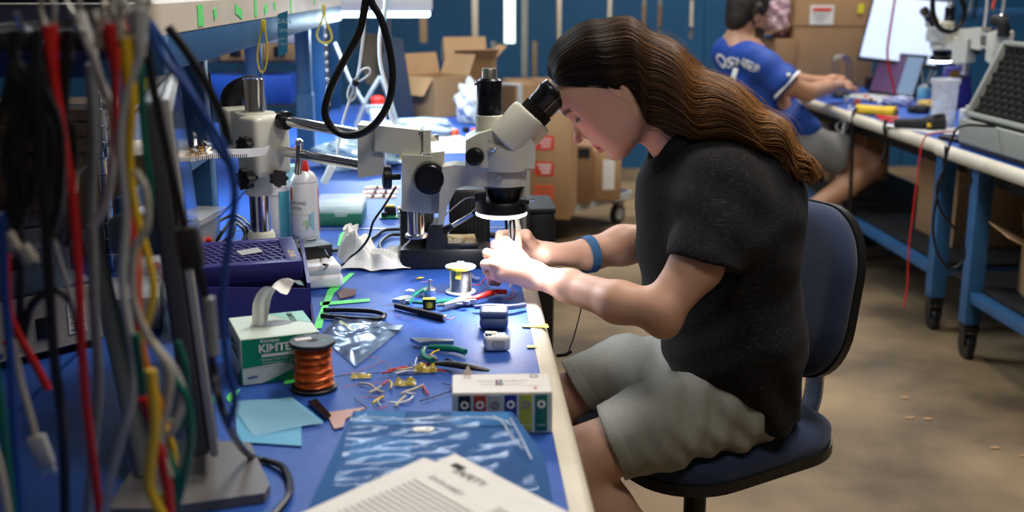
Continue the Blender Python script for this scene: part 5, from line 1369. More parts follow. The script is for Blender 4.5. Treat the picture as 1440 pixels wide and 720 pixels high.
for k in range(90):
    x = rr.uniform(480, 700); y = rr.uniform(395, 565); c = PZ(x, y)
    if c.x < .1: box(bm, c+V(0, 0, .0006), (rr.uniform(.001, .004), .0008, .0008), (0, 0, rr.uniform(0, 3)))
single('crumbs', bm, cols['pink'], 'tiny wire crumbs and solder specks strewn over the bench', 'debris', kind='stuff')

# ---- hook-up wire assortment box
o_ = Vector((-.0145, 1.418, BT)); ww, wd, wh = .133, .074, .058
t = thing('wire_dispenser', 'cream cardboard box of hook-up wire with six coloured windows', 'box', o_+V(ww/2, wd/2, 0))
M['cream_card'] = mat('cream_card', (.74, .68, .62), .45)
bm = bmesh.new(); box(bm, o_+V(ww/2, wd/2, wh/2), (ww, wd, wh), bev=.0012, seg=1); obj('carton', bm, 'cream_card', t)
bm = bmesh.new(); box(bm, o_+V(ww/2, -.0003, wh/2-.001), (ww-.002, .0006, wh-.004)); obj('front_panel', bm, mat('pale_blue_card', (.50, .60, .66), .5), t)
wc = [(.012, .018, .035), (.42, .05, .03), (.42, .47, .50), (.02, .035, .30), (.40, .45, .04), (.0, .14, .10)]
wn = ['black', 'red', 'grey', 'blue', 'yellow-green', 'green']
for k in range(6):
    cx = .0165+k*.0203; m_ = mat(wn[k].replace('-', '_')+'_wire_print', wc[k], .35)
    bm = bmesh.new(); box(bm, o_+V(cx, -.0012, .0295), (.0158, .001, .050)); w_ = obj('window', bm, m_, t, label=wn[k]+' wire window')
    ringc = 'white_ink' if k not in (2, 4) else 'grey'
    bm = bmesh.new(); lathe(bm, [(.0027, 0), (.0056, 0), (.0056, .0006), (.0027, .0006)], o_+V(cx, -.0018, .0415), (0, -1, 0), 28, cap=False); obj('wire_hole_ring', bm, ringc, w_)
    text('lettering', '22AWG', .0034, M['white_ink'], o_+V(cx, -.0020, .012), (1, 0, 0), (0, 0, 1), w_)
for tx_, x, y, s in (('HOOK-UP WIRE KIT', .068, .042, .0075), ('SOLID CORE ASSORTMENT', .066, .028, .0045), ('6 COLOURS', .107, .022, .0045), ('25 ft', .020, .058, .006)):
    text('lettering', tx_, s, M['bluegrey'], o_+V(x, y, wh+.0004), (1, 0, 0), (0, 1, 0), t)
bm = bmesh.new()
for k in range(6): box(bm, o_+V(.0595+k*.0016, .038, wh+.0006), (.0012, .022, .0005))
for j in range(6): obj('colour_bar', bm if False else (lambda b: (box(b, o_+V(.0595+j*.0016, .038, wh+.0006), (.0012, .022, .0005)), b)[1])(bmesh.new()), mat('bar_%s' % wn[j].replace('-', '_'), wc[j], .6), t)
bm.free()
bm = bmesh.new(); box(bm, o_+V(.111, .014, wh+.0006), (.004, .004, .0005)); obj('orange_dot', bm, 'orange_label', t)
bm = bmesh.new(); prism(bm, [(-.008, 0), (.007, 0), (.001, .016)], .0008, Matrix.Translation(o_+V(.021, wd-.001, wh-.002)) @ XZ(0)); obj('torn_tab', bm, 'cream_card', t)
bm = bmesh.new(); lathe(bm, [(.0045, 0), (.006, 0), (.006, .0004), (.0045, .0004)], o_+V(.112, .062, wh+.0002), (0, 0, 1), 20, cap=False); obj('ring_print', bm, 'bluegrey', t)

# ---- blue carton wrapped in clear film, with papers on it
M['blue_box'] = mat('blue_carton', (.006, .085, .27), .6, spec=.15, noise=(5, (.005, .065, .22), 2, .4, .6)); M['blue_box_l'] = mat('light_blue_carton', (.025, .15, .38), .6, spec=.15)
t = thing('blue_carton', 'flat blue carton wrapped in crinkled clear film at the front of the bench', 'box', (-.03, 1.27, BT))
ztop = BT+.045
top = [PZ(497, 577, ztop), PZ(718, 579, ztop), PZ(768, 640, ztop), PZ(772, 712, ztop)]
P4 = [V(-.158, 1.402, 0), V(.058, 1.395, 0), V(.092, 1.30, 0), V(.095, 1.06, 0), V(-.175, 1.06, 0)]
P4 = [V(PZ(497, 577, ztop).x, PZ(497, 577, ztop).y, 0), V(PZ(720, 578, ztop).x, PZ(720, 578, ztop).y, 0), V(PZ(766, 640, ztop).x, PZ(766, 640, ztop).y, 0), V(.095, 1.05, 0), V(-.17, 1.05, 0)]
bm = bmesh.new(); prism(bm, [(p.x, p.y) for p in P4], .043, Matrix.Translation((0, 0, BT+.0225)), bev=.002); ca_ = obj('carton', bm, 'blue_box', t)
a_, b_ = P4[0], P4[1]
for k, (u0, u1, v0, v1) in enumerate(((0.02, .33, .02, .30), (.62, .98, .02, .30), (.05, .40, .55, .95))):
    e = a_.lerp(b_, u0); f_ = a_.lerp(b_, u1); dn_ = V(-.004, -.17, 0)
    bm = bmesh.new(); prism(bm, [(p.x, p.y) for p in (e+dn_*v0, f_+dn_*v0, f_+dn_*v1, e+dn_*v1)], .0006, Matrix.Translation((0, 0, ztop-.0002))); obj('pale_panel', bm, 'blue_box_l', t)
text('lettering', '8', .034, M['cream'], V(PZ(597, 604, ztop).x, PZ(597, 604, ztop).y, ztop+.0002), (0, 1, 0), (-1, 0, 0), t, bold=.001)
M['film'] = mat('clear_crinkled_film', (.75, .85, .95), .12, bump=(22, .12, .004))
nt_ = M['film'].node_tree; nt_.nodes.remove(nt_.nodes['Principled BSDF'])
tr_ = nt_.nodes.new('ShaderNodeBsdfTransparent'); gl_ = nt_.nodes.new('ShaderNodeBsdfGlossy'); gl_.inputs['Roughness'].default_value = .12; mx_ = nt_.nodes.new('ShaderNodeMixShader'); mx_.inputs[0].default_value = .045
nt_.links.new(tr_.outputs[0], mx_.inputs[1]); nt_.links.new(gl_.outputs[0], mx_.inputs[2]); nt_.links.new(mx_.outputs[0], nt_.nodes['Material Output'].inputs[0])
nt_.links.new([n for n in nt_.nodes if n.type == 'BUMP'][0].outputs[0], gl_.inputs['Normal'])
bm = bmesh.new()
def filmf(u, v):
    p = P4[0].lerp(P4[1], u)+V(.018*u, 0, 0)*v+V(0, -(.03+.22*v), 0)
    return V(p.x, p.y, ztop+.0035+.0016*math.sin(u*17+v*9)+.0012*math.sin(v*41+u*13)+.002*math.sin(u*3))
sheet(bm, filmf, 30, 24); obj('film_wrap', bm, 'film', t, smooth=True)
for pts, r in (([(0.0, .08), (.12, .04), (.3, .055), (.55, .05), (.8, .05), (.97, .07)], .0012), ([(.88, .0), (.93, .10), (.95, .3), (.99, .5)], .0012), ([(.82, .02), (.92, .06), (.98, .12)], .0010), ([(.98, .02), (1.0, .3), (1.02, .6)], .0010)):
    bm = bmesh.new(); tube(bm, [filmf(u, v)+V(0, 0, .001) for u, v in pts], r, 6, 5, flat=.6); obj('film_crease', bm, mat('film_glint', (.8, .88, .95), .12, alpha=.45), t)  # creases as pale tubes, the film's glint put into their colour
# papers
def sheet_paper(nm, c4, z, th, label, tilt=0.0):
    t = thing(nm, label, 'paper', sum(c4, Vector())/4+V(0, 0, z)); bm = bmesh.new()
    def f(u, v):
        p = c4[0].lerp(c4[1], u).lerp(c4[3].lerp(c4[2], u), v); return V(p.x, p.y, z+tilt*math.sin(u*3)*math.sin(v*3))
    prism(bm, [(c_.x, c_.y) for c_ in c4], th, Matrix.Translation((0, 0, z))); obj('sheet', bm, 'paper', t); return t, f
zt_ = BT+.054
ca1 = [PZ(600, 646, zt_), PZ(420, 728, zt_), V(-.12, .90, 0), V(.02, .93, 0)]
def flatv(p): return V(p.x, p.y, 0)
l1 = flatv(PZ(596, 645, zt_)); l2 = flatv(PZ(425, 722, zt_)); dd = (l2-l1); ppn = V(dd.y, -dd.x, 0); ppn = -ppn if ppn.y > 0 else ppn
t1, f1 = sheet_paper('paper_sheet', [l1, l1+dd*1.15, l1+dd*1.15+ppn*1.0, l1+ppn*1.0], zt_, .002, 'lower printed sheet peeping out under the top leaflet')
q1 = flatv(PZ(640, 639, zt_+.004)); q2 = flatv(PZ(455, 716, zt_+.004)); q3 = flatv(PZ(800, 722, zt_+.004))
e1 = (q2-q1).normalized(); e2 = (q3-q1).normalized()
t2, f2 = sheet_paper('paper_sheet', [q1, q1+e1*.22, q1+e1*.22+e2*.26, q1+e2*.26], zt_+.004, .002, 'top printed leaflet in the lower foreground with dark heading')
xd = e2; yd = -e1
for tx_, u, v, s in (('SAFETY', .06, .028, .016), ('DATA SHEET', .055, .060, .010)):
    text('lettering', tx_, s, M['ink'], q1+e2*u+e1*v+V(0, 0, zt_+.0058), xd, (yd-xd*yd.dot(xd)), t2)
bm = bmesh.new()
for k in range(16):
    c = q1+e1*(.078+k*.008)+e2*(.095-.003*(k%3))+V(0, 0, zt_+.0058); box(bm, c, (.155-.006*(k % 3), .0016, .0003), Matrix((xd, Z.cross(xd), Z)).transposed().to_4x4())
p_ = obj('printed_lines', bm, mat('grey_print', (.45, .42, .39), .8), t2); p_['kind'] = 'stuff'
bm = bmesh.new(); 
for k in range(4):
    c = q1+e1*(.05+k*.007)+e2*.15+V(0, 0, zt_+.0058); box(bm, c, (.035, .002, .0003), Matrix((xd, Z.cross(xd), Z)).transposed().to_4x4())
p_ = obj('address_lines', bm, bpy.data.materials['grey_print'], t2); p_['kind'] = 'stuff'
bm = bmesh.new(); c = q1+e1*.020+e2*.03+V(0, 0, zt_+.0059); box(bm, c, (.018, .009, .0003), Matrix((xd, Z.cross(xd), Z)).transposed().to_4x4()); obj('stamp', bm, 'ink', t2)

# ---- small cards and light-blue sheets
M['pale_blue'] = mat('pale_blue_sheet', (.10, .38, .60), .5)
flat('blue_sheet', [(330, 568), (412, 560), (455, 594), (424, 600), (424, 628), (334, 622)], BT+.0006, .0012, 'pale_blue', 'pale blue sheet lying under the clear sleeve', 'paper')
bm = bmesh.new(); cs4 = [PZ(322, 566, BT+.004), PZ(408, 558, BT+.004), PZ(456, 595, BT+.004), PZ(356, 612, BT+.004)]
sheet(bm, lambda u, v: cs4[0].lerp(cs4[1], u).lerp(cs4[3].lerp(cs4[2], u), v)+V(0, 0, .0015*math.sin(u*6+v*4)), 12, 8)
single('clear_sleeve', bm, mat('translucent_sleeve', (.35, .62, .75), .2, alpha=.45), 'translucent plastic sleeve lying on the pale blue sheet', 'sleeve', True)
flat('pink_card', [(459, 581), (516, 573), (486, 590), (483, 601), (470, 604)], BT+.001, .0012, mat('pinkish_card', (.55, .33, .30), .6), 'pinkish card scrap beside the blue carton', 'card')
t = thing('steel_blade', 'dark steel blade lying between the pale sheet and the pink card', 'blade', PZ(450, 578))
obj('blade', (lambda b: (prism(b, [(p.x, p.y) for p in (PZ(433, 569), PZ(445, 565), PZ(466, 588), PZ(459, 592))], .0025, Matrix.Translation((0, 0, BT+.004)), bev=.0006), b)[1])(bmesh.new()), 'glass_dark', t)

# ---- green circuit bits and flexible boards on the bench behind
M['pcb'] = mat('green_circuit_board', (.01, .16, .07), .4); M['flex'] = mat('orange_flex', (.62, .24, .05), .45)
t = thing('circuit_board', 'green circuit board with transformer behind the tension knob', 'circuit board', PZ(548, 312))
c = PZ(552, 305); bm = bmesh.new(); box(bm, (c.x, c.y, BT+.003), (.065, .06, .0018), (0, 0, .05)); obj('board', bm, 'pcb', t)
for x, y, w, d_, h, m_ in ((-.006, .008, .03, .022, .022, 'black'), (-.02, -.018, .014, .012, .012, 'black'), (.02, -.015, .010, .010, .014, 'alu'), (.018, .018, .012, .012, .018, 'gold')):
    bm = bmesh.new(); box(bm, (c.x+x, c.y+y, BT+.0042+h/2), (w, d_, h), bev=.001); obj('component', bm, m_, t)
bm = bmesh.new(); box(bm, (c.x-.006, c.y+.008, BT+.028), (.022, .016, .004), bev=.001); obj('tape_wrap', bm, 'yellow_tape', t)
for j in range(3):
    for i in range(3):
        c = PZ(523+i*15-j*3, 264+j*6.2, BT)
        t = thing('flex_board', 'orange flexible circuit strip, '+('left', 'middle', 'right')[i]+' in the '+('back', 'middle', 'front')[j]+' row of the grid', 'circuit board', c, group='orange flexible circuit strips on the rear bench')
        bm = bmesh.new(); box(bm, c+V(0, 0, .001), (.040, .045, .001), (0, 0, .04)); obj('flex', bm, 'flex', t)
        bm = bmesh.new(); box(bm, c+V(.004, 0, .0026), (.014, .016, .002), (0, 0, .04)); obj('module', bm, 'white', t)
c = PZ(481, 414); flat('tiny_board', [(474, 412), (484, 406), (501, 408), (499, 416), (478, 421)], BT+.001, .0018, mat('maroon_board', (.10, .035, .03), .5), 'tiny maroon circuit board by the white power brick', 'circuit board')
# ------------------------------------------------------------------ cans, organizers, items round the stand
def can(name, label, c, r, h, body, cap_m, stripe=None):
    t = thing(name, label, 'can', c)
    bm = bmesh.new(); lathe(bm, [(r-.003, 0), (r, .002), (r, h-.03), (r-.0015, h-.028), (r, h-.026), (r-.001, h-.022), (r*.75, h-.008), (r*.40, h), (r*.35, h+.003)], c, seg=40); b = obj('can_body', bm, body, t)
    return t, b
M['can_paint'] = mat('can_paint', (.62, .62, .66), .3, .1)
c = PZ(430, 338); c = V(c.x, c.y+.01, BT); H_ = .165
t, b = can('duster_can', 'white spray duster can with red trigger nozzle behind the boom', c, .0325, H_, 'can_paint', 'red')
bm = bmesh.new(); box(bm, c+V(-.004, 0, H_+.012), (.036, .030, .030), bev=.004, taper=(.6, .8)); box(bm, c+V(-.012, 0, H_+.040), (.014, .016, .030), (0, -.25, 0), bev=.003); obj('nozzle', bm, 'red', t)
def canpt(a, z): return c+V(.0329*math.sin(a), -.0329*math.cos(a), z)
def canpatch(name, a0, a1, z0, z1, m, parent, lift=.0002):
    bm = bmesh.new(); sheet(bm, lambda u, v: c+V((.0327+lift)*math.sin(a0+(a1-a0)*u), -(.0327+lift)*math.cos(a0+(a1-a0)*u), z0+(z1-z0)*v), 10, 1); return obj(name, bm, m, parent, smooth=True)
canpatch('red_patch', -1.25, -.85, .098, .127, 'red_label', b); canpatch('red_stripe', -1.5, -1.12, .010, .095, 'red_label', b); canpatch('red_stripe', 1.35, 1.6, .020, .125, 'red_label', b)
def can_text(body, size, z, a, m):
    cu_parent = text('lettering', body, size, m, (0, 0, 0), (1, 0, 0), (0, 0, 1), None, lift=0)
    me = cu_parent.data
    for v_ in me.vertices:
        x = v_.co.x; an = a+x/.033; v_.co = c+V(.0332*math.sin(an), -.0332*math.cos(an), z+v_.co.z)
    me.transform(WM[t.name].inverted()); cu_parent.parent = b; WM[cu_parent.name] = WM[t.name]
can_text('CLEANING', .0115, .092, -.62, M['ink']); can_text('DUSTER', .0105, .079, -.66, M['ink']); can_text('10oz', .013, .012, -.70, M['ink']); can_text('NET WT  ELECTRONICS CLEANER', .0035, .064, -.45, M['grey'])
for i, (a0, z0, w, h, cc_) in enumerate(((.15, .030, .18, .022, (.35, .55, .2)), (.35, .036, .2, .030, (.2, .45, .62)), (.55, .028, .25, .042, (.35, .6, .75)), (-.05, .040, .15, .012, (.45, .62, .3)))):
    canpatch('splash_print', a0, a0+w, z0, z0+h, mat('splash_%s' % 'abcd'[i], cc_, .4, alpha=.6), b, .0003)
c0_ = c
c = PZ(392, 334); c = V(c.x+.0, c.y, BT)
t, b = can('spray_can', 'white spray can with blue side hidden behind the chrome post', c, .0315, .150, 'can_paint', None)
canpatch('blue_patch', .3, 1.3, .004, .115, mat('teal_print', (.08, .38, .50), .4), b); canpatch('red_stripe', -1.3, -1.0, .004, .12, 'red_label', b); canpatch('barcode_panel', -.5, .2, .015, .12, 'white', b)
can_text('WARNING', .006, .105, -.1, M['ink'])
# clear organiser with green contents
o1 = PZ(450, 318)
t = thing('organizer_box', 'clear plastic organizer box holding green parts on the rear bench', 'box', (-.305, 2.84, BT))
bm = bmesh.new(); box(bm, (-.305, 2.86, BT+.016), (.118, .17, .032), bev=.005); obj('tray', bm, mat('green_tinted_tray', (.03, .22, .13), .3, alpha=.9), t)
bm = bmesh.new(); box(bm, (-.305, 2.86, BT+.043), (.124, .178, .018), bev=.005); obj('lid', bm, 'frost', t)
bm = bmesh.new(); box(bm, (-.296, 2.768, BT+.033), (.030, .005, .014), bev=.001); obj('latch', bm, 'frost', t)
t = thing('teal_box', 'pale turquoise box standing behind the spray duster can', 'box', (-.40, 2.85, BT))
bm = bmesh.new(); box(bm, (-.425, 2.80, BT+.075), (.07, .05, .15), (0, 0, .1), bev=.003); obj('carton', bm, mat('turquoise_card', (.28, .62, .68), .5), t)

# organiser at left with red parts, and the bag of gold pins
t = thing('parts_organizer', 'clear compartment case holding red plastic parts left of the stand', 'box', (-.50, 2.05, BT))
Ro = Matrix.Translation(V(-.535, 2.08, BT+.085)) @ Matrix.Rotation(-.15, 4, 'Z')
bm = bmesh.new()
prism(bm, [(-.075, -.06), (.040, -.06), (.058, -.02), (.072, .075), (-.075, .075)], .10, Ro @ Matrix.Rotation(math.pi/2, 4, 'X') @ Matrix.Translation((0, 0, 0)), bev=.006)
obj('case', bm, 'frost', t)
bm = bmesh.new(); prism(bm, [(-.078, -.003), (.078, -.003), (.085, .010), (-.078, .010)], .13, Ro @ Matrix.Translation((0, 0, .080)) @ Matrix.Rotation(math.pi/2, 4, 'X'), bev=.003); obj('lid', bm, 'frost', t)
bm = bmesh.new(); box(bm, V(-.545, 2.14, BT+.012), (.15, .10, .024), bev=.003); obj('stand', bm, 'frost', t)
rr = random.Random(4)
k = -1
for (x, y, z) in ((-.045, -.052, -.035), (-.015, -.053, -.030), (.012, -.052, -.034), (.030, -.05, -.022), (-.030, -.05, -.012), (.000, -.05, -.010), (.025, -.045, .0)):
    k += 1
    bm = bmesh.new(); p = Ro @ V(x, y+.03, z); cyl(bm, p, p+V(.012, .0, .006), .008, seg=14, bev=.002)
    single('stopper', bm, 'red', ('leftmost front', 'second front', 'third front', 'rightmost front', 'left upper', 'middle upper', 'right upper')[k]+' red plastic stopper inside the clear compartment case', 'stopper', group='red stoppers in the clear case')
for (x, z, l, lb) in ((.0, .050, .05, 'upper'), (.045, .035, .03, 'lower right'), (.058, .015, .02, 'lowest')):
    bm = bmesh.new(); p = Ro @ V(x, .0, z); cyl(bm, p, p+V(l, 0, .004), .008, .006, seg=12, bev=.002)
    single('red_tool', bm, 'red', lb+' red and black tool grip inside the clear case', 'tool')
t = thing('pin_bag', 'clear plastic bag of gold pins leaning left of the stand', 'bag', (-.55, 2.2, .93))
bm = bmesh.new(); A1 = PY(248, 226, 2.1); B1 = PY(302, 218, 2.12); C1 = PY(276, 166, 2.14); D1 = PY(255, 178, 2.12)
for off in (0, .012):
    sheet(bm, lambda u, v: A1.lerp(B1, u).lerp(D1.lerp(C1, u), v)+V(0, off+.006*math.sin(u*7+v*5), .004*math.sin(u*9)), 12, 10)
obj('film', bm, 'film', t, smooth=True)
rr = random.Random(3); bm = bmesh.new()
for k in range(60):
    p = A1.lerp(B1, rr.uniform(.1, .9)).lerp(D1.lerp(C1, .5), rr.uniform(.05, .25))+V(0, .006, 0); d = V(rr.uniform(-1, 1), rr.uniform(-.3, .3), rr.uniform(-1, 1)).normalized(); cyl(bm, p, p+d*.010, .0008, seg=5)
p_ = obj('gold_pins', bm, 'gold', t); p_['kind'] = 'stuff'
bm = bmesh.new(); A2 = PY(240, 238, 2.08); B2 = PY(374, 214, 2.12)
tl_ = thing('label_strip', 'long clear sleeve with barcode lying on the compartment case', 'label', A2.lerp(B2, .5))
sheet(bm, lambda u, v: A2.lerp(B2, u)+V(0, .05*v, .006*math.sin(u*5)+.001+.010*v), 14, 3, ); bmesh.ops.solidify(bm, geom=bm.faces[:], thickness=.002); obj('sleeve', bm, 'white', tl_)
bm = bmesh.new(); rr = random.Random(1)
for k in range(34):
    u = .10+k*.021; box(bm, A2.lerp(B2, u)+V(0, -.0006, .004+.006*math.sin(u*5)), (.0016 if rr.random() < .5 else .0008, .0006, .007))
p_ = obj('barcode', bm, 'ink', tl_); p_['kind'] = 'stuff'
# white panel and router-like boxes under the organiser
bm = bmesh.new(); box(bm, (-.60, 2.42, BT+.010), (.16, .22, .02), bev=.004); single('white_plate', bm, 'white', 'flat white box lying behind the cable coils', 'box')
bm = bmesh.new(); box(bm, (-.60, 1.98, BT+.030), (.13, .16, .06), (0, 0, .2), bev=.004); single('grey_box', bm, 'grey', 'dark grey box below the clear compartment case', 'box')

# cable loops hanging from the shelf
def loop(name, label, pts, Y, r, m, cat='cable'):
    bm = bmesh.new(); tube(bm, [PY(x, y, Y) for x, y in pts], r, 10, 7); return single(name, bm, m, label, cat, True)
loop('black_cable', 'thick black cable hanging in a teardrop loop over the microscope boom', [(522, -60), (516, -10), (505, 45), (480, 92), (461, 135), (458, 165), (475, 186), (500, 190), (526, 176), (546, 145), (552, 105), (546, 62), (535, 25), (520, -4), (512, -60)], 2.05, .0068, 'rubber')
t = thing('cable', 'white cord with inline switch and black toggle hanging from the shelf', 'cable', PY(455, 245, 2.9))
Yw = 2.9
bm = bmesh.new(); tube(bm, [PY(513, -60, Yw), PY(513, 20, Yw), PY(508, 75, Yw), PY(501, 115, Yw), PY(492, 140, Yw), PY(480, 180, Yw), PY(474, 215, Yw), PY(467, 232, Yw)], .0035, 8); obj('cord', bm, 'white', t)
bm = bmesh.new(); tube(bm, [PY(498, 117, Yw-.01), PY(510, 112, Yw-.02), PY(520, 103, Yw-.02), PY(518, 96, Yw-.02), PY(508, 99, Yw-.02), PY(500, 112, Yw-.01), PY(492, 122, Yw), PY(489, 135, Yw), PY(494, 142, Yw), PY(500, 134, Yw), PY(499, 120, Yw)], .0030, 8); obj('bundled_loop', bm, 'white', t)
bm = bmesh.new(); bmesh.ops.create_uvsphere(bm, u_segments=16, v_segments=10, radius=.0105, matrix=Matrix.Translation(PY(500, 116, Yw-.012))); obj('toggle', bm, 'rubber', t)
bm = bmesh.new(); a_ = PY(468, 232, Yw); b_ = PY(455, 258, Yw); box(bm, (a_+b_)/2, (.020, .016, (b_-a_).length), frame_to(a_-b_), bev=.004); obj('inline_switch', bm, 'white', t)
loop('white_cable', 'white cable hanging behind the right side of the black loop', [(543, -60), (541, 10), (534, 50), (535, 90), (545, 130), (550, 165), (560, 178)], 3.1, .0050, 'white')
loop('white_lead', 'thin white lead beside the far bright task light', [(548, -60), (542, 15), (538, 40)], 3.3, .006, mat('cyan_tag_plastic', (.35, .7, .85), .4))
M['yellow_cord'] = mat('yellow_cord', (.62, .48, .04), .5)
for (pts, lb) in (([(370, 34), (366, 50), (362, 75), (364, 95), (369, 102), (374, 92), (376, 70), (373, 45), (371, 34)], 'yellow cord loop hanging nearest on the shelf beam'), ([(455, 10), (453, 28), (446, 46), (448, 56), (457, 61), (466, 56), (465, 45), (458, 28), (456, 10)], 'yellow cord loop hanging at the far end of the shelf beam')):
    Yl = -.417*1600/(pts[0][0]-645)
    t = thing('cord_loop', lb, 'cord', PY(pts[4][0], pts[4][1], Yl))
    bm = bmesh.new(); tube(bm, [PY(x, y, Yl) for x, y in pts], .0020 if Yl < 3 else .0030, 8); obj('cord', bm, 'yellow_cord', t)
    bm = bmesh.new(); p = PY(pts[0][0]+.3, pts[0][1]+2, Yl); box(bm, p, (.010, .008, .024), bev=.002); obj('clip', bm, 'yellow_cord', t)
# blue card hanging from the beam
Yt = .405*1600/(645-397)
a_ = PY(390.5, 24, Yt); b_ = PY(404, 76, Yt)
t = thing('hanging_card', 'blue card printed with pale lettering hanging from the shelf beam', 'card', PY(397, 80, Yt))
bm = bmesh.new(); prism(bm, pxpoly([(390.5, 20), (404.5, 15), (404.5, 74), (391, 81)], Yt), .0015, XZ(Yt)); obj('card', bm, mat('blue_card_print', (.02, .17, .30), .5), t)
for tx_, y, s in (('LEAN', 30, .016), ('UP SPACE', 43, .012), ('KEEP IT', 55, .009), ('TIDY', 62, .009)):
    text('lettering', tx_, s, mat('pale_print', (.35, .55, .62), .6) if 'pale_print' not in bpy.data.materials else bpy.data.materials['pale_print'], PY(397.5, y, Yt-.001), (1, 0, 0), (0, 0, 1), t)

# ---- things standing on the benches further back
def carton(name, label, c, w, d, h, rz=0, m='card', flaps=(), open_=True, parent_things=None):
    t = thing(name, label, 'box', c, rz); L = WM[t.name]
    th = .006
    R = L.to_3x3().to_4x4()
    if open_:
        for nm, x, y, sx, sy in (('front_wall', 0, -d/2, w, th), ('back_wall', 0, d/2, w, th), ('side_wall', -w/2, 0, th, d), ('side_wall', w/2, 0, th, d)):
            bm = bmesh.new(); box(bm, L @ V(x, y, h/2), (sx, sy, h), R); obj(nm, bm, m, t)
        bm = bmesh.new(); box(bm, L @ V(0, 0, th/2), (w, d, th), R); obj('bottom', bm, m, t)
    else:
        bm = bmesh.new(); box(bm, L @ V(0, 0, h/2), (w, d, h), R, bev=.003, seg=1); obj('body', bm, m, t)
        bm = bmesh.new(); box(bm, L @ V(0, 0, h+.0008), (.05, d, .0012), R); obj('packing_tape', bm, 'card_dark', t)
    for (side, ang, ln) in flaps:
        # flap hinged on a top edge, ang from horizontal outwards
        ax = {'f': (0, -1), 'b': (0, 1), 'l': (-1, 0), 'r': (1, 0)}[side]
        e = V(ax[0]*w/2, ax[1]*d/2, h); o_ = V(ax[0], ax[1], 0)*math.cos(ang)+V(0, 0, math.sin(ang)); s_ = V(-ax[1], ax[0], 0)
        W_ = w if ax[0] == 0 else d; n_ = s_.cross(o_)
        Rm = Matrix((s_, o_, n_)).transposed().to_4x4()
        bm = bmesh.new(); box(bm, (0, 0, 0), (W_*.97, ln, .004), Rm); bm.transform(L @ Matrix.Translation(e+o_*ln/2)); obj('flap', bm, m, t)
    return t
c = PZ(614, 171); 
carton('open_carton', 'open cardboard box with raised flaps on the rear bench below the partition', V(c.x+.0, 5.28, BT), .22, .20, .18, .75, 'card', (('r', 1.15, .10), ('b', 1.3, .10), ('l', -.9, .10)))
carton('small_carton', 'second cardboard box standing behind the open one', V(.05, 5.62, BT), .22, .18, .24, .2, 'card', (('f', .5, .10), ('r', .8, .08), ('b', 1.2, .1)))
rr = random.Random(8)
def crumple_bag(name, label, c, sx, sy, sz, m, seed, cat='bag'):
    r_ = random.Random(seed); bm = bmesh.new(); bmesh.ops.create_icosphere(bm, subdivisions=4, radius=1)
    ph = [r_.uniform(0, 6) for _ in range(6)]
    for v_ in bm.verts:
        p = v_.co; k = 1+.16*math.sin(p.x*5+ph[0])*math.sin(p.y*6+ph[1])+.12*math.sin(p.z*9+p.x*7+ph[2])+.07*math.sin(p.y*15+p.z*12+ph[3])
        v_.co = Vector((p.x*k*sx, p.y*k*sy, max(p.z*k*sz, -sz*.82)))
    bm.transform(Matrix.Translation(Vector(c)+V(0, 0, sz*.82)))
    return single(name, bm, m, label, cat, False)
crumple_bag('foam_wrap', 'crumpled white packing wrap to the right of the open cardboard box', V(.055, 4.95, BT), .07, .10, .10, mat('white_wrap', (.62, .6, .56), .6), 2, 'wrap')
crumple_bag('clear_bag', 'crumpled clear bag lying behind the boom end plate', V(-.33, 3.75, BT), .14, .14, .05, mat('hazy_bag', (.45, .62, .72), .25, alpha=.75), 5)
crumple_bag('film_bag', 'crinkled film bag lying in front of the open cardboard box', V(-.17, 4.55, BT), .14, .12, .035, mat('hazy_blue_bag', (.35, .45, .62), .3, alpha=.8), 6)
t = thing('dark_screen', 'dark screen panel leaning behind the red-capped bottle', 'screen', V(-.28, 4.9, BT)); 
bm = bmesh.new(); prism(bm, pxpoly([(537, 50), (566, 55), (583, 162), (560, 166), (548, 120)], 5.0), .03, XZ(5.0), bev=.003); obj('panel', bm, mat('dark_slate', (.012, .018, .035), .4), t)
bm = bmesh.new(); prism(bm, pxpoly([(503, 46), (540, 50), (552, 120), (515, 118)], 5.08), .02, XZ(5.08), bev=.003); obj('back_board', bm, mat('brown_board', (.10, .065, .03), .7), t)
bm = bmesh.new(); box(bm, V(-.30, 5.04, BT+.15), (.10, .08, .30), bev=.004); obj('foot', bm, 'black', t)
t = thing('folding_stand', 'grey metal folding stand behind the white hanging cord', 'stand', V(-.40, 4.5, BT))
for pts in ([(500, 178), (515, 140), (535, 108)], [(560, 178), (548, 140), (535, 108)], [(512, 150), (552, 150)], [(470, 60), (490, 110), (520, 160)]):
    bm = bmesh.new(); tube(bm, [PY(x, y, 4.5) for x, y in pts], .008, 8, smooth=False); obj('strut', bm, 'grey', t)
t = thing('bottle', 'white bottle with red cap standing behind the boom end plate', 'bottle', PZ(532, 180))
c = V(PZ(532, 182).x, PZ(532, 182).y, BT); bm = bmesh.new(); lathe(bm, [(.030, 0), (.033, .004), (.033, .085), (.026, .098)], c, seg=28); obj('bottle_body', bm, 'white', t)
bm = bmesh.new(); lathe(bm, [(.024, .098), (.030, .100), (.030, .128), (.018, .138), (.004, .139)], c, seg=24); obj('cap', bm, 'red', t)
for i, (x, y, w, d, rz, lb) in enumerate(((620, 205, .30, .42, .1, 'large bright white paper sheet on the rear bench behind the microscope'), (600, 190, .2, .28, .4, 'smaller white paper sheet partly under the large one'), (470, 205, .10, .5, -.4, 'long white strip of paper lying beyond the boom rods'))):
    c = PZ(x, y); bm = bmesh.new(); box(bm, (c.x, c.y, BT+.002+.002*(i == 1)), (w, d, .001), (0, 0, rz)); single('paper_sheet', bm, 'white', lb, 'paper')
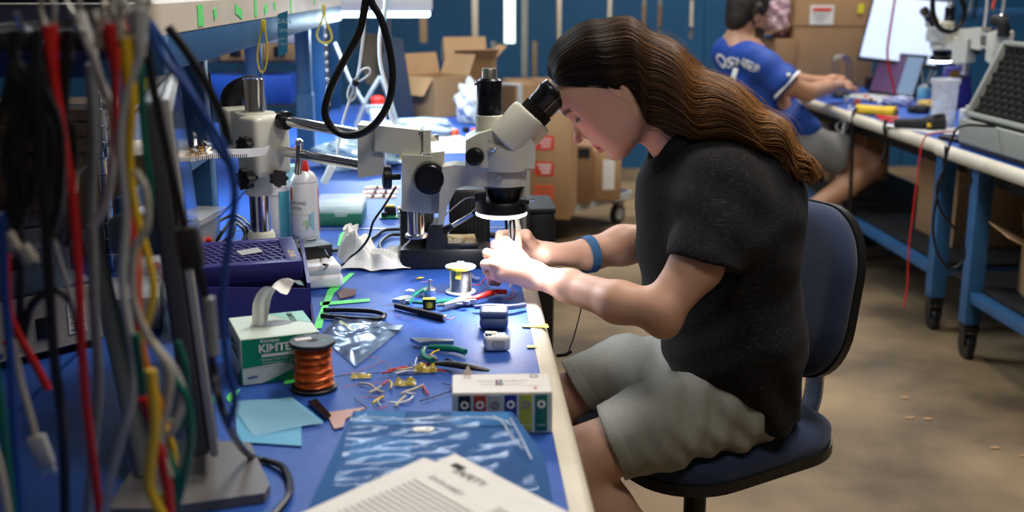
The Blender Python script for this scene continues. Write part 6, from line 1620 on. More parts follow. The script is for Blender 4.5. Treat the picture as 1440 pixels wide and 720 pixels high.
for i, (x, y) in enumerate(((598, 190), (640, 192), (655, 188), (668, 190))):
    c = PZ(x, y); bm = bmesh.new(); box(bm, (c.x, c.y, BT+.016), (.03, .02, .022), (0, 0, i), bev=.002); single('connector', bm, ('black', 'orange_label', 'black', 'orange_label')[i], ('black', 'orange', 'black', 'orange')[i]+' plastic connector on the white sheet, '+('leftmost', 'left of centre', 'right of centre', 'rightmost')[i], 'connector')
t = thing('multimeter', 'yellow handheld meter lying behind the boom end plate', 'meter', PZ(548, 226)); c = PZ(550, 232)
bm = bmesh.new(); box(bm, (c.x-.01, c.y+.03, BT+.02), (.12, .08, .036), (0, 0, .2), bev=.008); obj('case', bm, 'yellow', t)
bm = bmesh.new(); box(bm, (c.x-.01, c.y+.03, BT+.039), (.06, .05, .004), (0, 0, .2), bev=.001); obj('face', bm, 'black', t)
# wire rack with boxes further left
t = thing('wire_rack', 'chrome wire rack standing behind the far left bench', 'rack', (-1.08, 5.55, 0))
M['chrome_dull'] = M['steel']
for x, y in ((-1.50, 5.35), (-1.25, 5.35), (-.66, 5.35), (-1.50, 5.75), (-.66, 5.75)):
    bm = bmesh.new(); cyl(bm, (x, y, 0), (x, y, 1.75), .0125, seg=16); p = obj('post', bm, 'chrome', t)
    bm = bmesh.new()
    for k in range(34): lathe(bm, [(.0127, 0), (.0142, .002), (.0127, .004)], (x, y, .3+k*.042), seg=12)
    g = obj('groove_rings', bm, 'chrome', p); g['kind'] = 'stuff'
for z in (.45, .80, 1.0, 1.42):
    bm = bmesh.new()
    for y in (5.35, 5.75): cyl(bm, (-1.50, y, z), (-.66, y, z), .005, seg=8)
    for k in range(30): cyl(bm, (-1.50+k*.0297, 5.35, z), (-1.50+k*.0297, 5.75, z), .0022, seg=6)
    g = obj('wire_shelf', bm, 'chrome', t); g['kind'] = 'stuff'
for i, (x, y, z, w, d, h, m_, lb) in enumerate(((-.93, 5.52, 1.006, .34, .3, .075, 'card', 'flat open tan carton with black handles on the wire rack'), (-.93, 5.52, 1.083, .36, .3, .09, 'white', 'long white box lying on the tan carton'), (-1.30, 5.52, 1.006, .26, .3, .17, 'white', 'white box at the left of the wire rack'), (-1.08, 5.5, .806, .6, .3, .13, 'case_blue', 'blue tote on the lower level of the wire rack'))):
    bm = bmesh.new(); box(bm, (x, y, z+h/2), (w, d, h), bev=.004)
    if m_ == 'case_blue': m_ = mat('bright_blue_tote', (.02, .10, .55), .4)
    single('rack_box', bm, m_, lb, 'box')
for k in range(3):
    bm = bmesh.new(); box(bm, (-1.03+.10*k, 5.363, 1.045), (.05, .012, .05), bev=.004); single('black_clip', bm, 'black', ('left', 'middle', 'right')[k]+' black clip handle on the flat tan carton', 'clip')
crumple_bag('foil_parts', 'heap of crinkled shiny packaging on top of the white boxes', V(-1.28, 5.5, 1.178), .16, .12, .07, mat('crinkled_gold_foil', (.5, .44, .32), .25, .8), 9, 'packaging')
t = thing('yellow_sack', 'yellow sack standing on the far left bench', 'sack', (-1.18, 3.6, BT))
bm = bmesh.new(); box(bm, (-.98, 3.75, BT+.18), (.17, .12, .36), (0, 0, .1), bev=.02, seg=3, taper=(.8, .7)); obj('sack', bm, 'yellow', t)
bm = bmesh.new(); box(bm, (-.95, 3.62, BT+.11), (.14, .10, .22), bev=.02, seg=3); single('white_tub', bm, 'white', 'white rounded tub in front of the yellow sack', 'tub')
# instruments on the left bench
def instrument(name, label, c, w, d, h, rz, body_m):
    t = thing(name, label, 'instrument', c, rz); L = WM[t.name]; R = L.to_3x3().to_4x4()
    bm = bmesh.new(); box(bm, L @ V(0, 0, h/2+.008), (w, d, h), R, bev=.006); obj('housing', bm, body_m, t)
    bm = bmesh.new(); box(bm, L @ V(w/2+.001, 0, h/2+.008), (.004, d-.012, h-.012), R); rp = obj('rear_panel', bm, mat('beige_panel', (.42, .38, .32), .5) if 'beige_panel' not in bpy.data.materials else bpy.data.materials['beige_panel'], t)
    bm = bmesh.new(); box(bm, L @ V(w/2+.004, d*.10, h*.5), (.006, .030, .034), R, bev=.002); obj('mains_inlet', bm, 'black', rp)
    for k in range(3): bm = bmesh.new(); cyl(bm, L @ V(w/2+.002, -d*.32+k*.028, h*.25), L @ V(w/2+.014, -d*.32+k*.028, h*.25), .0055, seg=14); obj('connector', bm, 'steel', rp)
    for k in range(2): bm = bmesh.new(); cyl(bm, L @ V(w/2+.002, d*.42-k*d*.84, h*.9), L @ V(w/2+.005, d*.42-k*d*.84, h*.9), .004, seg=10); obj('screw', bm, 'steel', rp)
    bm = bmesh.new(); box(bm, L @ V(w/2+.004, d*.31, h*.55), (.0008, d*.12, h*.5), R); obj('rating_plate', bm, 'paper', rp)
    for k in range(7): bm = bmesh.new(); box(bm, L @ V(w/2+.0048, d*.31, h*.36+k*h*.055), (.0005, d*.09*(1-.3*(k % 2)), .0014), R); obj('print_line', bm, 'ink', rp)
    bm = bmesh.new(); box(bm, L @ V(w/2+.0045, -d*.14, h*.42), (.001, .016, .005), R); obj('red_mark', bm, 'red_label', rp)
    for sx in (-1, 1):
        for sy in (-1, 1): bm = bmesh.new(); cyl(bm, L @ V(sx*w*.4, sy*d*.4, 0), L @ V(sx*w*.4, sy*d*.4, .009), .01, seg=12); obj('foot', bm, 'rubber', t)
instrument('bench_instrument', 'grey bench instrument with beige rear panel and mains inlet, upper left', V(-.945, 2.17, BT), .22, .30, .13, -.75, 'black')
instrument('bench_instrument', 'smaller blue-cornered bench instrument in front of the beige-panelled one', V(-.74, 1.80, BT), .16, .26, .105, -.75, mat('blue_bumper', (.012, .03, .075), .5))
carton('brown_carton', 'closed brown carton on the left bench behind the red cable', V(-.86, 2.62, BT), .32, .26, .22, .1, 'card_dark', open_=False)
for i in range(3):
    bm = bmesh.new(); box(bm, (-.95, 2.62, BT+.245+i*.032), (.30, .26, .030), (0, 0, .05*i), bev=.003); single('carton_stack', bm, 'card_dark', ('lowest', 'middle', 'topmost')[i]+' of the flat cartons stacked on the closed brown carton', 'box')
t = thing('wire_rack', 'chrome post rack standing on the left bench behind the hanging cables', 'rack', (-.80, 2.35, BT))
for x in (-.83, -.735):
    bm = bmesh.new(); cyl(bm, (x, 2.36, BT), (x, 2.36, 1.19), .011, seg=14); p = obj('post', bm, 'chrome', t)
    bm = bmesh.new()
    for k in range(12): lathe(bm, [(.0112, 0), (.0128, .002), (.0112, .004)], (x, 2.36, BT+.03+k*.034), seg=12)
    g = obj('groove_rings', bm, 'chrome', p); g['kind'] = 'stuff'
bm = bmesh.new(); box(bm, (-.78, 2.36, 1.10), (.16, .01, .01)); obj('crossbar', bm, 'chrome', t)
bm = bmesh.new(); cyl(bm, (-.615+.05, 2.62, BT), (-.565, 2.62, 1.15), .004, seg=8); single('thin_rod', bm, 'black', 'thin upright black rod beside the shelf post', 'rod')
# ------------------------------------------------------------------ monitor seen edge-on and the hanging leads
t = thing('monitor', 'thin monitor seen edge-on at left on a grey stand', 'monitor', PZ(300, 668))
YM = 1.26
top = PY(221, 142, YM); bot = PY(292, 643, YM)
aw = Vector((top.x, 1.26, 0)).normalized(); aw = Vector((-.215, .977, 0))
upm = (top-bot).normalized(); thk = aw.cross(upm).normalized()
if thk.x < 0: thk = -thk
Rm = Matrix((thk, aw, thk.cross(aw))).transposed().to_4x4(); Hm = (top-bot).length
mid = (top+bot)/2+aw*.26
bm = bmesh.new(); box(bm, mid-thk*.009, (.024, .52, Hm), Rm, bev=.006, seg=3, taper=None); obj('casing', bm, mat('charcoal_casing', (.045, .045, .048), .5), t)
bm = bmesh.new(); box(bm, mid+thk*.008, (.010, .524, Hm+.004), Rm, bev=.003); obj('bezel', bm, mat('grey_bezel', (.30, .30, .29), .45), t)
bm = bmesh.new(); box(bm, mid+thk*.0135, (.001, .49, Hm-.03), Rm); obj('screen', bm, 'glass_dark', t)
nk0 = PY(128, 322, YM+.10); nk1 = PY(205, 672, YM+.02)
bm = bmesh.new(); cyl(bm, nk0, V(nk1.x, nk1.y, BT+.012), .011, .012, seg=16); box(bm, nk0.lerp(mid, .5), (abs(nk0.x-mid.x)*1.0, .05, .05), bev=.01); obj('neck', bm, mat('grey_green_metal', (.17, .19, .18), .4, .3), t)
b4 = [PZ(215, 722, BT+.006), PZ(372, 700, BT+.006), PZ(380, 688, BT+.006), PZ(352, 628, BT+.006), PZ(215, 622, BT+.006), PZ(150, 722, BT+.006)]
bm = bmesh.new(); prism(bm, [(p.x, p.y) for p in b4], .012, Matrix.Translation((0, 0, BT+.006)), bev=.004); obj('base', bm, mat('dark_grey_base', (.13, .12, .12), .45), t)

# rack bar the leads hang from
t = thing('lead_rack', 'black lead rack bar fixed in front of the overhead shelf', 'rack', (-.50, 1.05, 1.28))
bm = bmesh.new(); box(bm, (-.565, 1.06, 1.292), (.53, .018, .018), bev=.002); obj('bar', bm, 'black_matte', t)
for x in (-.80, -.66, -.52):
    bm = bmesh.new(); box(bm, (x, 1.35, 1.292), (.012, .60, .012)); obj('bracket', bm, 'black_matte', t)
for i in range(12):
    bm = bmesh.new(); tube(bm, [V(-.79+.046*i, 1.05, 1.300), V(-.79+.046*i, 1.03, 1.302), V(-.79+.046*i, 1.015, 1.306), V(-.79+.046*i, 1.008, 1.318)], .003, 6); obj('hook', bm, 'steel', t)
# equipment on the shelf's near end
bm = bmesh.new(); box(bm, (-.72, 1.60, 1.345), (.55, .10, .055), bev=.004); single('power_strip', bm, 'black', 'long black power strip lying on the near end of the overhead shelf', 'power strip')
bm = bmesh.new(); box(bm, (-.62, 1.53, 1.262), (.42, .05, .03), bev=.006); single('blue_bundle', bm, mat('deep_blue_plastic', (.01, .012, .06), .5), 'dark blue strap of cable tied in front of the shelf beam', 'strap')
LC = {'red': mat('red_lead', (.50, .012, .010), .4), 'orange': mat('orange_lead', (.62, .20, .01), .4), 'yellow': mat('yellow_lead', (.68, .42, .015), .4), 'white': mat('white_lead', (.42, .42, .40), .45),
      'grey': mat('grey_lead', (.20, .21, .21), .45), 'green': mat('teal_lead', (.0, .11, .075), .4), 'blue': mat('blue_lead', (.012, .055, .24), .4), 'black': M['rubber'], 'cream': mat('cream_lead', (.42, .38, .30), .5)}
def lead(col, label, pts, Y, r, end=None, clip=False, n=8, Y2=None):
    """end: extra world points after the visible ones"""
    t = thing('test_lead' if clip else 'hanging_cable', label, 'cable', (0, 0, 0))
    P = [PY(x, y, Y+((Y2-Y)*i/(len(pts)-1) if Y2 else 0)) for i, (x, y) in enumerate(pts)]
    if end: P += [V(*e) for e in end]
    lo = min(P, key=lambda p: p.z); t.location = lo; WM[t.name] = Matrix.Translation(lo)
    bm = bmesh.new(); tube(bm, P, r, 8, n); obj('lead', bm, LC[col], t)
    if clip:
        d = (P[0]-P[1]).normalized()
        bm = bmesh.new(); tube(bm, [P[0]-d*.035, P[0]-d*.018, P[0]+d*.004], lambda u: .0045+.0030*u, 10, flat=.7); obj('boot', bm, LC[col], t)
        for s in (-1, 1):
            bm = bmesh.new(); tube(bm, [P[0]+V(s*.0015, 0, 0), P[0]+d*.018+V(s*.006, 0, 0), P[0]+d*.034+V(s*.001, 0, 0)], .0022, 6, flat=.5); obj('clip_jaw', bm, 'alu', t)
    return t
def B(x, y, z=BT+.006): p = PZ(x, y, z); return (p.x, p.y, p.z)
lead('red', 'thick red test lead hanging at far left with its clip on the rack', [(70, 42), (76, 110), (88, 190), (102, 280), (110, 380), (114, 470), (120, 560), (130, 640), (142, 735)], 1.0, .0042, clip=True)
lead('red', 'second red test lead from the left twisted with the orange ones', [(158, 40), (161, 100), (165, 200), (183, 300), (193, 410), (196, 500), (212, 580), (228, 660), (240, 735)], 1.0, .0034, clip=True)
lead('orange', 'orange test lead hanging beside the second red one', [(170, 40), (176, 110), (181, 200), (187, 290), (194, 370), (196, 440), (205, 510), (232, 590), (240, 650), (225, 735)], 1.02, .0036, clip=True)
lead('yellow', 'yellow test lead looping out to the right of the orange lead', [(180, 60), (186, 140), (183, 230), (192, 300), (210, 370), (216, 410), (208, 450), (190, 500), (205, 560), (236, 610), (244, 660), (213, 735)], .98, .0034, clip=True)
lead('green', 'teal lead bowing left then returning to the bundle', [(196, 60), (200, 140), (203, 200), (212, 270), (205, 330), (180, 380), (172, 430), (182, 490), (205, 560), (255, 600), (262, 560), (262, 520), (250, 480)], 1.04, .0032)
lead('green', 'lower teal lead crossing the bundle near the bottom', [(190, 470), (200, 540), (215, 610), (240, 650), (250, 690), (235, 740)], .96, .0042, end=[(-.27, 1.0, BT+.006)])
lead('white', 'pale lead running down beside the monitor neck', [(112, 25), (125, 60), (140, 110), (155, 150), (160, 200), (150, 280), (130, 320)], 1.04, .0042, clip=True)
lead('white', 'white lead hanging from the middle of the rack bundle', [(198, 20), (198, 70), (180, 130), (170, 200), (178, 300), (172, 400), (188, 500), (186, 560), (170, 620), (155, 680), (145, 740)], .98, .0040, clip=True)
lead('cream', 'cream lead with wide loop left of the monitor edge', [(190, 240), (205, 270), (206, 320), (190, 350), (188, 420), (212, 480), (238, 520), (236, 570), (225, 620), (240, 670)], .95, .0034)
lead('white', 'white lead curving round the bundle above the monitor base', [(215, 480), (245, 520), (258, 560), (245, 600), (228, 630), (240, 690), (232, 740)], .98, .0036)
lead('grey', 'thin grey wire stretched diagonally under the shelf corner', [(248, 92), (215, 130), (180, 170), (140, 215), (110, 245)], 1.35, .0016)
lead('blue', 'long blue lead sweeping down in front of the stand block', [(208, 30), (225, 75), (252, 110), (290, 165), (318, 215), (330, 270), (322, 340), (313, 420), (318, 500), (330, 560), (322, 600)], 1.0, .0036)
lead('blue', 'blue lead along the left border of the bundle', [(2, 300), (6, 400), (14, 500), (20, 600), (26, 700), (28, 740)], .98, .0042)
lead('green', 'dark green lead at the bottom left corner', [(-10, 500), (2, 580), (10, 650), (20, 740)], .95, .0042)
lead('cream', 'cream lead at the very bottom left corner', [(-20, 600), (0, 660), (14, 740)], .93, .0040)
lead('black', 'black lead running from the shelf corner down past the clamp block', [(236, 38), (262, 72), (290, 118), (312, 165), (322, 205)], 1.18, .0048)
lead('blue', 'dark blue lead alongside the black one at the shelf corner', [(205, 20), (240, 75), (275, 140), (300, 200), (325, 236)], 1.16, .0030)
t = lead('black', 'black cable with inline connector and grey jack in front of the monitor', [(205, 60), (215, 120), (232, 200), (250, 280), (268, 350), (285, 400), (292, 450), (300, 520), (318, 590)], 1.05, .0042, end=[B(350, 640, BT+.02), B(395, 655), B(408, 690), B(380, 730)])
bm = bmesh.new(); a_ = PY(262, 318, 1.05); b_ = PY(272, 378, 1.05); box(bm, (a_+b_)/2, (.022, .016, (b_-a_).length), frame_to(a_-b_), bev=.004); obj('inline_connector', bm, 'black_matte', t)
bm = bmesh.new(); cyl(bm, PY(293, 418, 1.05), PY(300, 500, 1.05), .0062, seg=14, bev=.001); obj('jack', bm, LC['grey'], t)
t = lead('cream', 'pale cable ending in a rectangular connector at lower left', [(18, 480), (30, 540), (44, 590), (50, 615)], 1.0, .0034)
bm = bmesh.new(); a_ = PY(50, 612, 1.0); b_ = PY(66, 655, 1.0); box(bm, (a_+b_)/2, (.017, .010, (b_-a_).length), frame_to(a_-b_), bev=.003); obj('connector', bm, LC['white'], t)
bm = bmesh.new(); c_ = b_+(b_-a_)*.25; box(bm, (b_+c_)/2, (.012, .006, (c_-b_).length), frame_to(a_-b_)); obj('metal_shell', bm, 'alu', t)
# coil of black leads
rr = random.Random(12)
for i in range(10):
    x0 = 4+i*10; w = rr.uniform(8, 26); yb = rr.uniform(250, 345); Yc = 1.0+rr.uniform(-.05, .06)
    xa = (18, 50, 94)[i % 3]
    pts = [(xa, 40), (xa+1, 80), (xa*.5+x0*.5, 118), (x0-w*.9, 210), (x0-w*.2, yb), (x0+w*.8, yb-60), (x0+w*.7, 180), (xa*.6+x0*.4+3, 122), (xa+3, 84), (xa+2, 40)]
    t = thing('hanging_cable', ('black cable loop hung at the left end of the rack', 'dark loop in the black cable tangle')[0], 'cable', (0, 0, 0), group='black cable loops hanging at the left of the rack')
    P = [PY(x, y, Yc) for x, y in pts]; lo = min(P, key=lambda p: p.z); t.location = lo; WM[t.name] = Matrix.Translation(lo)
    bm = bmesh.new(); tube(bm, P, .0036, 8, 6); obj('lead', bm, LC['black'], t)
for i, (x, y) in enumerate(((14, 340), (38, 358))):
    bm = bmesh.new(); a_ = PY(x-6, y-12, .99); b_ = PY(x+8, y+12, .99); box(bm, (a_+b_)/2, (.011, .012, (b_-a_).length), frame_to(a_-b_), bev=.002)
    single('cable_plug', bm, LC['cream'], ('left', 'right')[i]+' cream plug at the end of the black cable tangle', 'plug')
lead('black', 'long black cable hanging down through the tangle at far left', [(60, 60), (62, 200), (66, 350), (72, 450), (78, 520), (88, 600), (92, 735)], 1.02, .0050)
lead('black', 'black cable drooping in front of the instruments', [(35, 100), (30, 250), (28, 400), (30, 480), (44, 430), (75, 408), (100, 425), (112, 470), (118, 520)], 1.10, .0042)
lead('red', 'red cable crossing in front of the smaller instrument', [(8, 330), (12, 430), (25, 470), (48, 510), (68, 548)], 1.06, .0042)
lead('white', 'thin white wire slanting over the brown carton', [(70, 320), (85, 370), (98, 410), (108, 450)], 1.08, .0022)
lead('grey', 'thick grey cable between the red lead and the monitor neck', [(128, 90), (130, 200), (128, 300), (132, 420), (138, 540), (130, 640), (122, 740)], 1.06, .0052)
lead('green', 'teal lead looping right of the bundle over the monitor base', [(232, 520), (262, 560), (268, 620), (256, 680), (240, 740)], .96, .0036)
lead('yellow', 'yellow lead crossing near the bottom of the bundle', [(212, 520), (218, 590), (212, 650), (212, 690), (236, 740)], .94, .0050)
lead('red', 'red lead end curving at the bottom of the bundle', [(200, 560), (222, 620), (236, 680), (240, 740)], .95, .0046)
for i, (x, y, lb) in enumerate(((165, 30, 'left of the three metal clips clustered on the rack'), (205, 22, 'right of the three metal clips clustered on the rack'), (140, 40, 'lowest of the three metal clips clustered on the rack'))):
    t = thing('clip', lb, 'clip', PY(x, y+30, 1.0))
    for s in (-1, 1): bm = bmesh.new(); tube(bm, [PY(x-8*s, y-25, 1.0), PY(x+3*s, y+5, 1.0), PY(x+5*s, y+28, 1.0)], .0038, 8, flat=.6); obj('clip_jaw', bm, 'alu', t)
# tweezers held in the far hand
t = thing('tweezers', 'black tweezers held between the fingers under the ring light', 'tweezers', PY(722, 345, 2.17))
for s in (-1, 1): bm = bmesh.new(); tube(bm, [PY(720+s*1.5, 302, 2.175), PY(720+s*3, 325, 2.172), PY(719+s*.6, 352, 2.155)], .0035, 10, flat=.6); obj('arm', bm, 'black', t)
# ------------------------------------------------------------------ office chair
cr_ = math.radians(28)
t = thing('office_chair', 'navy fabric office chair with black shell that the engineer sits on', 'chair', (.485, 2.19, 0), cr_)
L = WM[t.name]; R = L.to_3x3().to_4x4()
def lbox(bm, c, s, bev=.0, seg=2, rot=None): box(bm, L @ Vector(c), s, R @ (rot if rot is not None else Matrix.Identity(4)), bev=bev, seg=seg)
def pad(w, d, th, r, crown, n=40, m=12, edge=.018):
    """upholstered pad: rounded rectangle in XY, crowned top"""
    bm = bmesh.new(); out = rrect(w, d, r, 10); N = len(out); rings = []
    for k in range(m+1):
        f = k/m; s = 1-f
        rings.append([bm.verts.new((x*s, y*s, th/2-edge*(max(0, 1-(1-s)*7))**2+crown*(1-s*s))) for x, y in out])
    low = [bm.verts.new((x, y, -th/2+edge*.3)) for x, y in out]; bot = [bm.verts.new((x*.97, y*.97, -th/2)) for x, y in out]
    for a, b in [(bot, low), (low, rings[0])]+list(zip(rings[:-1], rings[1:])):
        for i in range(N): 
            try: bm.faces.new((a[i], a[(i+1) % N], b[(i+1) % N], b[i]))
            except Exception: pass
    bm.faces.new(bot[::-1]); bmesh.ops.remove_doubles(bm, verts=bm.verts[:], dist=1e-5)
    return bm
bm = pad(.455, .43, .050, .13, .006); bm.transform(L @ Matrix.Translation((.01, 0, .458)) @ Matrix.Rotation(-.03, 4, 'Y')); obj('seat', bm, 'navy', t, smooth=True)
bm = bmesh.new(); prism(bm, rrect(.461, .436, .13, 10), .022, L @ Matrix.Translation((.01, 0, .428)) @ Matrix.Rotation(-.03, 4, 'Y'), bev=.008, seg=3); obj('seat_shell', bm, 'black', t)
RB = L @ Matrix.Translation((.205, 0, .735)) @ Matrix.Rotation(math.radians(-90+9), 4, 'Y') 
def bend(bm):
    for v_ in bm.verts: v_.co.z -= .55*v_.co.y**2*-1
    return bm
bm = bend(pad(.355, .41, .048, .13, .004)); bm.transform(RB); obj('backrest', bm, 'navy', t, smooth=True)
bm = bmesh.new(); prism(bm, rrect(.362, .417, .13, 10), .020, None, bev=.008, seg=3); bmesh.ops.subdivide_edges(bm, edges=[e for e in bm.edges if abs(e.verts[0].co.y-e.verts[1].co.y) > .2], cuts=6)
bend(bm); bm.transform(RB @ Matrix.Translation((0, 0, -.030))); obj('back_shell', bm, 'black', t)
bm = bmesh.new(); tube(bm, [L @ V(.05, -.05, .415), L @ V(.17, -.05, .412), L @ V(.24, -.05, .425), L @ V(.272, -.05, .48), L @ V(.276, -.05, .56), L @ V(.282, -.05, .66)], .026, 14, 8, flat=.35); obj('back_bracket', bm, 'chrome', t)
bm = bmesh.new(); lbox(bm, (0, 0, .405), (.20, .16, .03), .006); obj('seat_plate', bm, 'black', t)
bm = bmesh.new(); cyl(bm, L @ V(0, 0, .30), L @ V(0, 0, .395), .0135, seg=20); obj('gas_rod', bm, 'black', t)
bm = bmesh.new(); cyl(bm, L @ V(0, 0, .10), L @ V(0, 0, .345), .0235, seg=24, bev=.003); lathe(bm, [(.0255, .330), (.0255, .346), (.020, .350), (.015, .350)], L @ V(0, 0, 0), seg=24); obj('column', bm, 'black', t)
for k in range(5):
    a_ = k*2*math.pi/5+.3; e = V(.29*math.cos(a_), .29*math.sin(a_), .075)
    bm = bmesh.new(); tube(bm, [L @ V(.02*math.cos(a_), .02*math.sin(a_), .11), L @ (e*.5+V(0, 0, .05)), L @ e], lambda u: .020-.006*u, 10); lg = obj('base_arm', bm, 'black', t)
    bm = bmesh.new(); cyl(bm, L @ (e+V(-.012, .0, -.05)), L @ (e+V(.012, 0, -.05)), .025, seg=18, bev=.003); cyl(bm, L @ (e+V(0, 0, -.05)), L @ e, .006, seg=10); obj('caster', bm, 'rubber', lg)

# ------------------------------------------------------------------ platform cart with cartons
ca = PZ(758, 300, .19); cb = PZ(892, 268, .19); cdir = V(cb.x-ca.x, cb.y-ca.y, 0); clen = cdir.length; cdir.normalize(); cn = V(-cdir.y, cdir.x, 0)
t = thing('platform_cart', 'platform cart with pale rim and castors carrying cartons behind the bench', 'cart', (ca.x, ca.y, 0))
Rc = Matrix((cdir, cn, Z)).transposed().to_4x4(); cc = V(ca.x, ca.y, 0)+cdir*clen*.45+cn*.30
bm = bmesh.new(); prism(bm, rrect(clen*1.1, .62, .06), .035, Matrix.Translation(cc+V(0, 0, .173)) @ Rc, bev=.008); obj('rim', bm, 'lgrey', t)
bm = bmesh.new(); prism(bm, rrect(clen*1.08, .58, .05), .02, Matrix.Translation(cc+V(0, 0, .182)) @ Rc); obj('deck', bm, mat('dark_blue_deck', (.02, .03, .12), .6), t)
for sx in (-1, 1):
    for sy in (-1, 1):
        p = cc+cdir*sx*clen*.46+cn*sy*.24
        bm = bmesh.new(); cyl(bm, p+V(0, 0, .06)-cn*.015, p+V(0, 0, .06)+cn*.015, .06, seg=26, bev=.004); w_ = obj('caster', bm, 'rubber', t)
        bm = bmesh.new(); cyl(bm, p+V(0, 0, .06)-cn*.018, p+V(0, 0, .06)+cn*.018, .034, seg=20); obj('hub', bm, 'lgrey', w_)
        bm = bmesh.new(); box(bm, p+V(0, 0, .135), (.05, .06, .04), Rc); obj('fork', bm, 'steel', w_)
hp = PZ(737, 300, .19)
bm = bmesh.new(); p0 = V(cc.x, cc.y, 0)-cdir*clen*.52-cn*.22; p1 = V(cc.x, cc.y, 0)-cdir*clen*.52+cn*.22
hy = 5.0
bm = bmesh.new(); tube(bm, [p0+V(0, 0, .18), p0+V(0, 0, .85), p1+V(0, 0, .85), p1+V(0, 0, .18)], .016, 12, smooth=False); obj('handle', bm, 'lgrey', t)
def box_on(name, label, px0, px1, ytop, Yd, w_y, rz, zb, m, hgt=None):
    a = PY(px0, 200, Yd); b = PY(px1, 200, Yd); zt_ = PY((px0+px1)/2, ytop, Yd).z
    t = thing(name, label, 'box', V((a.x+b.x)/2, Yd+w_y/2, zb), rz); L = WM[t.name]; R_ = L.to_3x3().to_4x4(); w = (b.x-a.x); h = zt_-zb
    bm = bmesh.new(); box(bm, L @ V(0, 0, h/2), (w, w_y, h), R_, bev=.004); obj('body', bm, m, t)
    bm = bmesh.new(); box(bm, L @ V(0, 0, h+.001), (.05, w_y*1.001, .002), R_); obj('packing_tape', bm, 'card_dark', t)
    return t, L, w, w_y, h, R_
zb_ = .193
t, L, w, d, h, R_ = box_on('labelled_carton', 'tall brown carton with three red labels standing on the cart', 750, 812, 160, 5.62, .30, -.22, zb_, 'card')
for k, (z, m_) in enumerate(((.80, 'red_label'), (.55, 'red_label'), (.32, 'orange_label'))):
    bm = bmesh.new(); box(bm, L @ V(-w*.10, -d/2-.001, h*z*.98-.03), (.095, .002, .070), R_); l_ = obj('label', bm, m_, t, label=('upper red label', 'middle red label', 'lowest orange label')[k])
    for j in range(3 if k < 2 else 2):
        bm = bmesh.new(); box(bm, L @ V(-w*.10+.004*j, -d/2-.0025, h*z*.98-.03+.018-.018*j), (.070-.012*j, .001, .006 if k != 1 else .009), R_); obj('label_line', bm, 'white_ink' if k < 2 else 'card_dark', l_)
bm = bmesh.new(); box(bm, L @ V(.0, 0, h+.03), (w*.9, d*.9, .055), R_, bev=.012); single('white_parcel', bm, 'paper', 'white wrapped parcel lying on top of the labelled carton', 'parcel')
bm = bmesh.new(); box(bm, L @ V(.0, -d*.46, h+.025), (.05, .003, .02), R_); single('yellow_sticker', bm, 'yellow_tape', 'small yellow-green sticker at the front of the white parcel', 'sticker')
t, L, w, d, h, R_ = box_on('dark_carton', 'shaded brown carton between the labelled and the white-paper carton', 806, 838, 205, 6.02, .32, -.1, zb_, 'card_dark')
bm = bmesh.new(); box(bm, L @ V(0, -d/2-.002, h*.88), (w*.75, .004, h*.16), R_); obj('opening', bm, 'black_matte', t)  # black slab puts the shade of an opening on the carton front
t, L, w, d, h, R_ = box_on('paper_carton', 'brown carton with tall white paper on its front on the cart', 836, 876, 212, 6.12, .26, -.05, zb_, 'card')
bm = bmesh.new(); box(bm, L @ V(.01, -d/2-.001, h*.52), (w*.42, .002, h*.60), R_); obj('paper', bm, 'paper', t)
# carton stack further back left of the cart
t, L, w, d, h, R_ = box_on('flat_top_carton', 'large pale-topped carton standing behind the photo tube', 716, 790, 118, 7.3, .5, .15, 0.0, 'card')
bm = bmesh.new(); box(bm, V(.41, 7.1, .60), (.30, .12, .06), bev=.02); 
single('blue_bar', bm, mat('deep_blue_cloth', (.015, .02, .12), .7), 'dark blue padded bar in front of the pale-topped carton', 'bar') if False else bm.free()
t = thing('waste_bin', 'slim black bin standing on the floor beside the second bench', 'bin', (.235, 3.22, 0))
bm = bmesh.new(); box(bm, (.228, 3.22, .36), (.065, .20, .72), bev=.01, taper=(1.1, 1.05)); obj('bin_body', bm, 'black', t)
bm = bmesh.new(); box(bm, (.228, 3.22, .727), (.075, .212, .016), bev=.005); obj('rim', bm, 'black_matte', t)
t = thing('handle_post', 'grey post standing in for the cart handle behind the bench edge', 'stand', (.30, 4.6, 0))  # separate post standing in for the cart's handle
bm = bmesh.new(); cyl(bm, (.275, 4.75, 0.02), (.275, 4.75, .82), .016, seg=14); obj('post', bm, 'lgrey', t)
bm = bmesh.new(); box(bm, (.275, 4.75, .012), (.22, .22, .024), bev=.006); obj('foot', bm, 'grey', t)
t['label'] = 'pale upright post on a square foot standing in for the cart handle, left of the labelled carton'; 

# ------------------------------------------------------------------ right bench and what stands on it
BX = lambda *a: None
def seton(x, y, z=BT): p = PZ(x, y, z); return V(p.x, p.y, z)
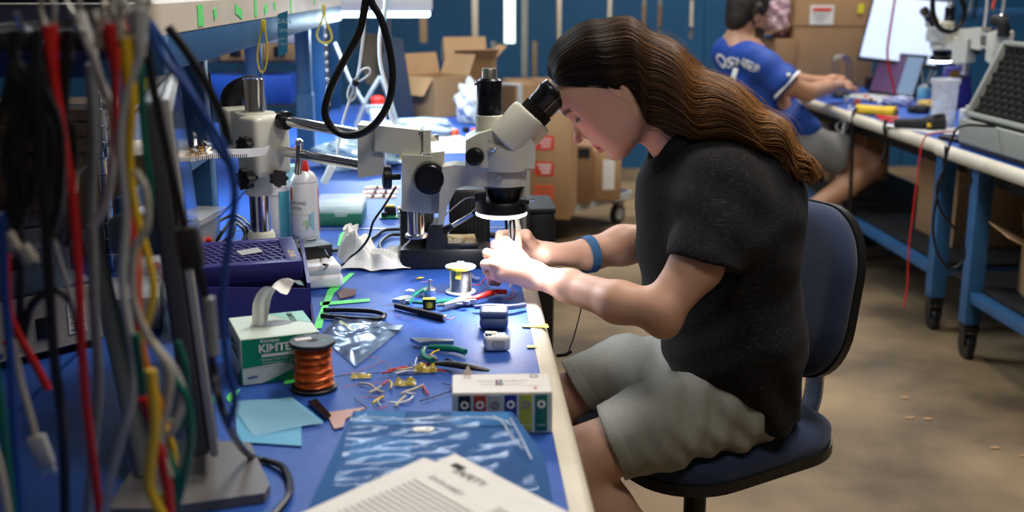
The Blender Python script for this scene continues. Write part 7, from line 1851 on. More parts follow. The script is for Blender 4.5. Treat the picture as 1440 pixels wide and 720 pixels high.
# foam-lined case
bx0, bx1, by0, by1 = 1.842, 2.30, 3.30, 4.13
t = thing('equipment_case', 'open grey case with black egg-crate foam on the near right bench', 'case', (2.07, 3.7, BT))
M['case_grey'] = mat('case_grey', (.30, .31, .28), .45, bump=(200, .1, .001))
bm = bmesh.new()
for (cx, cy, sx, sy) in ((bx0+.01, (by0+by1)/2, .02, by1-by0), (bx1-.01, (by0+by1)/2, .02, by1-by0), ((bx0+bx1)/2, by0+.01, bx1-bx0, .02), ((bx0+bx1)/2, by1-.01, bx1-bx0, .02)):
    box(bm, (cx, cy, BT+.062), (sx, sy, .086), bev=.008)
box(bm, ((bx0+bx1)/2, (by0+by1)/2, BT+.024), (bx1-bx0-.01, by1-by0-.01, .012)); obj('tub', bm, 'case_grey', t)
bm = bmesh.new(); box(bm, ((bx0+bx1)/2, (by0+by1)/2, BT+.010), (bx1-bx0-.01, by1-by0-.01, .018), bev=.004); obj('rubber_base', bm, 'rubber', t)
bm = bmesh.new(); box(bm, (2.05, 3.62, BT+.085), (.26, .50, .03), bev=.01); obj('contents', bm, mat('speckled_print', (.5, .5, .48), .6, noise=(60, (.03, .03, .03), 2, .45, .55)), t)
lo_ = V(1.868, 4.13, BT+.112); lu = V(.125, .03, .25).normalized(); lv = V(0, -1, 0); ln_ = lu.cross(lv).normalized()
if ln_.x > 0: ln_ = -ln_
LH, LW = .305, .82
Rl = Matrix((lu, lv, lu.cross(lv))).transposed().to_4x4()
bm = bmesh.new()
for (u, v, su, sv) in ((LH/2, .012, LH, .024), (LH/2, LW-.012, LH, .024), (.010, LW/2, .020, LW), (LH-.010, LW/2, .020, LW)):
    box(bm, lo_+lu*u+lv*v-ln_*.025, (su, sv, .075), Rl, bev=.006)
box(bm, lo_+lu*LH/2+lv*LW/2-ln_*.058, (LH, LW, .012), Rl, bev=.004); obj('lid', bm, 'case_grey', t)
bm = bmesh.new(); 
sheet(bm, lambda a, b: lo_+lu*(.02+(LH-.04)*a)+lv*(.024+(LW-.048)*b)+ln_*(-.012+.015*math.sin(a*math.pi*11)*math.sin(b*math.pi*29)), 88, 232)
obj('egg_crate_foam', bm, mat('black_foam', (.012, .011, .010), .9), t, smooth=True)

def jar(name, label, c, prof, m, cat='jar', seg=28):
    bm = bmesh.new(); lathe(bm, prof, c, seg=seg); return single(name, bm, m, label, cat)
c = V(2.035, 4.72, BT); t = thing('pitcher', 'clear plastic measuring pitcher standing beside the grey case', 'pitcher', c)
bm = bmesh.new(); lathe(bm, [(.046, 0), (.048, .004), (.056, .19), (.060, .20), (.058, .202), (.053, .188), (.045, .006), (.001, .006)], c, seg=36, cap=False); obj('pitcher_body', bm, mat('clear_pitcher', (.80, .84, .92), .1, alpha=.30, spec=.9), t, smooth=True)
bm = bmesh.new(); lathe(bm, [(.0555, .180), (.062, .182), (.062, .200), (.0575, .204)], c, seg=36, cap=False); obj('rim', bm, 'frost', t)
for k in range(5): bm = bmesh.new(); box(bm, c+V(-.012+.002*(k % 2), -.052-.0009*k, .04+.030*k), (.018, .001, .003)); obj('graduation', bm, 'white_ink', t)
bm = bmesh.new(); lathe(bm, [(.001, .008), (.040, .008), (.042, .04), (.001, .045)], c, seg=20); obj('contents', bm, 'frost', t)
# second microscope on the right bench
m2 = dup(ms, (2.235, 4.70, BT+.070), math.radians(121), 'second ivory microscope with lit ring light on the right bench')
ms_o = Vector(ms.location); hp_ = Vector((hx, AY, 0))-Vector((ms_o.x, ms_o.y, 0))
for ch in m2.children:
    k = ch.name.split('.')[0]
    if k in ('zoom_body', 'photo_tube', 'tube_cap', 'prism_housing', 'eyepiece'):
        ch.matrix_local = Matrix.Translation(hp_) @ Matrix.Rotation(math.radians(59+10), 4, 'Z') @ Matrix.Translation(-hp_)
    if k == 'base': ch.scale = (.62, .62, 1)
bm = bmesh.new(); box(bm, (2.235, 4.70, BT+.035), (.20, .19, .068), bev=.006); single('riser_block', bm, 'white', 'white block raising the second microscope stand', 'block')
bm = bmesh.new(); box(bm, (2.50, 4.82, 1.06), (.17, .05, .12), bev=.006); box(bm, (2.50, 4.84, .88), (.03, .03, .24)); box(bm, (2.50, 4.84, BT+.006), (.12, .12, .012)); single('white_control_box', bm, 'white', 'white box on a short stem behind the second microscope', 'box')
# loop of cable over the second microscope
bm = bmesh.new(); tube(bm, [PY(x, y, 4.9) for x, y in ((1318, -40), (1312, -5), (1313, 22), (1322, 40), (1338, 44), (1352, 32), (1356, 12), (1350, -8), (1345, -40))], .011, 10, 7); single('black_cable', bm, 'rubber', 'black cable loop hanging over the second microscope', 'cable', True)
# big carton, label and pink bag
t = thing('large_carton', 'large brown carton with white shipping label behind the person in blue', 'box', (2.22, 6.78, BT)); 
a = PY(1113, 112, 6.62); b = PY(1226, 112, 6.62)
bm = bmesh.new(); box(bm, ((a.x+b.x)/2, 6.85, (BT+1.47)/2), (b.x-a.x, .46, 1.47-BT), (0, 0, -.0), bev=.004); bd0 = obj('body', bm, 'card', t)
bm = bmesh.new(); p = PY(1112, 36, 6.62); quad(bm, [V(a.x, 6.64, p.z), V(a.x, 7.0, p.z+.02), V(a.x-.14, 6.95, p.z-.06), V(a.x-.16, 6.60, p.z-.05)]); bmesh.ops.solidify(bm, geom=bm.faces[:], thickness=.005); obj('flap', bm, 'card', t)
bm = bmesh.new(); box(bm, ((a.x+b.x)/2, 6.618, p.z), (b.x-a.x, .003, .006)); obj('seam', bm, 'card_dark', t)
lbl = PY(1157, 21, 6.6); bm = bmesh.new(); box(bm, (lbl.x, 6.616, lbl.z), (.14, .003, .11)); l_ = obj('shipping_label', bm, 'paper', t)
bm = bmesh.new(); box(bm, (lbl.x, 6.613, lbl.z+.030), (.11, .002, .018)); obj('red_bar', bm, 'red_label', l_)
for k in range(3): bm = bmesh.new(); box(bm, (lbl.x-.01, 6.613, lbl.z+.005-.018*k), (.09-.02*k, .002, .005)); obj('print_line', bm, 'lgrey', l_)
s_ = PY(1212, 12, 6.6); bm = bmesh.new(); box(bm, (s_.x, 6.614, s_.z), (.035, .003, .055), (0, .1, 0)); obj('sticky_note', bm, 'yellow_tape', t)
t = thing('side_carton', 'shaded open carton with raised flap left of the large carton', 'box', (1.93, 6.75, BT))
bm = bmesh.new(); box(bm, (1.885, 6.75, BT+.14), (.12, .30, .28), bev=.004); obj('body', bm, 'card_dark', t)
crumple_bag('pink_bag', 'translucent pink bubble bag resting on the open carton', V(1.90, 6.80, BT+.29), .085, .11, .13, mat('pink_film', (.62, .42, .46), .3, alpha=.9), 4)
# monitor and laptop
t = thing('monitor', 'wide black monitor showing a pale blue screen on the right bench', 'monitor', (2.42, 6.15, BT))
q = [PY(1211, 77, 6.05), PY(1228, 2, 6.15), PY(1318, -4, 6.15), PY(1316, 92, 5.95)]
q = [PY(1208, 80, 6.10), PY(1225, -4, 6.22), PY(1322, -4, 6.02), PY(1316, 93, 5.90)]
ex = (q[3]-q[0]).normalized(); ey = (q[1]-q[0]); ey = (ey-ex*ey.dot(ex)).normalized(); ez = ex.cross(ey)
Wm, Hm2 = (q[3]-q[0]).length, .36
Rm2 = Matrix((ex, ey, ez)).transposed().to_4x4(); cm = q[0]+ex*Wm/2+ey*Hm2/2
bm = bmesh.new(); box(bm, cm-ez*.015, (Wm+.02, Hm2+.02, .028), Rm2, bev=.004); obj('casing', bm, 'black', t)
scr = mat('lit_screen', (.6, .7, .9), .4, emit=((.36, .48, .76), .40))
bm = bmesh.new(); box(bm, cm, (Wm-.008, Hm2-.008, .002), Rm2); sc_ = obj('screen', bm, scr, t)
dim = mat('screen_window_grey', (.6, .7, .9), .4, emit=((.28, .38, .60), .40))
for k in range(6): bm = bmesh.new(); box(bm, cm+ex*(-Wm*.22)+ey*(.10-.03*k)+ez*.0015, (Wm*.3*(1-.3*(k % 2)), .006, .001), Rm2); obj('screen_text', bm, dim, sc_)
bm = bmesh.new(); cyl(bm, V(cm.x, cm.y+.05, BT+.01), V(cm.x, cm.y+.05, cm.z), .02, seg=16); box(bm, V(cm.x, cm.y+.03, BT+.007), (.22, .18, .014), bev=.004); obj('stand', bm, 'black', t)
t = thing('laptop', 'open laptop with dim screen in front of the wide monitor', 'laptop', seton(1228, 128))
k0 = PY(1197, 118, 5.95); k1 = PY(1232, 128, 5.55)
lex = V(.15, -.36, 0).normalized(); lup = V(.28, .12, .95).normalized(); lup = (lup-lex*lup.dot(lex)).normalized()
lb_ = V(PZ(1202, 125).x, PZ(1202, 125).y, BT+.012); lb_ = V(2.215, 6.12, BT+.012)
RL = Matrix((lex, lup, lex.cross(lup))).transposed().to_4x4()
bm = bmesh.new(); box(bm, lb_+lex*.17+lup*.115, (.34, .23, .010), RL, bev=.002); ls = obj('lid', bm, 'black', t)
nz = lex.cross(lup); nz = nz if nz.x < 0 else -nz
bm = bmesh.new(); box(bm, lb_+lex*.11+lup*.115+nz*.0055, (.20, .20, .001), RL); obj('screen_side', bm, mat('dim_maroon_screen', (.05, .03, .06), .3, emit=((.06, .03, .07), 1)), ls)
bm = bmesh.new(); box(bm, lb_+lex*.245+lup*.115+nz*.0055, (.16, .20, .001), RL); obj('screen_page', bm, mat('dim_blue_screen', (.10, .14, .2), .3, emit=((.10, .15, .22), 1)), ls)
bm = bmesh.new(); box(bm, lb_+lex*.17+V(-.11, -.045, -.004), (.34, .23, .012), Matrix((lex, Z.cross(lex), Z)).transposed().to_4x4(), bev=.003); obj('keyboard_base', bm, 'lgrey', t)
# loose things along the right bench
t = thing('screwdriver', 'thick yellow tool handle lying on the right bench', 'tool', seton(1232, 155))
a = PZ(1206, 151, BT+.026); b = PZ(1262, 160, BT+.026); a = V(1.985, 5.60, BT+.024); b = V(2.075, 5.22, BT+.024); a = PZ(1205, 153, BT+.024); b = PZ(1260, 158, BT+.024)
bm = bmesh.new(); cyl(bm, a, a.lerp(b, .72), .022, seg=16, bev=.004); cyl(bm, a.lerp(b, .72), b, .024, .026, seg=16, bev=.004); obj('handle', bm, 'yellow', t)
bm = bmesh.new(); cyl(bm, b, b+(b-a)*.02, .014, seg=14); obj('end_cap', bm, 'card_dark', t)
bm = bmesh.new(); tube(bm, [PZ(1234, 163, BT+.01), PZ(1248, 165, BT+.012), PZ(1264, 167, BT+.008)], .011, 10, flat=.7); tube(bm, [PZ(1238, 167, BT+.01), PZ(1252, 170, BT+.012), PZ(1262, 172, BT+.008)], .009, 10, flat=.7); single('red_pliers', bm, 'red', 'red-handled pliers lying beside the yellow tool', 'pliers')
t = thing('barcode_scanner', 'black handheld scanner with rounded head lying on the right bench', 'scanner', seton(1295, 178))
a = PZ(1258, 173, BT+.022); b = PZ(1300, 174, BT+.026); c = PZ(1326, 172, BT+.034)
bm = bmesh.new(); tube(bm, [a, a.lerp(b, .5), b], lambda u: .018+.006*u, 14); obj('handle', bm, 'black_matte', t)
bm = bmesh.new(); tube(bm, [b-V(0, 0, .004), b.lerp(c, .3), c, c+(c-b)*.15], lambda u: .030+.010*math.sin(u*3), 16, flat=.85); hd_s = obj('scan_head', bm, 'black_matte', t)
bm = bmesh.new(); box(bm, b.lerp(c, .2)+V(-.01, -.036, -.002), (.018, .004, .016)); obj('yellow_sticker', bm, 'yellow', hd_s)
bm = bmesh.new(); box(bm, b.lerp(c, .7)+V(0, -.01, .036), (.05, .03, .004), (-.3, 0, .2)); obj('top_window', bm, 'lgrey', hd_s)
for i, (x, y, w, d, rz, lb) in enumerate(((1292, 181, .20, .30, .3, 'white sheet of paper under the scanner on the right bench'), (1335, 186, .12, .22, -.2, 'white sheet of paper between scanner and grey case'))):
    c = seton(x, y); bm = bmesh.new(); box(bm, (c.x+.02, c.y, BT+.003+.002*i), (w, d, .002), (0, 0, rz)); single('paper_sheet', bm, 'white', lb, 'paper')
c = seton(1321, 158); t = thing('squeeze_bottle', 'pale blue squeeze bottle with pointed nozzle', 'bottle', c)
bm = bmesh.new(); lathe(bm, [(.020, 0), (.023, .004), (.023, .040), (.012, .055)], c, seg=20); obj('bottle_body', bm, mat('pale_blue_plastic', (.20, .50, .80), .35), t)
bm = bmesh.new(); lathe(bm, [(.011, .055), (.008, .062), (.002, .088)], c, seg=14); obj('nozzle', bm, 'clear' if False else 'lgrey', t)
c = seton(1298, 145); t = thing('tool_cup', 'light blue cup holding thin tools under the second ring light', 'cup', c)
bm = bmesh.new(); lathe(bm, [(.030, 0), (.032, .003), (.032, .075), (.028, .078)], c, seg=24); obj('cup_body', bm, mat('aqua_cup', (.22, .55, .68), .4), t)
bm = bmesh.new(); lathe(bm, [(.028, .076), (.028, .086), (.008, .094)], c, seg=20); obj('cap', bm, 'steel', t)
for i, (dx, dz) in enumerate(((.03, .10), (.06, .09), (-.02, .12))): bm = bmesh.new(); cyl(bm, c+V(0, 0, .07), c+V(dx, .01*i, .07+dz), .003, seg=8); single('tool_rod', bm, 'steel', ('middle', 'right-leaning', 'left-leaning')[i]+' thin metal tool standing in the light blue cup', 'tool')
crumple_bag('tan_cloth', 'crumpled tan cloth beside the light blue cup', seton(1303, 152), .045, .05, .022, mat('tan_cloth', (.55, .38, .12), .8), 3, 'cloth')
crumple_bag('dark_cloth', 'dark crumpled cloth in front of the light blue cup', seton(1292, 158), .05, .05, .018, mat('dark_cloth', (.02, .02, .025), .8), 7, 'cloth')
crumple_bag('grey_mouse', 'dark grey computer mouse by the hands of the person in blue', seton(1182, 137), .045, .06, .022, mat('dark_grey_mouse', (.06, .06, .065), .5), 8, 'mouse')
crumple_bag('clear_parts_bag', 'clear bag of parts behind the yellow tool', seton(1262, 148), .07, .07, .025, mat('hazy_lilac_bag', (.45, .5, .75), .25, alpha=.8), 10)
rr = random.Random(21)
xs_ = sorted(rr.uniform(1190, 1262) for _ in range(12))
for i in range(12):
    c = seton(xs_[i], rr.uniform(139, 149)); bm = bmesh.new(); box(bm, c+V(0, 0, .012), (.02, .014, .022), (rr.uniform(-.2, .2), 0, rr.uniform(0, 3)), bev=.003)
    single('small_part', bm, rr.choice(['red_label', 'white', 'lgrey', 'copper', 'white']), 'small loose component behind the yellow tool, '+ordinal(i, 12), 'component', group='small components behind the yellow tool')
t = thing('blue_stand', 'dark blue upright tool holder behind the second microscope', 'holder', (2.44, 5.35, BT))
bm = bmesh.new(); box(bm, (2.40, 5.45, BT+.10), (.14, .12, .20), bev=.01, taper=(.7, .8)); obj('holder_body', bm, 'indigo', t)
bm = bmesh.new(); box(bm, (2.38, 5.39, BT+.17), (.08, .01, .03)); obj('gold_label', bm, 'gold', t)
for i, (x, y, s) in enumerate(((1228, 108, .07), (1252, 116, .05), (1272, 110, .06))):
    c = seton(x, y+18); bm = bmesh.new(); box(bm, c+V(0, 0, s/2), (s*1.2, s, s), (0, 0, i), bev=.006); single('black_gadget', bm, 'black', ('left', 'middle', 'right')[i]+' small black gadget between laptop and second microscope', 'gadget')
t = thing('wire_holder', 'small wire frame holder in front of the large carton', 'holder', seton(1180, 118))
for (x0, x1) in ((1172, 1190), (1178, 1196)):
    bm = bmesh.new(); tube(bm, [PY(x0, 115, 6.3), PY(x0, 86, 6.3), PY((x0+x1)/2, 78, 6.3), PY(x1, 88, 6.3), PY(x1, 115, 6.3)], .006, 8); obj('wire_hoop', bm, 'steel', t)
bm = bmesh.new(); box(bm, PY(1184, 119, 6.3), (.12, .08, .025)); obj('holder_base', bm, 'black', t)
c = seton(1350, 186); bm = bmesh.new(); box(bm, V(1.89, 4.28, BT+.008), (.05, .10, .014), (0, 0, .3), bev=.003); single('black_stub', bm, 'black', 'small black box at the bench edge left of the grey case', 'box')
# hanging wires at the right bench
def wire(pts, Y, r, m, label, Y2=None, n=7):
    P = [PY(x, y, Y+((Y2-Y)*i/(len(pts)-1) if Y2 else 0)) for i, (x, y) in enumerate(pts)]
    bm = bmesh.new(); tube(bm, P, r, 8, n); return single('hanging_cable', bm, m, label, 'cable', True)
wire([(1345, 185), (1325, 186), (1305, 190), (1296, 205), (1290, 250), (1284, 300), (1278, 350), (1276, 400), (1271, 432)], 4.28, .0032, LC['red'], 'thin red wire dangling from the right bench edge to the floor', 4.12)
wire([(1400, 178), (1360, 176), (1345, 182), (1340, 192), (1332, 215), (1328, 240), (1318, 275), (1312, 320), (1318, 355), (1335, 377), (1352, 370), (1356, 350), (1345, 325), (1322, 295), (1318, 262), (1328, 235), (1330, 205)], 3.82, .0048, 'rubber', 'black cable looping round the legs of the right bench')
wire([(1265, -40), (1252, 40), (1248, 80), (1256, 120), (1258, 132)], 5.6, .006, LC['red'], 'red cable hanging in front of the pale blue screen')
wire([(1200, 153), (1192, 160), (1186, 180), (1180, 215), (1178, 260), (1184, 300)], 5.35, .006, 'white', 'pale cable hanging over the bench edge beside the bare knee')
wire([(1215, 150), (1202, 156), (1199, 175), (1198, 230), (1196, 290), (1200, 330)], 5.2, .008, 'rubber', 'thick black cable hanging from the edge of the right bench')
wire([(1246, 168), (1244, 180), (1246, 205), (1240, 228)], 4.75, .008, 'rubber', 'short black cable end hanging under the white bench edge')
wire([(1196, 148), (1184, 168), (1176, 178), (1184, 188), (1192, 178), (1186, 168)], 5.45, .005, 'white', 'thin pale cable coil at the bench edge')
wire([(1362, 236), (1366, 255), (1360, 268), (1355, 262)], 3.9, .004, 'rubber', 'thin black cable loop behind the bench leg')
# frame behind the right bench
t = thing('shelf_frame', 'blue steel shelf frame standing behind the right bench', 'shelf', (2.7, 6.2, 0))
p = PY(1333, 60, 6.3)
bm = bmesh.new(); box(bm, (p.x, 6.3, .95), (.06, .06, 1.9), bev=.004); obj('post', bm, 'frame_blue', t)
bm = bmesh.new(); box(bm, (p.x+1.5, 6.3, .95), (.06, .06, 1.9), bev=.004); obj('post', bm, 'frame_blue', t)
for yy in (20, 68): pz = PY(1400, yy, 6.3).z; bm = bmesh.new(); box(bm, (p.x+.76, 6.3, pz), (1.5, .04, .06), bev=.004); obj('beam', bm, 'frame_blue', t)
for i, (x, y0, y1, m_) in enumerate(((1386, -40, 48, 'white'), (1365, -30, 20, 'steel'), (1372, -30, 26, 'rubber'), (1398, -30, 14, 'orange_label'), (1410, -30, 30, 'lgrey'))):
    wire([(x, y0), (x+2, (y0+y1)/2), (x-3, y1)], 6.15, .007, m_, ('white', 'silver', 'black', 'orange', 'grey')[i]+' lead hanging from the frame behind the right bench')
# under the right benches
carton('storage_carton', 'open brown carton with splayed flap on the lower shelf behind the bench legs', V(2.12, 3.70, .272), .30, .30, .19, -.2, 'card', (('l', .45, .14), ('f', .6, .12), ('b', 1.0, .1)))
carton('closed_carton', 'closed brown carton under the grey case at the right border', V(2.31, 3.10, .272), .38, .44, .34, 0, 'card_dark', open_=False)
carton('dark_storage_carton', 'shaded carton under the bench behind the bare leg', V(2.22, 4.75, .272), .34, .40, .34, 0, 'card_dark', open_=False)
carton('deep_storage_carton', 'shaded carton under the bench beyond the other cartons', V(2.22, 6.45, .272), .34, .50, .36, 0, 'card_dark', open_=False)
crumple_bag('bubble_wrap', 'crumpled bubble wrap on the open carton under the bench', V(2.22, 3.86, .47), .07, .07, .06, mat('hazy_wrap', (.4, .4, .4), .3, alpha=.8), 12, 'wrap')
bm = bmesh.new(); box(bm, (2.32, 3.95, .62), (.22, .2, .012), (0, 0, .1)); box(bm, (2.32, 3.95, .44), (.02, .02, .36)); single('paper_tray', bm, 'paper', 'pale board held up on a post under the bench', 'board')
rr = random.Random(33)
for i in range(5):
    c = V(rr.uniform(1.05, 1.7), rr.uniform(2.9, 3.6), 0); bm = bmesh.new(); bmesh.ops.create_icosphere(bm, subdivisions=1, radius=.010); bm.transform(Matrix.Translation(c+V(0, 0, .0025)) @ Matrix.Diagonal((1.8, 1, .25, 1)))
    single('leaf_scrap', bm, 'card', 'small tan scrap lying on the concrete floor', 'scrap', group='tan scraps on the floor')
# ------------------------------------------------------------------ person in blue at the far bench
man = thing('person', 'bearded person in blue jersey typing at the right bench', 'person', (1.62, 5.5, 0))
MY = 5.5
hc = Q(1053, 22, MY)
mf = A((.93, .22, -.22)); mf /= np.linalg.norm(mf); mu = A((.20, .05, .98)); mu -= mf*(mu@mf); mu /= np.linalg.norm(mu); msd = np.cross(mu, mf)
MR = np.stack([mf, msd, mu], 1)
MH = lambda f, s, u: hc+mf*f+msd*s+mu*u
mo = [U(EL(MH(-.01, 0, .03), (.098, .078, .10), MR)), U(EL(MH(.045, 0, -.03), (.052, .058, .085), MR), .03), U(EL(MH(.07, 0, -.085), (.025, .03, .025), MR), .03),
      U(RC(MH(.09, 0, .01), MH(.112, 0, -.025), .008, .012), .012), U(EL(MH(0, -.078, .0), (.018, .01, .03), MR), .006), U(EL(MH(0, .078, .0), (.018, .01, .03), MR), .006),
      U(RC(MH(-.03, 0, -.05), Q(1043, 62, 5.52), .058, .064), .03),
      U(RC(Q(1043, 75, 5.52), Q(1100, 180, 5.48), .12, .11, sq=(1, 1.2, 1)), .04)]
mo += chain([(Q(1068, 85, 5.36), .055), (Q(1108, 120, 5.30), .048), (Q(1135, 130, 5.32), .042), (Q(1165, 122, 5.55), .034), (Q(1180, 120, 5.72), .026)], .02)
mo += chain([(Q(1060, 80, 5.75), .055), (Q(1110, 112, 5.9), .045), (Q(1150, 118, 6.0), .038), (Q(1172, 112, 6.05), .026)], .02)
mo += chain([(Q(1110, 205, 5.42), .09), (Q(1180, 215, 5.36), .075), (Q(1226, 232, 5.34), .062)], .03)+chain([(Q(1226, 236, 5.34), .06), (Q(1190, 262, 5.32), .058), (Q(1125, 305, 5.3), .040)], .02)
mo += chain([(Q(1110, 200, 5.65), .09), (Q(1200, 200, 5.75), .065)], .03)+chain([(Q(1200, 205, 5.75), .058), (Q(1190, 300, 5.75), .042)], .02)
def mhand(w, dirx, Y):
    out = [U(RC(Q(w[0], w[1], Y), Q(w[0]+9, w[1]+2, Y+.03), .026, .034, sq=(1, 1, .7)), .015)]
    for k in range(4): out.append(U(RC(Q(w[0]+8, w[1]+1+k*.6, Y+.05-k*.022), Q(w[0]+20-abs(k-1)*1.5, w[1]+4+k*.8, Y+.07-k*.024), .010, .008), .004)); out.append(U(RC(Q(w[0]+20-abs(k-1)*1.5, w[1]+4+k*.8, Y+.07-k*.024), Q(w[0]+25-abs(k-1)*2, w[1]+9+k*.6, Y+.075-k*.024), .0088, .0075), .004))
    out.append(U(RC(Q(w[0]+4, w[1]+3, Y-.02), Q(w[0]+15, w[1]+8, Y-.045), .011, .009), .006)); return out
mo += mhand((1181, 118), 1, 5.74)+mhand((1172, 110), 1, 6.05)
v, f = sdf_mesh(mo, (1.0, 4.9, .1), (2.6, 6.4, 1.55), .006)
if SGN < 0: f = f[:, ::-1]
q = (v-hc)@MR; tint = np.tile(A((.52, .27, .16)), (len(v), 1))
beard = (q[:, 2] < -.045+.0*q[:, 0]) & (q[:, 2] > -.135) & (q[:, 0] > .018) & (np.abs(q[:, 1]) < .08)
tint[beard] = A((.045, .025, .016))
tint[(np.abs(q[:, 2]-.034) < .006) & (q[:, 0] > .07) & (np.abs(q[:, 1]) > .012) & (np.abs(q[:, 1]) < .05)] = A((.04, .02, .015))
tint[(np.abs(q[:, 2]-.012) < .005) & (q[:, 0] > .07) & (np.abs(np.abs(q[:, 1])-.032) < .013)] = A((.06, .03, .02))
np_obj('body', v, f, skin, man, tint)
ho = [U(EL(MH(-.018, 0, .045), (.105, .088, .105), MR)), U(EL(MH(-.055, 0, -.02), (.055, .075, .075), MR), .02), U(RC(MH(-.005, -.082, -.03), MH(-.002, -.084, .04), .012, .02), .012), S(EL(MH(.10, 0, -.045), (.075, .11, .105), MR), .01), S(EL(MH(.01, -.09, -.01), (.024, .03, .03), MR), .006)]
v, f = sdf_mesh(ho, (hc-.2), (hc+.2), .005, lambda P: .0012*np.sin(P[:, 0]*150+P[:, 2]*60)*np.sin(P[:, 1]*130+P[:, 2]*90))
if SGN < 0: f = f[:, ::-1]
np_obj('hair', v, f, mat('dark_brown_short_hair', (.022, .013, .009), .6), man)
# glasses
bm = bmesh.new()
for s in (-1, 1):
    for k in range(1): tube(bm, [Vector(MH(.094, s*.032+.022*math.cos(a*.7), .006+.018*math.sin(a*.7))) for a in range(9)], .0016, 6, 2, closed=True)
    tube(bm, [Vector(MH(.09, s*.055, .012)), Vector(MH(.0, s*.082, .014))], .0016, 6, 2)
tube(bm, [Vector(MH(.097, -.010, .012)), Vector(MH(.097, .010, .012))], .0016, 6, 2)
obj('glasses', bm, 'rubber', man)
jo = [U(RC(Q(1040, 78, 5.54), Q(1062, 120, 5.52), .125, .145, sq=(1, 1.3, 1))), U(RC(Q(1062, 120, 5.52), Q(1098, 178, 5.48), .145, .135, sq=(1, 1.2, 1)), .04),
      U(RC(Q(1063, 84, 5.37), Q(1100, 112, 5.30), .082, .078), .04), U(RC(Q(1060, 82, 5.72), Q(1100, 106, 5.88), .08, .07), .04),
      U(RC(Q(1095, 172, 5.42), Q(1125, 180, 5.40), .12, .09), .05),
      S(RC(Q(1044, 42, 5.52), Q(1046, 62, 5.52), .066, .064), .006), ('s', Cut(Q(1109, 121, 5.29), (Q(1120, 130, 5.28)-Q(1095, 108, 5.31)), Q(1122, 132, 5.28), .12), .003),
      ('s', RC(Q(1100, 114, 5.30), Q(1130, 135, 5.28), .058, .06), .003)]
v, f = sdf_mesh(jo, (1.0, 5.0, .4), (2.1, 6.1, 1.3), .007, lambda P: fold(P, (.5, .3, .8), 34, .006, 4, .5)+fold(P, (.8, -.2, -.5), 48, .004, 5, .5), .03)
if SGN < 0: f = f[:, ::-1]
jm = mat('royal_blue_jersey', (.012, .060, .34), .7)
jer = np_obj('jersey', v, f, jm, man)
text('lettering', 'OSNER', .118, M['paper'], PY(1020, 98, 5.30), (PY(1041, 102, 5.24)-PY(1003, 92, 5.44)), V(.22, .10, .95), jer, bold=.003)
def conform(o, dist=.006):
    from mathutils.bvhtree import BVHTree
    jm_ = jer.data; bv = BVHTree.FromPolygons([v_.co for v_ in jm_.vertices], [tuple(q_.vertices) for q_ in jm_.polygons])
    b_ = bmesh.new(); b_.from_mesh(o.data); bmesh.ops.triangulate(b_, faces=b_.faces[:])
    for _ in range(3):
        es = [e for e in b_.edges if e.calc_length() > .018]
        if es: bmesh.ops.subdivide_edges(b_, edges=es, cuts=1); bmesh.ops.triangulate(b_, faces=b_.faces[:])
    for v_ in b_.verts:
        hit = bv.find_nearest(v_.co)
        if hit[0] is not None: v_.co = hit[0]+(hit[1] if SGN*0+1 else hit[1])*dist
    b_.to_mesh(o.data); b_.free()
conform(bpy.data.objects[[o.name for o in jer.children if o.name.startswith('lettering')][-1]])
text('lettering', '1', .24, M['paper'], PY(1026, 126, 5.26), (PY(1041, 102, 5.30)-PY(1003, 92, 5.55)), V(.22, .10, .95), jer, bold=.01)
def trim(pts, r, name='piping', par=jer):
    bm = bmesh.new(); tube(bm, pts, r, 8, 8, flat=.5); obj(name, bm, 'paper', par)
sc_c = Vector(Q(1108, 120, 5.293)); sn = Vector(Q(1120, 130, 5.28)-Q(1095, 108, 5.31)).normalized(); Rs = frame_to(sn)
trim([sc_c+Rs @ V(.080*math.cos(a), .080*math.sin(a), -.006) for a in np.linspace(0, 2*math.pi, 25)], .0085)
nc = Vector(Q(1043, 58, 5.52)); Rn = frame_to(Vector((.35, .2, .9)))
trim([nc+Rn @ V(.088*math.cos(a), .088*math.sin(a), -.012) for a in np.linspace(0, 2*math.pi, 25)], .0055)
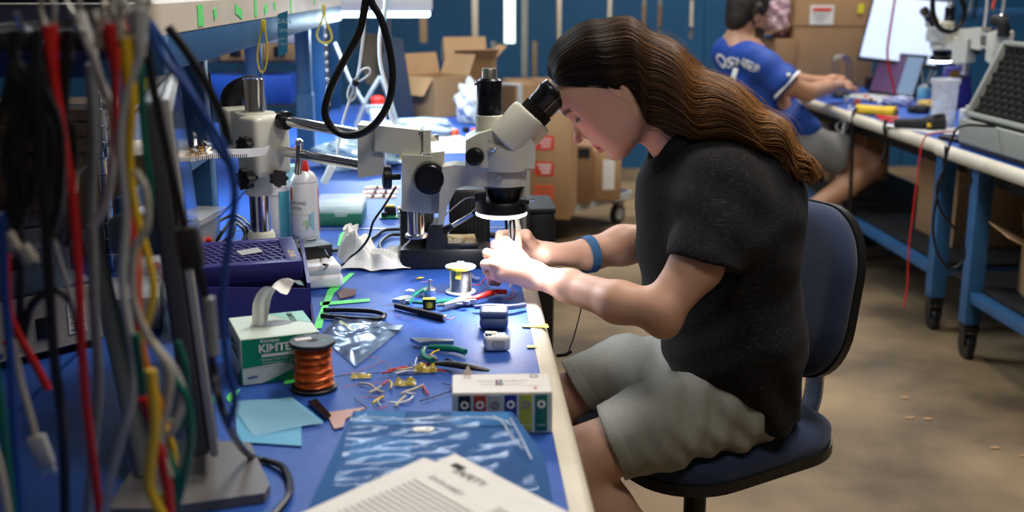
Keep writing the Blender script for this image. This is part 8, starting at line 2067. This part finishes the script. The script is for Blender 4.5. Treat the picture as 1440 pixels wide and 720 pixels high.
bm = bmesh.new(); bmesh.ops.create_uvsphere(bm, u_segments=12, v_segments=8, radius=.012, matrix=Matrix.Translation(PY(1109, 106, 5.225))); obj('sleeve_badge', bm, 'paper', jer)
so = [U(RC(Q(1112, 202, 5.42), Q(1178, 216, 5.36), .115, .098), .03), U(RC(Q(1112, 200, 5.62), Q(1180, 200, 5.72), .11, .09), .04), ('s', Cut(Q(1190, 219, 5.35), (Q(1200, 222, 5.35)-Q(1150, 210, 5.38)), Q(1205, 224, 5.35), .16), .003), ('s', Cut(Q(1186, 202, 5.73), (Q(1196, 202, 5.74)-Q(1150, 200, 5.70)), Q(1200, 203, 5.74), .14), .003)]
v, f = sdf_mesh(so, (1.4, 5.1, .3), (2.2, 6.0, .9), .007, lambda P: fold(P, (.8, .2, .4), 42, .006, 5, .5), .03)
if SGN < 0: f = f[:, ::-1]
np_obj('shorts', v, f, mat('grey_heather_shorts', (.17, .17, .17), .85), man)
for y, x, z in ((5.3, Q(1125, 305, 5.3)[0], Q(1125, 305, 5.3)[2]), (5.75, Q(1190, 300, 5.75)[0], Q(1190, 300, 5.75)[2])):
    v, f = sdf_mesh([U(RC((x, y, z), (x, y, .10), .040, .036), .02), U(RC((x-.03, y, .05), (x+.16, y+.04, .04), .045, .036), .02), S(HP((0, 0, .004), (0, 0, 1)), 0)], (x-.15, y-.15, -.01), (x+.3, y+.2, z+.08), .008)
    if SGN < 0: f = f[:, ::-1]
    np_obj('shoe', v, f, M['black_matte'], man)
t = thing('stool', 'black round stool under the person in blue', 'stool', (1.62, 5.52, 0))
sx, sy = Q(1110, 205, 5.5)[0], 5.5
bm = bmesh.new(); lathe(bm, [(.10, .40), (.17, .41), (.18, .425), (.175, .445), (.10, .455)], (sx, sy, 0), seg=32); obj('seat', bm, 'black', t)
bm = bmesh.new(); cyl(bm, (sx, sy, .09), (sx, sy, .41), .022, seg=16); obj('post', bm, 'black', t)
for k in range(5): a_ = k*1.2566; bm = bmesh.new(); tube(bm, [V(sx, sy, .10), V(sx+.24*math.cos(a_), sy+.24*math.sin(a_), .03)], .018, 8, 2); obj('base_arm', bm, 'black', t)
